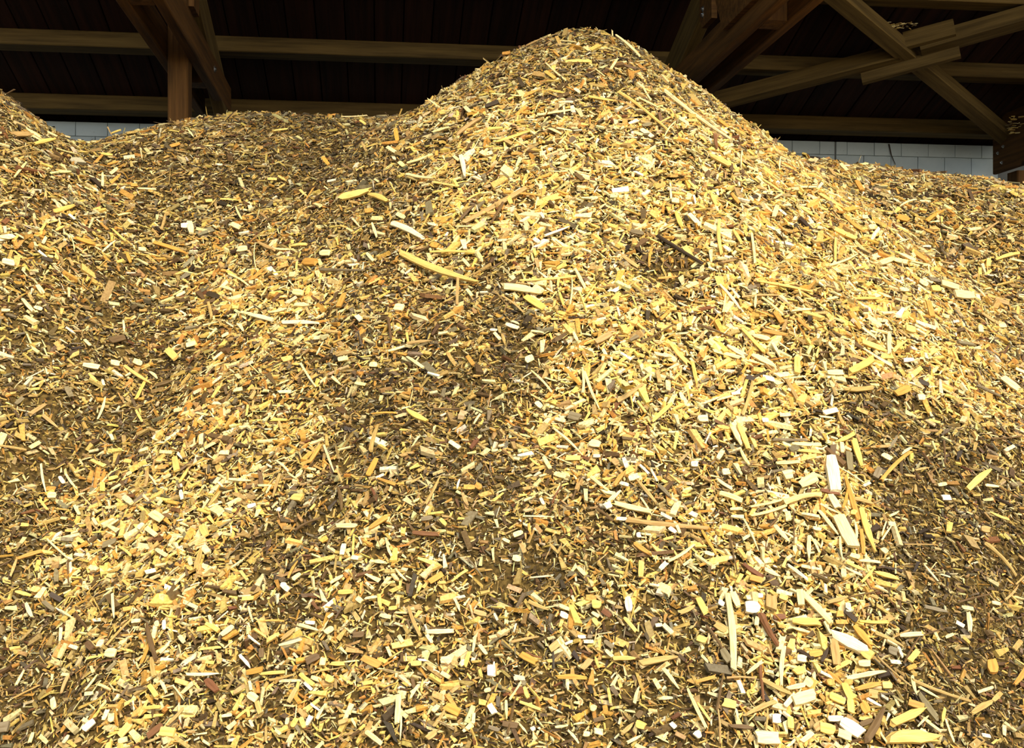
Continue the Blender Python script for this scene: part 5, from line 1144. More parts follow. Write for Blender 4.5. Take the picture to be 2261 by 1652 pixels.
(1854.5, 987.2, 1856.4, 1009.5, 8.9, 'C', '', 'flat', '', '', ''),
(1841.5, 983.5, 1878.7, 964.9, 9.7, 'Y', 'wood_splinter', 'long', 'rising yellow splinter above the big white slab', 'splinter', 'long splinters on the chip pile'),
(1940.1, 1069.0, 2005.2, 1005.8, 8.2, 'O', 'wood_splinter', 'long', 'orange splinter slanting up right at the edge of the dark fines', 'splinter', 'long splinters on the chip pile'),
(1936.3, 1044.9, 1927.0, 1065.3, 14.1, 'G', 'wood_chip', 'flat', 'rising grey chip just below and left of the orange slanted splinter', 'wood chip', 'large chips on the chip pile'),
(1945.6, 1009.5, 1966.1, 1020.7, 11.9, 'C', '', 'flat', '', '', ''),
(1982.9, 1011.4, 2005.2, 996.5, 6.7, 'C', '', 'long', '', '', ''),
(2127.9, 1091.4, 2180.0, 1046.7, 14.9, 'Y', 'wood_splinter', 'long', 'split yellow chip slanting up right in the dark fines at right', 'splinter', 'long splinters on the chip pile'),
(2168.9, 1076.5, 2198.6, 1080.2, 6.7, 'C', '', 'long', '', '', ''),
(2072.1, 1106.2, 2090.7, 1106.2, 13.4, 'W', '', 'flat', '', '', ''),
(2062.8, 1078.3, 2081.4, 1074.6, 8.2, 'C', '', 'flat', '', '', ''),
(1897.3, 1082.1, 1912.2, 1074.6, 6.7, 'W', '', 'flat', '', '', ''),
(1845.2, 1035.6, 1904.7, 1072.8, 3.0, 'C', '', 'long', '', '', ''),
(1878.7, 1106.2, 1919.6, 1117.4, 9.7, 'T', 'wood_splinter', 'long', 'falling tan splinter above the knotty yellow plank', 'splinter', 'long splinters on the chip pile'),
(2180.0, 1136.0, 2220.9, 1152.8, 6.0, 'Y', '', 'long', '', '', ''),
(2180.0, 976.0, 2247.0, 970.5, 5.2, 'B', 'twig', 'rod', 'level brown twig above and right of the split yellow chip', 'twig', 'loose twigs on the chip pile'),
(2170.7, 1206.7, 2237.7, 1277.4, 11.2, 'T', 'wood_stick', 'rod', 'weathered tan stick slanting down right near the right edge', 'stick', 'loose sticks on the chip pile'),
(1927.0, 1269.9, 1975.4, 1283.0, 11.2, 'Y', 'wood_splinter', 'long', 'falling yellow splinter below and right of the speckled cream slab', 'splinter', 'long splinters on the chip pile'),
(1869.4, 1137.9, 1882.4, 1137.9, 11.9, 'Y', '', 'flat', '', '', ''),
(1943.8, 1217.9, 1954.9, 1227.2, 11.2, 'C', '', 'flat', '', '', ''),
(1861.9, 1258.8, 1901.0, 1277.4, 6.0, 'C', '', 'long', '', '', ''),
(1863.8, 1247.6, 1908.4, 1266.2, 7.4, 'Y', 'wood_splinter', 'long', 'falling yellow splinter below the speckled cream slab', 'splinter', 'long splinters on the chip pile'),
(1889.8, 1243.9, 1936.3, 1247.6, 7.4, 'C', 'wood_splinter', 'long', 'level cream splinter just below the knotty yellow plank', 'splinter', 'long splinters on the chip pile'),
(1893.6, 1296.0, 1923.3, 1262.5, 6.7, 'Y', '', 'long', '', '', ''),
(2038.7, 1256.9, 2068.4, 1292.3, 5.2, 'C', '', 'long', '', '', ''),
(1990.3, 1208.6, 2053.5, 1208.6, 3.7, 'T', 'twig', 'rod', 'level tan twig right of the knotty yellow plank', 'twig', 'loose twigs on the chip pile'),
(2209.8, 1003.9, 2230.2, 992.8, 8.2, 'C', '', 'flat', '', '', ''),
(1940.1, 1203.0, 1962.4, 1169.5, 4.5, 'C', '', 'long', '', '', ''),
(1941.9, 1191.8, 1951.2, 1162.1, 3.7, 'C', '', 'long', '', '', ''),
(2079.6, 983.5, 2081.4, 1031.8, 5.2, 'B', 'twig', 'rod', 'upright brown twig above and left of the split yellow chip', 'twig', 'loose twigs on the chip pile'),
(2157.7, 1173.2, 2176.3, 1176.9, 14.9, 'T', 'wood_chip', 'flat', 'blocky tan chip above and left of the weathered stick', 'wood chip', 'large chips on the chip pile'),
(1860.1, 1268.1, 1860.8, 1286.7, 11.2, 'C', '', 'flat', '', '', ''),
(1808.0, 1117.4, 1852.6, 1139.7, 5.2, 'C', '', 'long', '', '', ''),
(1808.0, 1136.0, 1848.9, 1188.1, 8.2, 'C', 'wood_splinter', 'long', 'falling cream splinter just above and left of the speckled cream slab', 'splinter', 'long splinters on the chip pile'),
(1871.2, 1230.9, 1891.7, 1236.5, 11.2, 'C', '', 'flat', '', '', ''),
(1956.8, 1147.2, 1975.4, 1137.9, 5.2, 'C', '', 'long', '', '', ''),
(1953.1, 1162.1, 1968.0, 1163.9, 10.4, 'C', '', 'flat', '', '', ''),
(2234.0, 1299.7, 2260.0, 1273.7, 4.5, 'T', 'twig', 'rod', 'rising tan twig just below and right of the weathered stick', 'twig', 'loose twigs on the chip pile'),
(1915.9, 992.8, 1956.8, 990.9, 6.7, 'T', '', 'long', '', '', ''),
(1956.8, 1000.2, 1975.4, 974.2, 6.7, 'G', 'bark_piece', 'long', 'rising grey bark piece just above the orange slanted splinter', 'bark', 'bark pieces on the chip pile'),
(2012.6, 1044.9, 2042.4, 1039.3, 5.2, 'T', '', 'long', '', '', ''),
(241.8, 1448.8, 262.3, 1450.7, 20.5, 'C', 'wood_chip', 'flat', 'rough cream cube-like chip at the end of a thin tan stick', 'wood chip', 'large chips on the chip pile'),
(219.5, 1441.4, 228.8, 1426.5, 14.1, 'C', '', 'flat', '', '', ''),
(238.1, 1432.1, 301.3, 1367.0, 6.7, 'T', 'wood_stick', 'rod', 'rising tan stick just above the rough cream cube', 'stick', 'loose sticks on the chip pile'),
(191.6, 1616.2, 215.8, 1595.8, 14.9, 'W', 'wood_chip', 'flat', 'rising white chip left of the red bark flake', 'wood chip', 'large chips on the chip pile'),
(329.2, 1634.8, 360.9, 1608.8, 14.1, 'R', 'bark_piece', 'flat', 'red bark flake at the bottom edge, left part', 'bark', 'bark pieces on the chip pile'),
(360.9, 1623.7, 394.3, 1627.4, 20.5, 'Y', 'wood_slab', 'flat', 'level yellow slab just right of the red bark flake', 'wood slab', 'large slabs on the chip pile'),
(269.7, 1631.1, 292.0, 1605.1, 16.7, 'Y', 'wood_slab', 'flat', 'rising yellow slab just left of the red bark flake', 'wood slab', 'large slabs on the chip pile'),
(249.3, 1603.2, 251.1, 1584.6, 13.4, 'C', '', 'flat', '', '', ''),
(232.5, 1597.6, 241.8, 1575.3, 9.7, 'C', '', 'flat', '', '', ''),
(349.7, 1383.7, 359.0, 1381.8, 13.4, 'C', '', 'flat', '', '', ''),
(366.4, 1400.4, 366.4, 1380.0, 8.2, 'W', '', 'flat', '', '', ''),
(329.2, 1389.3, 349.7, 1467.4, 10.4, 'B', 'bark_piece', 'long', 'upright brown bark piece above and left of the white level stick', 'bark', 'bark pieces on the chip pile'),
(314.4, 1474.9, 333.0, 1426.5, 7.4, 'O', 'wood_splinter', 'long', 'upright orange splinter right of the rough cream cube', 'splinter', 'long splinters on the chip pile'),
(310.6, 1586.5, 329.2, 1553.0, 7.4, 'Y', '', 'long', '', '', ''),
(336.7, 1523.2, 353.4, 1547.4, 11.2, 'Y', 'wood_chip', 'flat', 'falling yellow chip above the red bark flake', 'wood chip', 'large chips on the chip pile'),
(359.0, 1512.1, 372.0, 1538.1, 8.2, 'C', '', 'long', '', '', ''),
(412.9, 1495.3, 481.8, 1493.5, 7.4, 'W', 'wood_splinter', 'long', 'white level stick in the lower left, pointing right', 'splinter', 'long splinters on the chip pile'),
(372.0, 1608.8, 405.5, 1573.4, 7.4, 'T', 'wood_splinter', 'long', 'rising tan splinter just above and right of the red bark flake', 'splinter', 'long splinters on the chip pile'),
(340.4, 1467.4, 346.0, 1508.3, 11.2, 'T', 'wood_splinter', 'long', 'upright tan splinter below and right of the rough cream cube', 'splinter', 'long splinters on the chip pile'),
(61.4, 1340.9, 74.4, 1370.7, 9.7, 'C', 'wood_splinter', 'long', 'falling cream splinter above and left of the rough cream cube', 'splinter', 'long splinters on the chip pile'),
(29.8, 1372.5, 31.6, 1430.2, 3.7, 'T', 'twig', 'rod', 'upright tan twig left of the rough cream cube', 'twig', 'loose twigs on the chip pile'),
(40.9, 1313.0, 74.4, 1322.3, 8.2, 'Y', '', 'long', '', '', ''),
(141.4, 1355.8, 167.4, 1372.5, 5.2, 'C', '', 'long', '', '', ''),
(253.0, 1322.3, 256.7, 1374.4, 6.7, 'C', 'wood_splinter', 'long', 'upright cream splinter above the rough cream cube', 'splinter', 'long splinters on the chip pile'),
(163.7, 1433.9, 180.4, 1439.5, 8.2, 'W', '', 'flat', '', '', ''),
(197.2, 1538.1, 215.8, 1536.2, 8.9, 'C', '', 'flat', '', '', ''),
(191.6, 1530.7, 217.6, 1497.2, 5.2, 'C', '', 'long', '', '', ''),
(124.6, 1553.0, 128.3, 1575.3, 11.9, 'C', '', 'flat', '', '', ''),
(200.9, 1430.2, 213.9, 1445.1, 14.9, 'B', 'bark_piece', 'flat', 'blocky brown bark piece just left of the rough cream cube', 'bark', 'bark pieces on the chip pile'),
(238.1, 1489.7, 256.7, 1471.1, 8.9, 'G', 'bark_piece', 'flat', 'rising grey bark piece just below the rough cream cube', 'bark', 'bark pieces on the chip pile'),
(37.2, 1545.5, 93.0, 1517.6, 5.2, 'T', 'twig', 'rod', 'rising tan twig below and left of the rough cream cube', 'twig', 'loose twigs on the chip pile'),
(37.2, 1523.2, 55.8, 1489.7, 6.0, 'C', '', 'long', '', '', ''),
(78.1, 1307.4, 93.0, 1311.2, 13.4, 'Y', '', 'flat', '', '', ''),
(111.6, 1314.9, 137.6, 1329.8, 11.2, 'K', 'bark_piece', 'flat', 'falling blackish bark piece above and left of the rough cream cube', 'bark', 'bark pieces on the chip pile'),
(100.4, 1340.9, 122.8, 1359.5, 9.7, 'G', 'bark_piece', 'flat', 'falling grey bark piece above and left of the rough cream cube', 'bark', 'bark pieces on the chip pile'),
(148.8, 1495.3, 163.7, 1497.2, 7.4, 'C', '', 'flat', '', '', ''),
(271.6, 1642.3, 292.0, 1636.7, 11.9, 'C', '', 'flat', '', '', ''),
(355.3, 1450.7, 377.6, 1424.6, 7.4, 'C', '', 'long', '', '', ''),
(403.6, 1415.3, 414.8, 1430.2, 9.7, 'C', '', 'flat', '', '', ''),
(297.6, 1378.1, 316.2, 1376.3, 8.9, 'C', '', 'flat', '', '', ''),
(323.7, 1569.7, 360.9, 1566.0, 8.2, 'Y', 'wood_splinter', 'long', 'level yellow splinter just above the red bark flake', 'splinter', 'long splinters on the chip pile'),
(0.0, 1582.7, 11.2, 1582.7, 9.3, 'T', '', 'flat', '', '', ''),
(1.9, 1612.5, 29.8, 1608.8, 22.3, 'G', 'wood_slab', 'flat', 'blocky grey slab below and left of the rough cream cube', 'wood slab', 'large slabs on the chip pile'),
(145.1, 1647.8, 156.2, 1631.1, 7.4, 'C', '', 'flat', '', '', ''),
(70.7, 1649.7, 78.1, 1627.4, 8.2, 'C', '', 'flat', '', '', ''),
(100.4, 1634.8, 115.3, 1649.7, 9.3, 'C', '', 'flat', '', '', ''),
(223.2, 1519.5, 253.0, 1530.7, 6.0, 'C', '', 'long', '', '', ''),
(386.9, 1523.2, 411.1, 1556.7, 3.7, 'C', '', 'long', '', '', ''),
(141.4, 1538.1, 156.2, 1500.9, 8.2, 'T', 'wood_splinter', 'long', 'upright tan splinter below and left of the rough cream cube', 'splinter', 'long splinters on the chip pile'),
(881.7, 1547.4, 878.0, 1610.6, 12.6, 'C', 'wood_splinter', 'long', 'thick upright cream stick near the bottom edge, left of centre', 'splinter', 'long splinters on the chip pile'),
(887.3, 1579.0, 885.4, 1642.3, 4.5, 'C', '', 'long', '', '', ''),
(812.9, 1623.7, 846.3, 1649.7, 11.9, 'C', 'wood_splinter', 'long', 'falling cream splinter below and left of the upright cream stick', 'splinter', 'long splinters on the chip pile'),
(552.4, 1540.0, 571.0, 1553.0, 16.7, 'C', 'wood_chip', 'flat', 'blocky cream chip right of the round bark knob', 'wood chip', 'large chips on the chip pile'),
(459.4, 1513.9, 481.8, 1538.1, 16.7, 'R', 'bark_piece', 'flat', 'rounded reddish bark knob near the bottom left', 'bark', 'bark pieces on the chip pile'),
(638.0, 1560.4, 654.8, 1530.7, 11.2, 'T', 'wood_chip', 'flat', 'rising tan chip right of the round bark knob', 'wood chip', 'large chips on the chip pile'),
(701.3, 1593.9, 718.0, 1564.1, 7.4, 'C', '', 'long', '', '', ''),
(487.3, 1409.7, 513.4, 1389.3, 11.9, 'C', 'wood_chip', 'flat', 'rising cream chip above and right of the white level stick', 'wood chip', 'large chips on the chip pile'),
(537.6, 1327.9, 563.6, 1326.0, 9.7, 'Y', '', 'flat', '', '', ''),
(630.6, 1300.0, 643.6, 1311.2, 11.9, 'W', '', 'flat', '', '', ''),
(532.0, 1452.5, 554.3, 1478.6, 8.2, 'W', '', 'long', '', '', ''),
(552.4, 1409.7, 578.5, 1430.2, 5.2, 'W', '', 'long', '', '', ''),
(623.1, 1419.0, 651.0, 1396.7, 10.4, 'T', 'wood_splinter', 'long', 'rising tan splinter left of the orange flat slab', 'splinter', 'long splinters on the chip pile'),
(600.8, 1506.5, 656.6, 1493.5, 6.7, 'T', 'wood_stick', 'rod', 'level tan stick right of the round bark knob', 'stick', 'loose sticks on the chip pile'),
(690.1, 1489.7, 760.8, 1478.6, 3.0, 'T', 'twig', 'rod', 'level tan twig left of the orange flat slab', 'twig', 'loose twigs on the chip pile'),
(667.8, 1497.2, 701.3, 1523.2, 10.4, 'Y', 'wood_splinter', 'long', 'falling yellow splinter left of the orange flat slab', 'splinter', 'long splinters on the chip pile'),
(677.1, 1515.8, 693.8, 1532.5, 7.4, 'W', '', 'flat', '', '', ''),
(619.4, 1430.2, 667.8, 1417.2, 7.4, 'C', 'wood_splinter', 'long', 'rising cream splinter left of the orange flat slab', 'splinter', 'long splinters on the chip pile'),
(805.4, 1460.0, 842.6, 1476.7, 17.1, 'O', 'wood_slab', 'flat', 'flat orange slab slanting down right near the bottom', 'wood slab', 'large slabs on the chip pile'),
(734.7, 1471.1, 766.4, 1471.1, 9.7, 'Y', 'wood_splinter', 'long', 'level yellow splinter above and left of the upright cream stick', 'splinter', 'long splinters on the chip pile'),
(712.4, 1480.4, 716.1, 1463.7, 13.4, 'C', '', 'flat', '', '', ''),
(727.3, 1504.6, 742.2, 1512.1, 14.9, 'Y', '', 'flat', '', '', ''),
(719.9, 1404.2, 736.6, 1393.0, 13.4, 'C', '', 'flat', '', '', ''),
(753.3, 1313.0, 783.1, 1311.2, 11.2, 'Y', 'wood_chip', 'flat', 'level yellow chip below the pale level chip', 'wood chip', 'large chips on the chip pile'),
(664.1, 1385.6, 708.7, 1398.6, 7.4, 'C', 'wood_splinter', 'long', 'falling cream splinter above and left of the orange flat slab', 'splinter', 'long splinters on the chip pile'),
(678.9, 1380.0, 699.4, 1381.8, 8.2, 'W', '', 'flat', '', '', ''),
(783.1, 1407.9, 805.4, 1406.0, 12.6, 'B', 'bark_piece', 'flat', 'level brown bark piece just above and left of the orange flat slab', 'bark', 'bark pieces on the chip pile'),
(883.5, 1411.6, 892.8, 1426.5, 8.9, 'C', '', 'flat', '', '', ''),
(842.6, 1363.2, 866.8, 1368.8, 8.9, 'C', '', 'flat', '', '', ''),
(550.6, 1350.2, 559.9, 1381.8, 5.2, 'C', '', 'long', '', '', ''),
(580.3, 1437.6, 580.3, 1458.1, 11.9, 'B', 'bark_piece', 'flat', 'upright brown bark piece above and right of the round bark knob', 'bark', 'bark pieces on the chip pile'),
(483.6, 1452.5, 485.5, 1474.9, 11.2, 'T', '', 'flat', '', '', ''),
(515.2, 1538.1, 537.6, 1523.2, 9.7, 'T', '', 'flat', '', '', ''),
(552.4, 1513.9, 556.2, 1534.4, 6.7, 'C', '', 'flat', '', '', ''),
(693.8, 1502.8, 714.3, 1510.2, 9.7, 'C', '', 'flat', '', '', ''),
(678.9, 1467.4, 705.0, 1454.4, 16.7, 'B', 'bark_piece', 'flat', 'rising brown bark piece left of the orange flat slab', 'bark', 'bark pieces on the chip pile'),
(725.4, 1370.7, 736.6, 1361.4, 6.7, 'C', '', 'flat', '', '', ''),
(749.6, 1601.3, 771.9, 1593.9, 9.7, 'T', '', 'flat', '', '', ''),
(781.2, 1597.6, 790.5, 1614.4, 6.0, 'C', '', 'long', '', '', ''),
(887.3, 1579.0, 904.0, 1593.9, 9.7, 'C', '', 'flat', '', '', ''),
(645.5, 1612.5, 656.6, 1593.9, 11.9, 'Y', '', 'flat', '', '', ''),
(667.8, 1593.9, 675.2, 1616.2, 11.2, 'Y', '', 'flat', '', '', ''),
(634.3, 1608.8, 638.0, 1593.9, 8.2, 'C', '', 'flat', '', '', ''),
(613.8, 1619.9, 625.0, 1629.2, 7.4, 'C', '', 'flat', '', '', ''),
(546.9, 1571.6, 550.6, 1592.0, 6.7, 'Y', '', 'flat', '', '', ''),
(571.0, 1560.4, 578.5, 1586.5, 11.2, 'T', 'wood_chip', 'flat', 'upright tan chip below and right of the round bark knob', 'wood chip', 'large chips on the chip pile'),
(554.3, 1601.3, 561.7, 1616.2, 7.4, 'C', '', 'flat', '', '', ''),
(504.1, 1642.3, 519.0, 1640.4, 6.7, 'W', '', 'flat', '', '', ''),
(589.6, 1616.2, 589.6, 1646.0, 6.0, 'T', '', 'long', '', '', ''),
(803.6, 1515.8, 824.0, 1512.1, 8.9, 'Y', '', 'flat', '', '', ''),
(519.0, 1593.9, 552.4, 1567.9, 6.7, 'Y', '', 'long', '', '', ''),
(485.5, 1588.3, 507.8, 1584.6, 7.4, 'C', '', 'flat', '', '', ''),
(861.2, 1348.4, 879.8, 1346.5, 8.9, 'Y', '', 'flat', '', '', ''),
(838.9, 1322.3, 842.6, 1352.1, 8.9, 'Y', '', 'long', '', '', ''),
(794.3, 1327.9, 805.4, 1337.2, 11.2, 'C', '', 'flat', '', '', ''),
(809.1, 1326.0, 835.2, 1322.3, 6.7, 'C', '', 'long', '', '', ''),
(571.0, 1378.1, 630.6, 1376.3, 4.5, 'O', '', 'long', '', '', ''),
(585.9, 1493.5, 634.3, 1489.7, 8.2, 'Y', 'wood_splinter', 'long', 'level yellow splinter left of the upright cream stick', 'splinter', 'long splinters on the chip pile'),
(556.2, 1489.7, 589.6, 1482.3, 13.4, 'O', 'wood_chip', 'flat', 'level orange chip right of the round bark knob', 'wood chip', 'large chips on the chip pile'),
(1084.4, 1480.4, 1084.4, 1503.9, 15.6, 'W', 'wood_chip', 'flat', 'white square chip near the bottom, right of centre', 'wood chip', 'large chips on the chip pile'),
(1091.9, 1471.1, 1093.7, 1500.9, 6.0, 'W', '', 'long', '', '', ''),
(1082.6, 1566.0, 1095.6, 1586.5, 14.1, 'W', 'wood_chip', 'flat', 'white oval chip below the white square chip', 'wood chip', 'large chips on the chip pile'),
(1026.8, 1486.0, 1036.1, 1450.7, 9.7, 'Y', 'wood_splinter', 'long', 'upright yellow splinter just above and left of the white square chip', 'splinter', 'long splinters on the chip pile'),
(1043.5, 1448.8, 1047.2, 1420.9, 6.7, 'C', '', 'long', '', '', ''),
(1062.1, 1433.9, 1077.0, 1454.4, 8.2, 'C', '', 'flat', '', '', ''),
(941.2, 1400.4, 997.0, 1398.6, 11.2, 'C', 'wood_splinter', 'long', 'level cream splinter above and left of the white square chip', 'splinter', 'long splinters on the chip pile'),
(943.1, 1407.9, 956.1, 1426.5, 8.2, 'C', '', 'flat', '', '', ''),
(904.0, 1348.4, 930.0, 1411.6, 8.2, 'T', 'wood_splinter', 'long', 'falling tan splinter above and right of the orange flat slab', 'splinter', 'long splinters on the chip pile'),
(1153.3, 1452.5, 1186.7, 1471.1, 14.9, 'O', 'wood_slab', 'flat', 'curled orange flake in the lower middle, right of centre', 'wood slab', 'large slabs on the chip pile'),
(1164.4, 1446.9, 1197.9, 1458.1, 5.2, 'R', 'twig', 'rod', 'falling reddish-brown twig just above and right of the orange flake', 'twig', 'loose twigs on the chip pile'),
(1130.9, 1422.8, 1190.5, 1411.6, 6.0, 'T', 'wood_splinter', 'long', 'level tan splinter just above the orange flake', 'splinter', 'long splinters on the chip pile'),
(1170.0, 1333.5, 1212.8, 1352.1, 8.9, 'T', 'wood_splinter', 'long', 'falling tan splinter above the orange flake', 'splinter', 'long splinters on the chip pile'),
(1212.8, 1441.4, 1238.8, 1420.9, 14.9, 'T', 'wood_chip', 'flat', 'rising tan chip just above and right of the orange flake', 'wood chip', 'large chips on the chip pile'),
(1238.8, 1361.4, 1253.7, 1368.8, 13.4, 'W', '', 'flat', '', '', ''),
(1307.6, 1340.9, 1326.2, 1342.8, 18.6, 'Y', 'wood_chip', 'flat', 'blocky yellow chip left of the white diamond chip', 'wood chip', 'large chips on the chip pile'),
(1294.6, 1326.0, 1316.9, 1327.9, 13.4, 'O', '', 'flat', '', '', ''),
(1235.1, 1342.8, 1257.4, 1352.1, 8.9, 'C', '', 'flat', '', '', ''),
(1276.0, 1411.6, 1292.8, 1411.6, 8.2, 'W', '', 'flat', '', '', ''),
(1287.2, 1422.0, 1309.5, 1422.0, 8.2, 'W', '', 'flat', '', '', ''),
(1246.3, 1428.3, 1263.0, 1420.9, 6.0, 'W', '', 'flat', '', '', ''),
(1296.5, 1410.9, 1307.6, 1411.6, 8.9, 'G', '', 'flat', '', '', ''),
(1333.7, 1355.8, 1350.4, 1368.8, 12.6, 'R', 'bark_piece', 'flat', 'falling reddish-brown bark piece just left of the white diamond chip', 'bark', 'bark pieces on the chip pile'),
(1309.5, 1359.5, 1324.4, 1368.8, 8.2, 'C', '', 'flat', '', '', ''),
(1311.4, 1374.4, 1322.5, 1389.3, 10.4, 'Y', '', 'flat', '', '', ''),
(1337.4, 1422.8, 1356.0, 1437.6, 10.4, 'G', '', 'flat', '', '', ''),
(1339.3, 1443.2, 1356.0, 1458.1, 8.2, 'C', '', 'flat', '', '', ''),
(1149.5, 1556.7, 1194.2, 1573.4, 7.4, 'Y', 'wood_splinter', 'long', 'falling yellow splinter right of the white oval chip', 'splinter', 'long splinters on the chip pile'),
(1117.9, 1556.7, 1119.8, 1597.6, 6.7, 'C', '', 'long', '', '', ''),
(1123.5, 1553.0, 1149.5, 1513.9, 6.7, 'C', 'twig', 'rod', 'rising cream twig just above and right of the white oval chip', 'twig', 'loose twigs on the chip pile'),
(1151.4, 1512.1, 1162.6, 1515.8, 10.4, 'G', '', 'flat', '', '', ''),
(1119.8, 1631.1, 1138.4, 1549.3, 6.7, 'B', 'wood_stick', 'rod', 'upright brown stick just right of the white oval chip', 'stick', 'loose sticks on the chip pile'),
(1145.8, 1605.1, 1166.3, 1629.2, 5.2, 'C', '', 'long', '', '', ''),
(1212.8, 1567.9, 1242.5, 1580.9, 3.7, 'C', '', 'long', '', '', ''),
(1253.7, 1504.6, 1255.6, 1534.4, 7.4, 'C', '', 'long', '', '', ''),
(1268.6, 1506.5, 1277.9, 1523.2, 8.2, 'T', '', 'flat', '', '', ''),
(1231.4, 1500.9, 1294.6, 1502.8, 11.9, 'O', 'wood_splinter', 'long', 'level orange splinter below and right of the orange flake', 'splinter', 'long splinters on the chip pile'),
(1343.0, 1528.8, 1348.6, 1560.4, 7.4, 'Y', '', 'long', '', '', ''),
(1315.1, 1460.0, 1322.5, 1482.3, 6.7, 'Y', '', 'long', '', '', ''),
(1283.5, 1486.0, 1302.1, 1463.7, 13.4, 'T', 'wood_chip', 'flat', 'rising tan chip right of the orange flake', 'wood chip', 'large chips on the chip pile'),
(952.4, 1582.7, 965.4, 1567.9, 10.4, 'C', '', 'flat', '', '', ''),
(956.1, 1612.5, 980.3, 1575.3, 7.4, 'T', 'wood_splinter', 'long', 'rising tan splinter right of the upright cream stick', 'splinter', 'long splinters on the chip pile'),
(939.3, 1638.5, 959.8, 1623.7, 13.4, 'T', 'wood_chip', 'flat', 'rising tan chip below and right of the upright cream stick', 'wood chip', 'large chips on the chip pile'),
(978.4, 1493.5, 997.0, 1504.6, 9.7, 'C', '', 'flat', '', '', ''),
(993.3, 1538.1, 1011.9, 1523.2, 8.2, 'T', '', 'flat', '', '', ''),
(959.8, 1541.8, 978.4, 1549.3, 14.9, 'T', '', 'flat', '', '', ''),
(985.8, 1567.9, 1015.6, 1582.7, 18.6, 'O', 'wood_slab', 'flat', 'falling orange slab left of the white oval chip', 'wood slab', 'large slabs on the chip pile'),
(930.0, 1538.1, 933.8, 1512.1, 5.2, 'Y', '', 'long', '', '', ''),
(904.0, 1553.0, 922.6, 1523.2, 7.4, 'C', '', 'long', '', '', ''),
(926.3, 1461.8, 944.9, 1463.7, 5.2, 'W', '', 'long', '', '', ''),
(907.7, 1471.1, 931.9, 1469.3, 11.2, 'Y', '', 'flat', '', '', ''),
(974.7, 1463.7, 997.0, 1463.7, 14.9, 'C', 'wood_chip', 'flat', 'level cream chip left of the white square chip', 'wood chip', 'large chips on the chip pile'),
(998.9, 1478.6, 1006.3, 1460.0, 10.4, 'T', '', 'flat', '', '', ''),
(1013.7, 1478.6, 1024.9, 1467.4, 11.2, 'C', '', 'flat', '', '', ''),
(1004.4, 1329.8, 1015.6, 1355.8, 6.7, 'C', '', 'long', '', '', ''),
(1045.4, 1355.8, 1071.4, 1363.2, 11.2, 'T', 'wood_chip', 'flat', 'falling tan chip above the white square chip', 'wood chip', 'large chips on the chip pile'),
(1093.7, 1365.1, 1101.2, 1380.0, 6.0, 'W', '', 'flat', '', '', ''),
(1060.2, 1556.7, 1077.0, 1560.4, 12.6, 'Y', '', 'flat', '', '', ''),
(1069.6, 1532.5, 1082.6, 1528.8, 9.7, 'C', '', 'flat', '', '', ''),
(1112.3, 1605.1, 1145.8, 1610.6, 13.4, 'B', 'bark_piece', 'flat', 'level brown bark piece just below and right of the white oval chip', 'bark', 'bark pieces on the chip pile'),
(1082.6, 1612.5, 1104.9, 1619.9, 8.9, 'G', 'bark_piece', 'flat', 'falling grey bark piece just below the white oval chip', 'bark', 'bark pieces on the chip pile'),
(1175.6, 1616.2, 1181.2, 1623.7, 10.4, 'W', '', 'flat', '', '', ''),
(1255.6, 1621.8, 1279.7, 1649.7, 6.7, 'C', '', 'long', '', '', ''),
(1309.5, 1597.6, 1331.8, 1590.2, 9.7, 'B', 'bark_piece', 'flat', 'rising brown bark piece below and left of the pinkish bark strip', 'bark', 'bark pieces on the chip pile'),
(1266.7, 1605.1, 1290.9, 1601.3, 4.5, 'C', '', 'long', '', '', ''),
(1223.9, 1612.5, 1250.0, 1608.8, 6.7, 'C', '', 'long', '', '', ''),
(1287.2, 1627.4, 1302.1, 1627.4, 11.2, 'C', '', 'flat', '', '', ''),
(1305.8, 1567.9, 1316.9, 1571.6, 14.9, 'C', '', 'flat', '', '', ''),
(1313.2, 1619.9, 1331.8, 1623.7, 13.4, 'C', '', 'flat', '', '', ''),
(1638.7, 1350.2, 1668.5, 1350.2, 27.9, 'W', 'wood_slab', 'flat', 'large overexposed white wood block lower right, above the red bark stick', 'wood slab', 'large slabs on the chip pile'),
(1657.3, 1322.3, 1677.8, 1322.3, 11.2, 'W', '', 'flat', '', '', ''),
(1640.6, 1327.9, 1657.3, 1326.0, 11.2, 'C', '', 'flat', '', '', ''),
(1603.4, 1326.0, 1616.4, 1489.7, 14.9, 'C', 'wood_splinter', 'long', 'tall upright pale splinter left of the white block', 'splinter', 'long splinters on the chip pile'),
(1616.4, 1318.6, 1629.4, 1352.1, 14.1, 'C', 'wood_chip', 'flat', 'upright cream chip just above and left of the white block', 'wood chip', 'large chips on the chip pile'),
(1679.7, 1370.7, 1716.9, 1437.6, 17.9, 'R', 'wood_stick', 'rod', 'short thick stick with peeling red bark, below the white block', 'stick', 'loose sticks on the chip pile'),
(1748.5, 1378.1, 1808.0, 1380.0, 18.6, 'Y', 'wood_splinter', 'long', 'thick yellow slab lying level, right of the red bark stick', 'splinter', 'long splinters on the chip pile'),
(1776.4, 1322.3, 1835.9, 1383.7, 15.6, 'C', 'wood_splinter', 'long', 'falling cream splinter just above and right of the thick yellow slab', 'splinter', 'long splinters on the chip pile'),
(1765.2, 1314.9, 1768.9, 1348.4, 15.6, 'C', 'wood_slab', 'flat', 'upright cream slab just above the thick yellow slab', 'wood slab', 'large slabs on the chip pile'),
(1700.1, 1329.8, 1700.1, 1359.5, 24.2, 'T', 'wood_slab', 'flat', 'blocky tan slab just right of the white block', 'wood slab', 'large slabs on the chip pile'),
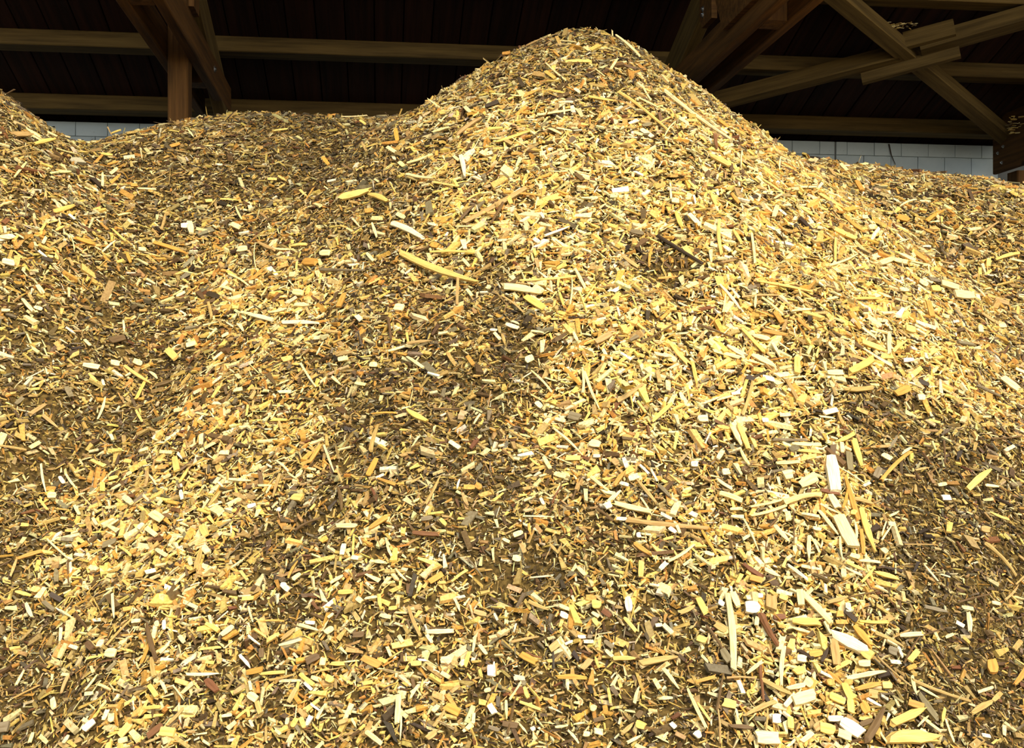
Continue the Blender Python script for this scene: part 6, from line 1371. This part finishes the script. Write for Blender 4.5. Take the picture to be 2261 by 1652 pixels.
(1411.8, 1471.1, 1491.8, 1456.2, 13.4, 'T', 'bark_piece', 'long', 'pinkish tan bark strip lying level near the bottom', 'bark', 'bark pieces on the chip pile'),
(1356.0, 1460.0, 1404.4, 1460.0, 9.7, 'Y', 'wood_splinter', 'long', 'level yellow splinter left of the pinkish bark strip', 'splinter', 'long splinters on the chip pile'),
(1385.8, 1331.6, 1389.5, 1361.4, 15.6, 'W', 'wood_chip', 'flat', 'white diamond-shaped chip, lower middle right', 'wood chip', 'large chips on the chip pile'),
(1497.4, 1361.4, 1529.0, 1346.5, 10.4, 'T', 'wood_splinter', 'long', 'rising tan splinter above and left of the tall pale splinter', 'splinter', 'long splinters on the chip pile'),
(1542.0, 1333.5, 1558.8, 1367.0, 14.9, 'Y', 'wood_slab', 'flat', 'falling yellow slab above and left of the tall pale splinter', 'wood slab', 'large slabs on the chip pile'),
(1577.4, 1385.6, 1601.5, 1400.4, 16.7, 'T', 'wood_chip', 'flat', 'falling tan chip just above and left of the tall pale splinter', 'wood chip', 'large chips on the chip pile'),
(1540.2, 1415.3, 1560.6, 1422.8, 14.9, 'Y', 'wood_chip', 'flat', 'falling yellow chip just left of the tall pale splinter', 'wood chip', 'large chips on the chip pile'),
(1642.5, 1497.2, 1677.8, 1469.3, 8.2, 'C', 'wood_splinter', 'long', 'rising cream splinter below and left of the red bark stick', 'splinter', 'long splinters on the chip pile'),
(1681.5, 1506.5, 1746.6, 1540.0, 10.4, 'T', 'wood_splinter', 'long', 'falling tan splinter above the cream bottom slab', 'splinter', 'long splinters on the chip pile'),
(1728.0, 1441.4, 1722.4, 1523.2, 10.4, 'C', 'wood_splinter', 'long', 'upright cream splinter below the red bark stick', 'splinter', 'long splinters on the chip pile'),
(1638.7, 1586.5, 1703.8, 1556.7, 10.4, 'T', 'wood_splinter', 'long', 'rising tan splinter just above the cream bottom slab', 'splinter', 'long splinters on the chip pile'),
(1661.1, 1634.8, 1709.4, 1636.7, 27.9, 'C', 'wood_slab', 'flat', 'squarish cream slab cut by the bottom edge, right of centre', 'wood slab', 'large slabs on the chip pile'),
(1519.7, 1530.7, 1560.6, 1616.2, 8.2, 'C', 'wood_splinter', 'long', 'falling cream splinter below and right of the pinkish bark strip', 'splinter', 'long splinters on the chip pile'),
(1542.0, 1560.4, 1568.1, 1597.6, 6.0, 'Y', '', 'long', '', '', ''),
(1463.9, 1482.3, 1499.2, 1528.8, 8.9, 'C', 'wood_splinter', 'long', 'falling cream splinter just below and right of the pinkish bark strip', 'splinter', 'long splinters on the chip pile'),
(1445.3, 1508.3, 1458.3, 1530.7, 9.7, 'C', '', 'flat', '', '', ''),
(1400.6, 1560.4, 1409.9, 1526.9, 7.4, 'C', '', 'long', '', '', ''),
(1452.7, 1549.3, 1480.6, 1547.4, 8.2, 'C', '', 'long', '', '', ''),
(1581.1, 1579.0, 1596.0, 1497.2, 6.7, 'B', 'wood_stick', 'rod', 'upright brown stick below the tall pale splinter', 'stick', 'loose sticks on the chip pile'),
(1590.4, 1649.7, 1584.8, 1575.3, 6.0, 'T', 'wood_stick', 'rod', 'upright tan stick left of the cream bottom slab', 'stick', 'loose sticks on the chip pile'),
(1534.6, 1512.1, 1575.5, 1500.9, 8.2, 'O', 'wood_splinter', 'long', 'rising orange splinter below and right of the pinkish bark strip', 'splinter', 'long splinters on the chip pile'),
(1599.7, 1502.8, 1661.1, 1502.8, 6.0, 'T', 'wood_stick', 'rod', 'level tan stick below the tall pale splinter', 'stick', 'loose sticks on the chip pile'),
(1675.9, 1482.3, 1683.4, 1556.7, 8.2, 'R', 'twig', 'rod', 'upright reddish-brown twig above the cream bottom slab', 'twig', 'loose twigs on the chip pile'),
(1742.9, 1556.7, 1791.3, 1541.8, 26.0, 'C', 'wood_slab', 'flat', 'rising cream slab above and right of the cream bottom slab', 'wood slab', 'large slabs on the chip pile'),
(1698.3, 1593.9, 1716.9, 1593.9, 20.5, 'W', 'wood_chip', 'flat', 'blocky white chip just above and right of the cream bottom slab', 'wood chip', 'large chips on the chip pile'),
(1728.0, 1567.9, 1750.3, 1541.8, 11.2, 'W', 'wood_chip', 'flat', 'rising white chip above and right of the cream bottom slab', 'wood chip', 'large chips on the chip pile'),
(1746.6, 1493.5, 1768.9, 1486.0, 16.7, 'Y', 'wood_chip', 'flat', 'rising yellow chip below and right of the red bark stick', 'wood chip', 'large chips on the chip pile'),
(1757.8, 1460.0, 1776.4, 1463.7, 16.7, 'W', 'wood_chip', 'flat', 'blocky white chip below and right of the red bark stick', 'wood chip', 'large chips on the chip pile'),
(1733.6, 1526.9, 1768.9, 1519.5, 11.2, 'C', 'wood_splinter', 'long', 'level cream splinter below the thick yellow slab', 'splinter', 'long splinters on the chip pile'),
(1776.4, 1508.3, 1793.1, 1523.2, 18.6, 'C', 'wood_chip', 'flat', 'blocky cream chip below and left of the white wedge', 'wood chip', 'large chips on the chip pile'),
(1668.5, 1374.4, 1666.6, 1393.0, 9.7, 'C', 'wood_chip', 'flat', 'upright cream chip just below and right of the white block', 'wood chip', 'large chips on the chip pile'),
(1702.0, 1370.7, 1728.0, 1368.8, 11.9, 'R', 'wood_chip', 'flat', 'level reddish-brown chip just above and right of the red bark stick', 'wood chip', 'large chips on the chip pile'),
(1752.2, 1355.8, 1761.5, 1355.8, 13.4, 'C', '', 'flat', '', '', ''),
(1750.3, 1393.0, 1783.8, 1402.3, 7.4, 'C', '', 'long', '', '', ''),
(1722.4, 1322.3, 1737.3, 1329.8, 13.4, 'Y', '', 'flat', '', '', ''),
(1408.1, 1605.1, 1428.5, 1612.5, 16.7, 'Y', 'wood_chip', 'flat', 'blocky yellow chip below the pinkish bark strip', 'wood chip', 'large chips on the chip pile'),
(1482.5, 1605.1, 1491.8, 1614.4, 10.4, 'W', '', 'flat', '', '', ''),
(1530.9, 1634.8, 1542.0, 1627.4, 16.7, 'W', '', 'flat', '', '', ''),
(1687.1, 1623.7, 1690.8, 1575.3, 6.0, 'T', 'twig', 'rod', 'upright tan twig just above the cream bottom slab', 'twig', 'loose twigs on the chip pile'),
(1385.8, 1646.0, 1415.5, 1631.1, 7.4, 'C', '', 'long', '', '', ''),
(1372.7, 1627.4, 1396.9, 1605.1, 9.3, 'T', 'wood_splinter', 'long', 'rising tan splinter below and left of the pinkish bark strip', 'splinter', 'long splinters on the chip pile'),
(1404.4, 1593.9, 1415.5, 1579.0, 11.9, 'B', 'bark_piece', 'flat', 'rising brown bark piece below the pinkish bark strip', 'bark', 'bark pieces on the chip pile'),
(1594.1, 1556.7, 1623.9, 1564.1, 18.6, 'Y', 'wood_slab', 'flat', 'level yellow slab above and left of the cream bottom slab', 'wood slab', 'large slabs on the chip pile'),
(1623.9, 1575.3, 1627.6, 1597.6, 5.2, 'C', '', 'long', '', '', ''),
(1765.2, 1646.0, 1789.4, 1627.4, 11.2, 'C', 'wood_chip', 'flat', 'rising cream chip right of the cream bottom slab', 'wood chip', 'large chips on the chip pile'),
(1780.1, 1452.5, 1808.0, 1448.8, 16.7, 'O', 'wood_chip', 'flat', 'level orange chip below the thick yellow slab', 'wood chip', 'large chips on the chip pile'),
(1742.9, 1593.9, 1744.8, 1619.9, 13.4, 'Y', 'wood_chip', 'flat', 'upright yellow chip just above and right of the cream bottom slab', 'wood chip', 'large chips on the chip pile'),
(1607.1, 1608.8, 1657.3, 1612.5, 9.7, 'B', 'bark_piece', 'long', 'level brown bark piece just above and left of the cream bottom slab', 'bark', 'bark pieces on the chip pile'),
(1382.0, 1374.4, 1404.4, 1400.4, 9.7, 'Y', 'wood_splinter', 'long', 'falling yellow splinter just below the white diamond chip', 'splinter', 'long splinters on the chip pile'),
(1445.3, 1387.4, 1460.2, 1385.6, 8.2, 'W', '', 'flat', '', '', ''),
(1586.7, 1337.2, 1597.8, 1344.6, 11.9, 'W', '', 'flat', '', '', ''),
(1560.6, 1393.0, 1597.8, 1445.1, 8.2, 'B', 'wood_stick', 'rod', 'falling brown stick just left of the tall pale splinter', 'stick', 'loose sticks on the chip pile'),
(1594.1, 1445.1, 1609.0, 1471.1, 16.7, 'G', 'bark_piece', 'flat', 'falling grey bark piece just below the tall pale splinter', 'bark', 'bark pieces on the chip pile'),
(1791.3, 1619.9, 1808.0, 1608.8, 16.7, 'T', 'wood_chip', 'flat', 'blocky tan chip left of the white bottom slab', 'wood chip', 'large chips on the chip pile'),
(1828.5, 1404.2, 1904.7, 1441.4, 26.0, 'W', 'wood_splinter', 'long', 'broad white wedge-shaped chip pointing down right, lower right corner area', 'splinter', 'long splinters on the chip pile'),
(1904.7, 1445.1, 1927.0, 1460.0, 22.3, 'Y', 'wood_slab', 'flat', 'blocky yellow slab just left of the grey stone', 'wood slab', 'large slabs on the chip pile'),
(1837.8, 1422.8, 1845.2, 1478.6, 18.6, 'T', 'wood_slab', 'flat', 'upright tan slab just below and left of the white wedge', 'wood slab', 'large slabs on the chip pile'),
(1886.1, 1393.0, 1923.3, 1437.6, 15.6, 'O', 'wood_splinter', 'long', 'falling orange splinter just right of the white wedge', 'splinter', 'long splinters on the chip pile'),
(1856.4, 1601.3, 1901.0, 1631.1, 27.9, 'W', 'wood_slab', 'flat', 'bright white rectangular slab at the bottom edge, right part', 'wood slab', 'large slabs on the chip pile'),
(1847.1, 1623.7, 1875.0, 1634.8, 18.6, 'C', 'wood_slab', 'flat', 'falling cream slab just below and left of the white bottom slab', 'wood slab', 'large slabs on the chip pile'),
(1863.8, 1506.5, 1949.4, 1489.7, 11.2, 'C', 'wood_splinter', 'long', 'level cream splinter below and left of the grey stone', 'splinter', 'long splinters on the chip pile'),
(1886.1, 1530.7, 1941.9, 1517.6, 12.6, 'O', 'wood_splinter', 'long', 'level orange splinter below and left of the grey stone', 'splinter', 'long splinters on the chip pile'),
(1943.8, 1519.5, 1964.2, 1519.5, 14.9, 'Y', 'wood_chip', 'flat', 'blocky yellow chip below the grey stone', 'wood chip', 'large chips on the chip pile'),
(1964.2, 1605.1, 2031.2, 1575.3, 18.6, 'Y', 'wood_splinter', 'long', 'yellow slab slanting up right above the coarse yellow slab', 'splinter', 'long splinters on the chip pile'),
(1999.6, 1556.7, 2033.1, 1567.9, 15.6, 'O', 'wood_slab', 'flat', 'falling orange slab just above and right of the yellow wedge slab', 'wood slab', 'large slabs on the chip pile'),
(1960.5, 1634.8, 2057.3, 1636.7, 29.8, 'Y', 'wood_splinter', 'long', 'wide coarse-grained yellow slab cut by the bottom edge', 'splinter', 'long splinters on the chip pile'),
(1908.4, 1646.0, 1945.6, 1575.3, 17.1, 'B', 'bark_piece', 'long', 'rising brown bark piece just right of the white bottom slab', 'bark', 'bark pieces on the chip pile'),
(1893.6, 1608.8, 1919.6, 1597.6, 11.2, 'B', 'bark_piece', 'flat', 'rising brown bark piece just above and right of the white bottom slab', 'bark', 'bark pieces on the chip pile'),
(1863.8, 1523.2, 1878.7, 1556.7, 16.7, 'Y', 'wood_slab', 'flat', 'falling yellow slab above the white bottom slab', 'wood slab', 'large slabs on the chip pile'),
(1828.5, 1541.8, 1860.1, 1556.7, 16.7, 'Y', 'wood_slab', 'flat', 'falling yellow slab above and left of the white bottom slab', 'wood slab', 'large slabs on the chip pile'),
(1875.0, 1556.7, 1876.8, 1586.5, 15.6, 'Y', 'wood_chip', 'flat', 'upright yellow chip just above the white bottom slab', 'wood chip', 'large chips on the chip pile'),
(1915.9, 1538.1, 1936.3, 1541.8, 18.6, 'T', 'wood_chip', 'flat', 'blocky tan chip above and left of the yellow wedge slab', 'wood chip', 'large chips on the chip pile'),
(1904.7, 1564.1, 1915.9, 1586.5, 18.6, 'O', 'wood_chip', 'flat', 'blocky orange chip just above and right of the white bottom slab', 'wood chip', 'large chips on the chip pile'),
(1914.0, 1549.3, 1943.8, 1566.0, 6.7, 'W', '', 'long', '', '', ''),
(1822.9, 1593.9, 1856.4, 1593.9, 12.6, 'W', 'wood_chip', 'flat', 'level white chip just above and left of the white bottom slab', 'wood chip', 'large chips on the chip pile'),
(1817.3, 1513.9, 1834.0, 1513.9, 14.9, 'O', '', 'flat', '', '', ''),
(1856.4, 1513.9, 1875.0, 1513.9, 12.6, 'O', '', 'flat', '', '', ''),
(1822.9, 1489.7, 1852.6, 1515.8, 11.2, 'O', 'wood_splinter', 'long', 'falling orange splinter below the white wedge', 'splinter', 'long splinters on the chip pile'),
(1808.0, 1489.7, 1835.9, 1504.6, 6.7, 'W', '', 'long', '', '', ''),
(1837.8, 1486.0, 1871.2, 1467.4, 10.4, 'Y', 'wood_splinter', 'long', 'rising yellow splinter just below the white wedge', 'splinter', 'long splinters on the chip pile'),
(1893.6, 1471.1, 1919.6, 1471.1, 14.9, 'C', 'wood_chip', 'flat', 'level cream chip just below and right of the white wedge', 'wood chip', 'large chips on the chip pile'),
(1928.9, 1404.2, 1990.3, 1433.9, 7.4, 'T', 'wood_splinter', 'long', 'falling tan splinter just above the grey stone', 'splinter', 'long splinters on the chip pile'),
(1981.0, 1411.6, 2023.8, 1407.9, 11.2, 'C', 'wood_splinter', 'long', 'level cream splinter just above and right of the grey stone', 'splinter', 'long splinters on the chip pile'),
(1891.7, 1378.1, 1953.1, 1380.0, 7.4, 'Y', 'wood_splinter', 'long', 'level yellow splinter above and right of the white wedge', 'splinter', 'long splinters on the chip pile'),
(1869.4, 1344.6, 1871.2, 1363.2, 11.9, 'W', '', 'flat', '', '', ''),
(2133.5, 1365.1, 2137.2, 1406.0, 11.9, 'C', 'wood_splinter', 'long', 'pale upright tablet-shaped chip in the lower right dark fines', 'splinter', 'long splinters on the chip pile'),
(2107.5, 1380.0, 2124.2, 1389.3, 8.9, 'W', '', 'flat', '', '', ''),
(2079.6, 1415.3, 2096.3, 1407.9, 6.7, 'C', '', 'flat', '', '', ''),
(1956.8, 1441.4, 1975.4, 1448.8, 18.6, 'G', 'wood_chip', 'flat', 'small grey stone-like lump among the lower right chips', 'wood chip', 'large chips on the chip pile'),
(1958.7, 1467.4, 1981.0, 1469.3, 9.7, 'W', '', 'flat', '', '', ''),
(1981.0, 1439.5, 1990.3, 1463.7, 7.4, 'W', '', 'long', '', '', ''),
(1990.3, 1474.9, 2027.5, 1411.6, 5.2, 'B', 'twig', 'rod', 'rising brown twig just right of the grey stone', 'twig', 'loose twigs on the chip pile'),
(2027.5, 1411.6, 2083.3, 1393.0, 3.7, 'B', 'twig', 'rod', 'rising brown twig left of the pale tablet chip', 'twig', 'loose twigs on the chip pile'),
(1999.6, 1471.1, 2018.2, 1448.8, 12.6, 'Y', 'wood_chip', 'flat', 'rising yellow chip just right of the grey stone', 'wood chip', 'large chips on the chip pile'),
(1936.3, 1458.1, 2008.9, 1521.4, 5.2, 'T', 'wood_stick', 'rod', 'falling tan stick just below the grey stone', 'stick', 'loose sticks on the chip pile'),
(2007.0, 1508.3, 2135.4, 1554.8, 9.7, 'T', 'wood_stick', 'rod', 'long silvery split stick slanting down right in the lower right', 'stick', 'loose sticks on the chip pile'),
(2010.8, 1504.6, 2020.1, 1545.5, 8.2, 'C', 'wood_splinter', 'long', 'upright cream splinter just left of the long silvery stick', 'splinter', 'long splinters on the chip pile'),
(2027.5, 1541.8, 2068.4, 1597.6, 14.1, 'G', 'bark_piece', 'long', 'falling grey bark piece just below and left of the long silvery stick', 'bark', 'bark pieces on the chip pile'),
(2025.6, 1523.2, 2068.4, 1547.4, 6.0, 'C', 'wood_splinter', 'long', 'falling cream splinter just left of the long silvery stick', 'splinter', 'long splinters on the chip pile'),
(2183.7, 1467.4, 2189.3, 1497.2, 22.3, 'O', 'wood_slab', 'flat', 'blocky orange slab below and right of the pale tablet chip', 'wood slab', 'large slabs on the chip pile'),
(2232.1, 1523.2, 2260.0, 1482.3, 11.2, 'O', 'wood_splinter', 'long', 'rising orange splinter below and right of the pale tablet chip', 'splinter', 'long splinters on the chip pile'),
(2135.4, 1586.5, 2180.0, 1560.4, 13.4, 'T', 'wood_splinter', 'long', 'rising tan splinter below and right of the long silvery stick', 'splinter', 'long splinters on the chip pile'),
(2183.7, 1560.4, 2202.3, 1541.8, 10.4, 'T', '', 'flat', '', '', ''),
(2150.3, 1538.1, 2183.7, 1526.9, 7.4, 'C', '', 'long', '', '', ''),
(2085.2, 1597.6, 2103.8, 1647.8, 5.2, 'C', '', 'long', '', '', ''),
(2034.9, 1344.6, 2083.3, 1355.8, 8.9, 'G', 'bark_piece', 'long', 'level grey bark piece above and left of the pale tablet chip', 'bark', 'bark pieces on the chip pile'),
(1824.7, 1337.2, 1863.8, 1326.0, 8.9, 'T', 'wood_splinter', 'long', 'rising tan splinter above and right of the thick yellow slab', 'splinter', 'long splinters on the chip pile'),
(1863.8, 1326.0, 1934.5, 1311.2, 3.7, 'B', 'twig', 'rod', 'level brown twig above the white wedge', 'twig', 'loose twigs on the chip pile'),
(1841.5, 1363.2, 1856.4, 1363.2, 14.1, 'O', '', 'flat', '', '', ''),
(1839.6, 1380.0, 1865.7, 1380.0, 9.7, 'O', '', 'flat', '', '', ''),
(2105.6, 1337.2, 2180.0, 1318.6, 5.2, 'B', 'twig', 'rod', 'rising brown twig just above the pale tablet chip', 'twig', 'loose twigs on the chip pile'),
(2209.8, 1333.5, 2239.5, 1300.0, 5.2, 'T', '', 'long', '', '', ''),
(2168.9, 1311.2, 2170.7, 1365.1, 3.7, 'B', 'twig', 'rod', 'upright brown twig just above and right of the pale tablet chip', 'twig', 'loose twigs on the chip pile'),
(2114.9, 1348.4, 2139.1, 1352.1, 8.9, 'C', '', 'flat', '', '', ''),
(2228.4, 1445.1, 2243.3, 1426.5, 11.2, 'T', '', 'flat', '', '', ''),
(1941.9, 1623.7, 1956.8, 1647.8, 4.5, 'C', '', 'long', '', '', ''),
(1934.5, 1575.3, 1968.0, 1575.3, 3.7, 'G', 'twig', 'rod', 'level grey twig just left of the yellow wedge slab', 'twig', 'loose twigs on the chip pile'),
(2020.1, 1612.5, 2042.4, 1590.2, 5.2, 'C', '', 'long', '', '', ''),
(2042.4, 1597.6, 2072.1, 1619.9, 6.7, 'C', '', 'long', '', '', ''),
(2075.9, 1605.1, 2081.4, 1575.3, 7.4, 'Y', '', 'long', '', '', ''),
(2027.5, 1616.2, 2042.4, 1627.4, 11.2, 'C', '', 'flat', '', '', ''),
(2157.7, 1627.4, 2176.3, 1631.1, 8.2, 'W', '', 'flat', '', '', ''),
(2211.6, 1634.8, 2211.6, 1612.5, 8.2, 'C', '', 'flat', '', '', ''),
(1808.0, 1471.1, 1822.9, 1441.4, 8.9, 'K', 'bark_piece', 'long', 'rising blackish bark piece just below and left of the white wedge', 'bark', 'bark pieces on the chip pile'),
(1994.0, 1486.0, 2012.6, 1478.6, 9.7, 'O', '', 'flat', '', '', ''),
(1808.0, 1612.5, 1837.8, 1619.9, 22.3, 'Y', 'wood_slab', 'flat', 'blocky yellow slab just left of the white bottom slab', 'wood slab', 'large slabs on the chip pile'),
(1863.8, 1355.8, 1889.8, 1380.0, 11.9, 'K', 'bark_piece', 'flat', 'falling blackish bark piece just above the white wedge', 'bark', 'bark pieces on the chip pile'),
(2180.0, 1335.3, 2198.6, 1339.1, 8.2, 'C', '', 'flat', '', '', '')]
def piece_mesh(name, Ln, Wd, form, col, R):
    """one piece of wood, long along local X; form: flat, long, rod"""
    v, f, cc = [], [], []
    if form == 'rod':
        ns, k = 7, 7
        bend = [R.uniform(-.5, .5) * Wd for _ in range(2)]
        for i in range(ns):
            s = i / (ns - 1); x = (s - .5) * Ln
            taper = (1.0 - .35 * s) * R.uniform(.88, 1.1)
            oy = bend[0] * math.sin(s * math.pi) + R.uniform(-.06, .06) * Wd; oz = abs(bend[1]) * .4 * math.sin(s * math.pi)
            for j in range(k):
                a = 2 * math.pi * j / k; q = Wd / 2 * taper * R.uniform(.88, 1.1)
                xx = x + (R.uniform(-.35, .35) * Wd if i in (0, ns - 1) else 0)
                v.append((xx, oy + q * math.cos(a), oz + q * math.sin(a) * .9))
    elif form == 'long':
        ns, k = 6, 6
        t1_, t2_ = R.choice([(1, .5), (.6, .9), (.9, .35), (.85, .85), (.6, .6)])
        bow = R.uniform(-.035, .035) * Ln; lift_ = R.uniform(0, .02) * Ln
        th = min(Wd * R.uniform(.3, .55), .016)
        for i in range(ns):
            s = i / (ns - 1); x = (s - .5) * Ln
            wd = Wd / 2 * (t1_ + (1 - t1_) * min(1, s / .35) if s < .35 else (1 if s < .6 else 1 + (t2_ - 1) * (s - .6) / .4)) * R.uniform(.9, 1.08)
            oy = bow * math.sin(s * math.pi); oz = lift_ * math.sin(s * math.pi)
            prof = [(-1, -.5), (0, -.6), (1, -.5), (.95, .35), (.15 * R.uniform(-1, 1), .55), (-.95, .35)]
            for (py_, pz_) in prof:
                xx = x + (R.uniform(-.5, .5) * Wd if i in (0, ns - 1) else 0)
                v.append((xx, oy + py_ * wd, oz + pz_ * th))
    else:
        ns, k = 4, 6
        th = min(Wd * R.uniform(.22, .4), .014)
        t1_, t2_ = R.uniform(.72, 1), R.uniform(.72, 1); sk = R.uniform(-.3, .3)
        cup = R.uniform(-.1, .1) * Wd
        for i in range(ns):
            s = i / (ns - 1); x = (s - .5) * Ln
            wd = Wd / 2 * (t1_ if i == 0 else t2_ if i == ns - 1 else 1.0) * R.uniform(.94, 1.05)
            prof = [(-1, -.5), (0, -.5), (1, -.5), (1, .45), (.1, .5 + cup / max(th, .001) * .3), (-1, .45)]
            e0 = [R.uniform(-.14, .14) * Wd for _ in range(3)]
            for jj, (py_, pz_) in enumerate(prof):
                xx = x + sk * py_ * wd * .6 + (e0[(0, 1, 2, 2, 1, 0)[jj]] if i in (0, ns - 1) else 0)
                v.append((xx, py_ * wd, pz_ * th + cup * (s - .5) ** 2))
    for i in range(ns - 1):
        for j in range(k): f.append((i * k + j, (i + 1) * k + j, (i + 1) * k + (j + 1) % k, i * k + (j + 1) % k))
    f.append(tuple(range(k))); f.append(tuple(reversed(range((ns - 1) * k, ns * k))))
    me = mesh_from(name, v, f)
    at = me.attributes.new('wood_colour', 'FLOAT_COLOR', 'POINT')
    c = np.repeat(np.array([[*col, 1.0]], np.float32), len(v), 0)
    c[:, :3] *= np.array([[R.uniform(.93, 1.05)] for _ in range(len(v))], np.float32)
    at.data.foreach_set('color', np.clip(c, 0, 1).ravel())
    return me

def place(x1, y1, x2, y2, w):
    """frame, length and width of a piece whose ends show at two picture points"""
    mid = hit((x1 + x2) / 2, (y1 + y2) / 2 + 2)
    yy = max(y1, y2)
    while mid is None and yy < 700: yy += 6; mid = hit((x1 + x2) / 2, yy)
    o, t = mid
    out = []
    for px, py in ((x1, y1), (x2, y2)):
        h_ = hit(px, py)
        if h_ is None or abs(h_[1] - t) > 1.1 * max(math.hypot(x2 - x1, y2 - y1), 8) * t / F_PX:
            dx, dy, u = ray(px, py); h_ = (np.array([dx * t, dy * t, EYE + u * t]), t)
        out.append(Vector(h_[0]))
    p, q = out
    c = (p + q) / 2
    n = Vector(normals(np.array([c.x]), np.array([c.y]))[0])
    view = (Vector((0, 0, EYE)) - c).normalized()
    n = (n * .6 + view * .5).normalized()
    ax = (q - p); Ln = ax.length; ax.normalize()
    n = (n - ax * n.dot(ax)).normalized()
    wid = w * t / F_PX
    return c, ax, n, Ln, wid

rest = []
for k_, (x1, y1, x2, y2, w, ck, name, form, label, cat, grp) in enumerate(DATA):
    R = random.Random(1000 + k_)
    c, ax, n, Ln, wid = place(x1, y1, x2, y2, w)
    col = lin(PAL[ck]) * R.uniform(.88, 1.06)
    col = np.clip(col * np.array([1, R.uniform(.95, 1.03), R.uniform(.88, 1.1)]), 0, .95)
    me = piece_mesh(name or 'wood_chip', Ln, wid, form, col, R)
    bvec = n.cross(ax)
    mat_ = Matrix((ax, bvec, n)).transposed().to_4x4()
    mat_.translation = c + n * (0.017 + .25 * min(wid, .03))
    if name:
        o = link(name, me, M_solid)
        o.matrix_basis = mat_
        tag(o, label, cat, grp, 'thing')
    else:
        rest.append((me, mat_))
# the smaller ones of these lie in the heap with the other loose chips
vv, ff, cc, bs = [], [], [], 0
for me, mat_ in rest:
    co = np.empty(len(me.vertices) * 3, np.float32); me.vertices.foreach_get('co', co)
    co = co.reshape(-1, 3) @ np.array(mat_.to_3x3()).T + np.array(mat_.translation)
    ca = np.empty(len(me.vertices) * 4, np.float32); me.attributes['wood_colour'].data.foreach_get('color', ca)
    ff += [tuple(bs + i for i in p.vertices) for p in me.polygons]
    vv.append(co); cc.append(ca); bs += len(co)
    bpy.data.meshes.remove(me)
me = mesh_from('surface_chips', np.concatenate(vv), ff)
me.attributes.new('wood_colour', 'FLOAT_COLOR', 'POINT').data.foreach_set('color', np.concatenate(cc))
tag(link('surface_chips', me, M_loose, pile), 'small pale chips lying on top of the heap', kind='stuff')

# a forked branch stub: body with two split prongs
R = random.Random(77)
fb = None
for nm_, (x1, y1, x2, y2, w) in (('forked_branch', (1724.3, 1119.3, 1806.1, 1100.7, 17)), ('prong', (1650, 1127, 1727, 1110, 6)), ('prong', (1653.6, 1147, 1731, 1124, 7))):
    c, ax, n, Ln, wid = place(x1, y1, x2, y2, w)
    me = piece_mesh(nm_, Ln, wid, 'rod' if nm_ != 'prong' else 'long', lin((232, 204, 132)), R)
    mw = Matrix((ax, n.cross(ax), n)).transposed().to_4x4(); mw.translation = c + n * (.02 + .2 * wid)
    if fb is None:
        fb = link(nm_, me, M_solid); fb.matrix_basis = mw; fb_inv = mw.inverted()
        tag(fb, 'pale forked branch stub with two split prongs, left of the big white slab', 'branch', kind='thing')
    else:
        o = link(nm_, me, M_solid, fb); o.matrix_basis = fb_inv @ mw

# bits of chip caught on the roof timbers
def litter(name, pts, label):
    vv, ff, cc, bs = [], [], [], 0
    for p in pts:
        L_ = R.uniform(.025, .06); me = piece_mesh('bit', L_, L_ * R.uniform(.2, .4), 'flat', lin(PAL[R.choice('CTYG')]), R)
        rot = Matrix.Rotation(R.uniform(0, 6.3), 3, 'Z') @ Matrix.Rotation(R.uniform(-.5, .5), 3, 'X')
        co = np.array([list(rot @ v_.co + p) for v_ in me.vertices])
        ff += [tuple(bs + i for i in q.vertices) for q in me.polygons]
        ca = np.empty(len(co) * 4, np.float32); me.attributes['wood_colour'].data.foreach_get('color', ca)
        vv.append(co); cc.append(ca); bs += len(co); bpy.data.meshes.remove(me)
    me = mesh_from(name, np.concatenate(vv), ff)
    me.attributes.new('wood_colour', 'FLOAT_COLOR', 'POINT').data.foreach_set('color', np.concatenate(cc))
    return tag(link(name, me, M_loose), label, 'wood chips', kind='stuff')
cr = roof_point(1988, 78, DR)
litter('chip_litter', [cr + Vector((R.uniform(-.11, .11), R.uniform(-.05, .05), .065 + R.uniform(-.01, .02))) for _ in range(26)], 'chip litter caught where the roof braces cross')
cr = roof_point(2248, 268, DR)
litter('chip_litter', [cr + Vector((R.uniform(-.07, .07), R.uniform(-.05, .05), R.uniform(-.12, .05))) for _ in range(30)], 'chip litter caught at the right corner end of the brace')

# a dry twig hanging on the block wall
def wall_point(px, py):
    dx, dy, u = ray(px, py); s_ = (WALL_Y - .012) / dy
    return Vector((dx * s_, WALL_Y - .012, EYE + u * s_))
pts = [wall_point(1963, 318), wall_point(1968, 342), wall_point(1977, 363)]
v, f = [], []
for i, p in enumerate(pts):
    rr = .006 - .0015 * i
    for j in range(6):
        a = j * math.pi / 3; v.append((p.x + rr * math.cos(a), p.y + rr * math.sin(a), p.z))
for i in range(2):
    for j in range(6): f.append((i * 6 + j, i * 6 + (j + 1) % 6, i * 6 + 6 + (j + 1) % 6, i * 6 + 6 + j))
f += [tuple(range(6)), tuple(range(12, 18))]
me = mesh_from('hanging_twig', v, f)
me.attributes.new('wood_colour', 'FLOAT_COLOR', 'POINT').data.foreach_set('color', np.repeat(np.array([[*lin((58, 46, 34)), 1]], np.float32), len(v), 0).ravel())
tag(link('hanging_twig', me, M_solid), 'thin dark twig hanging down the block wall at right', 'twig', kind='thing')
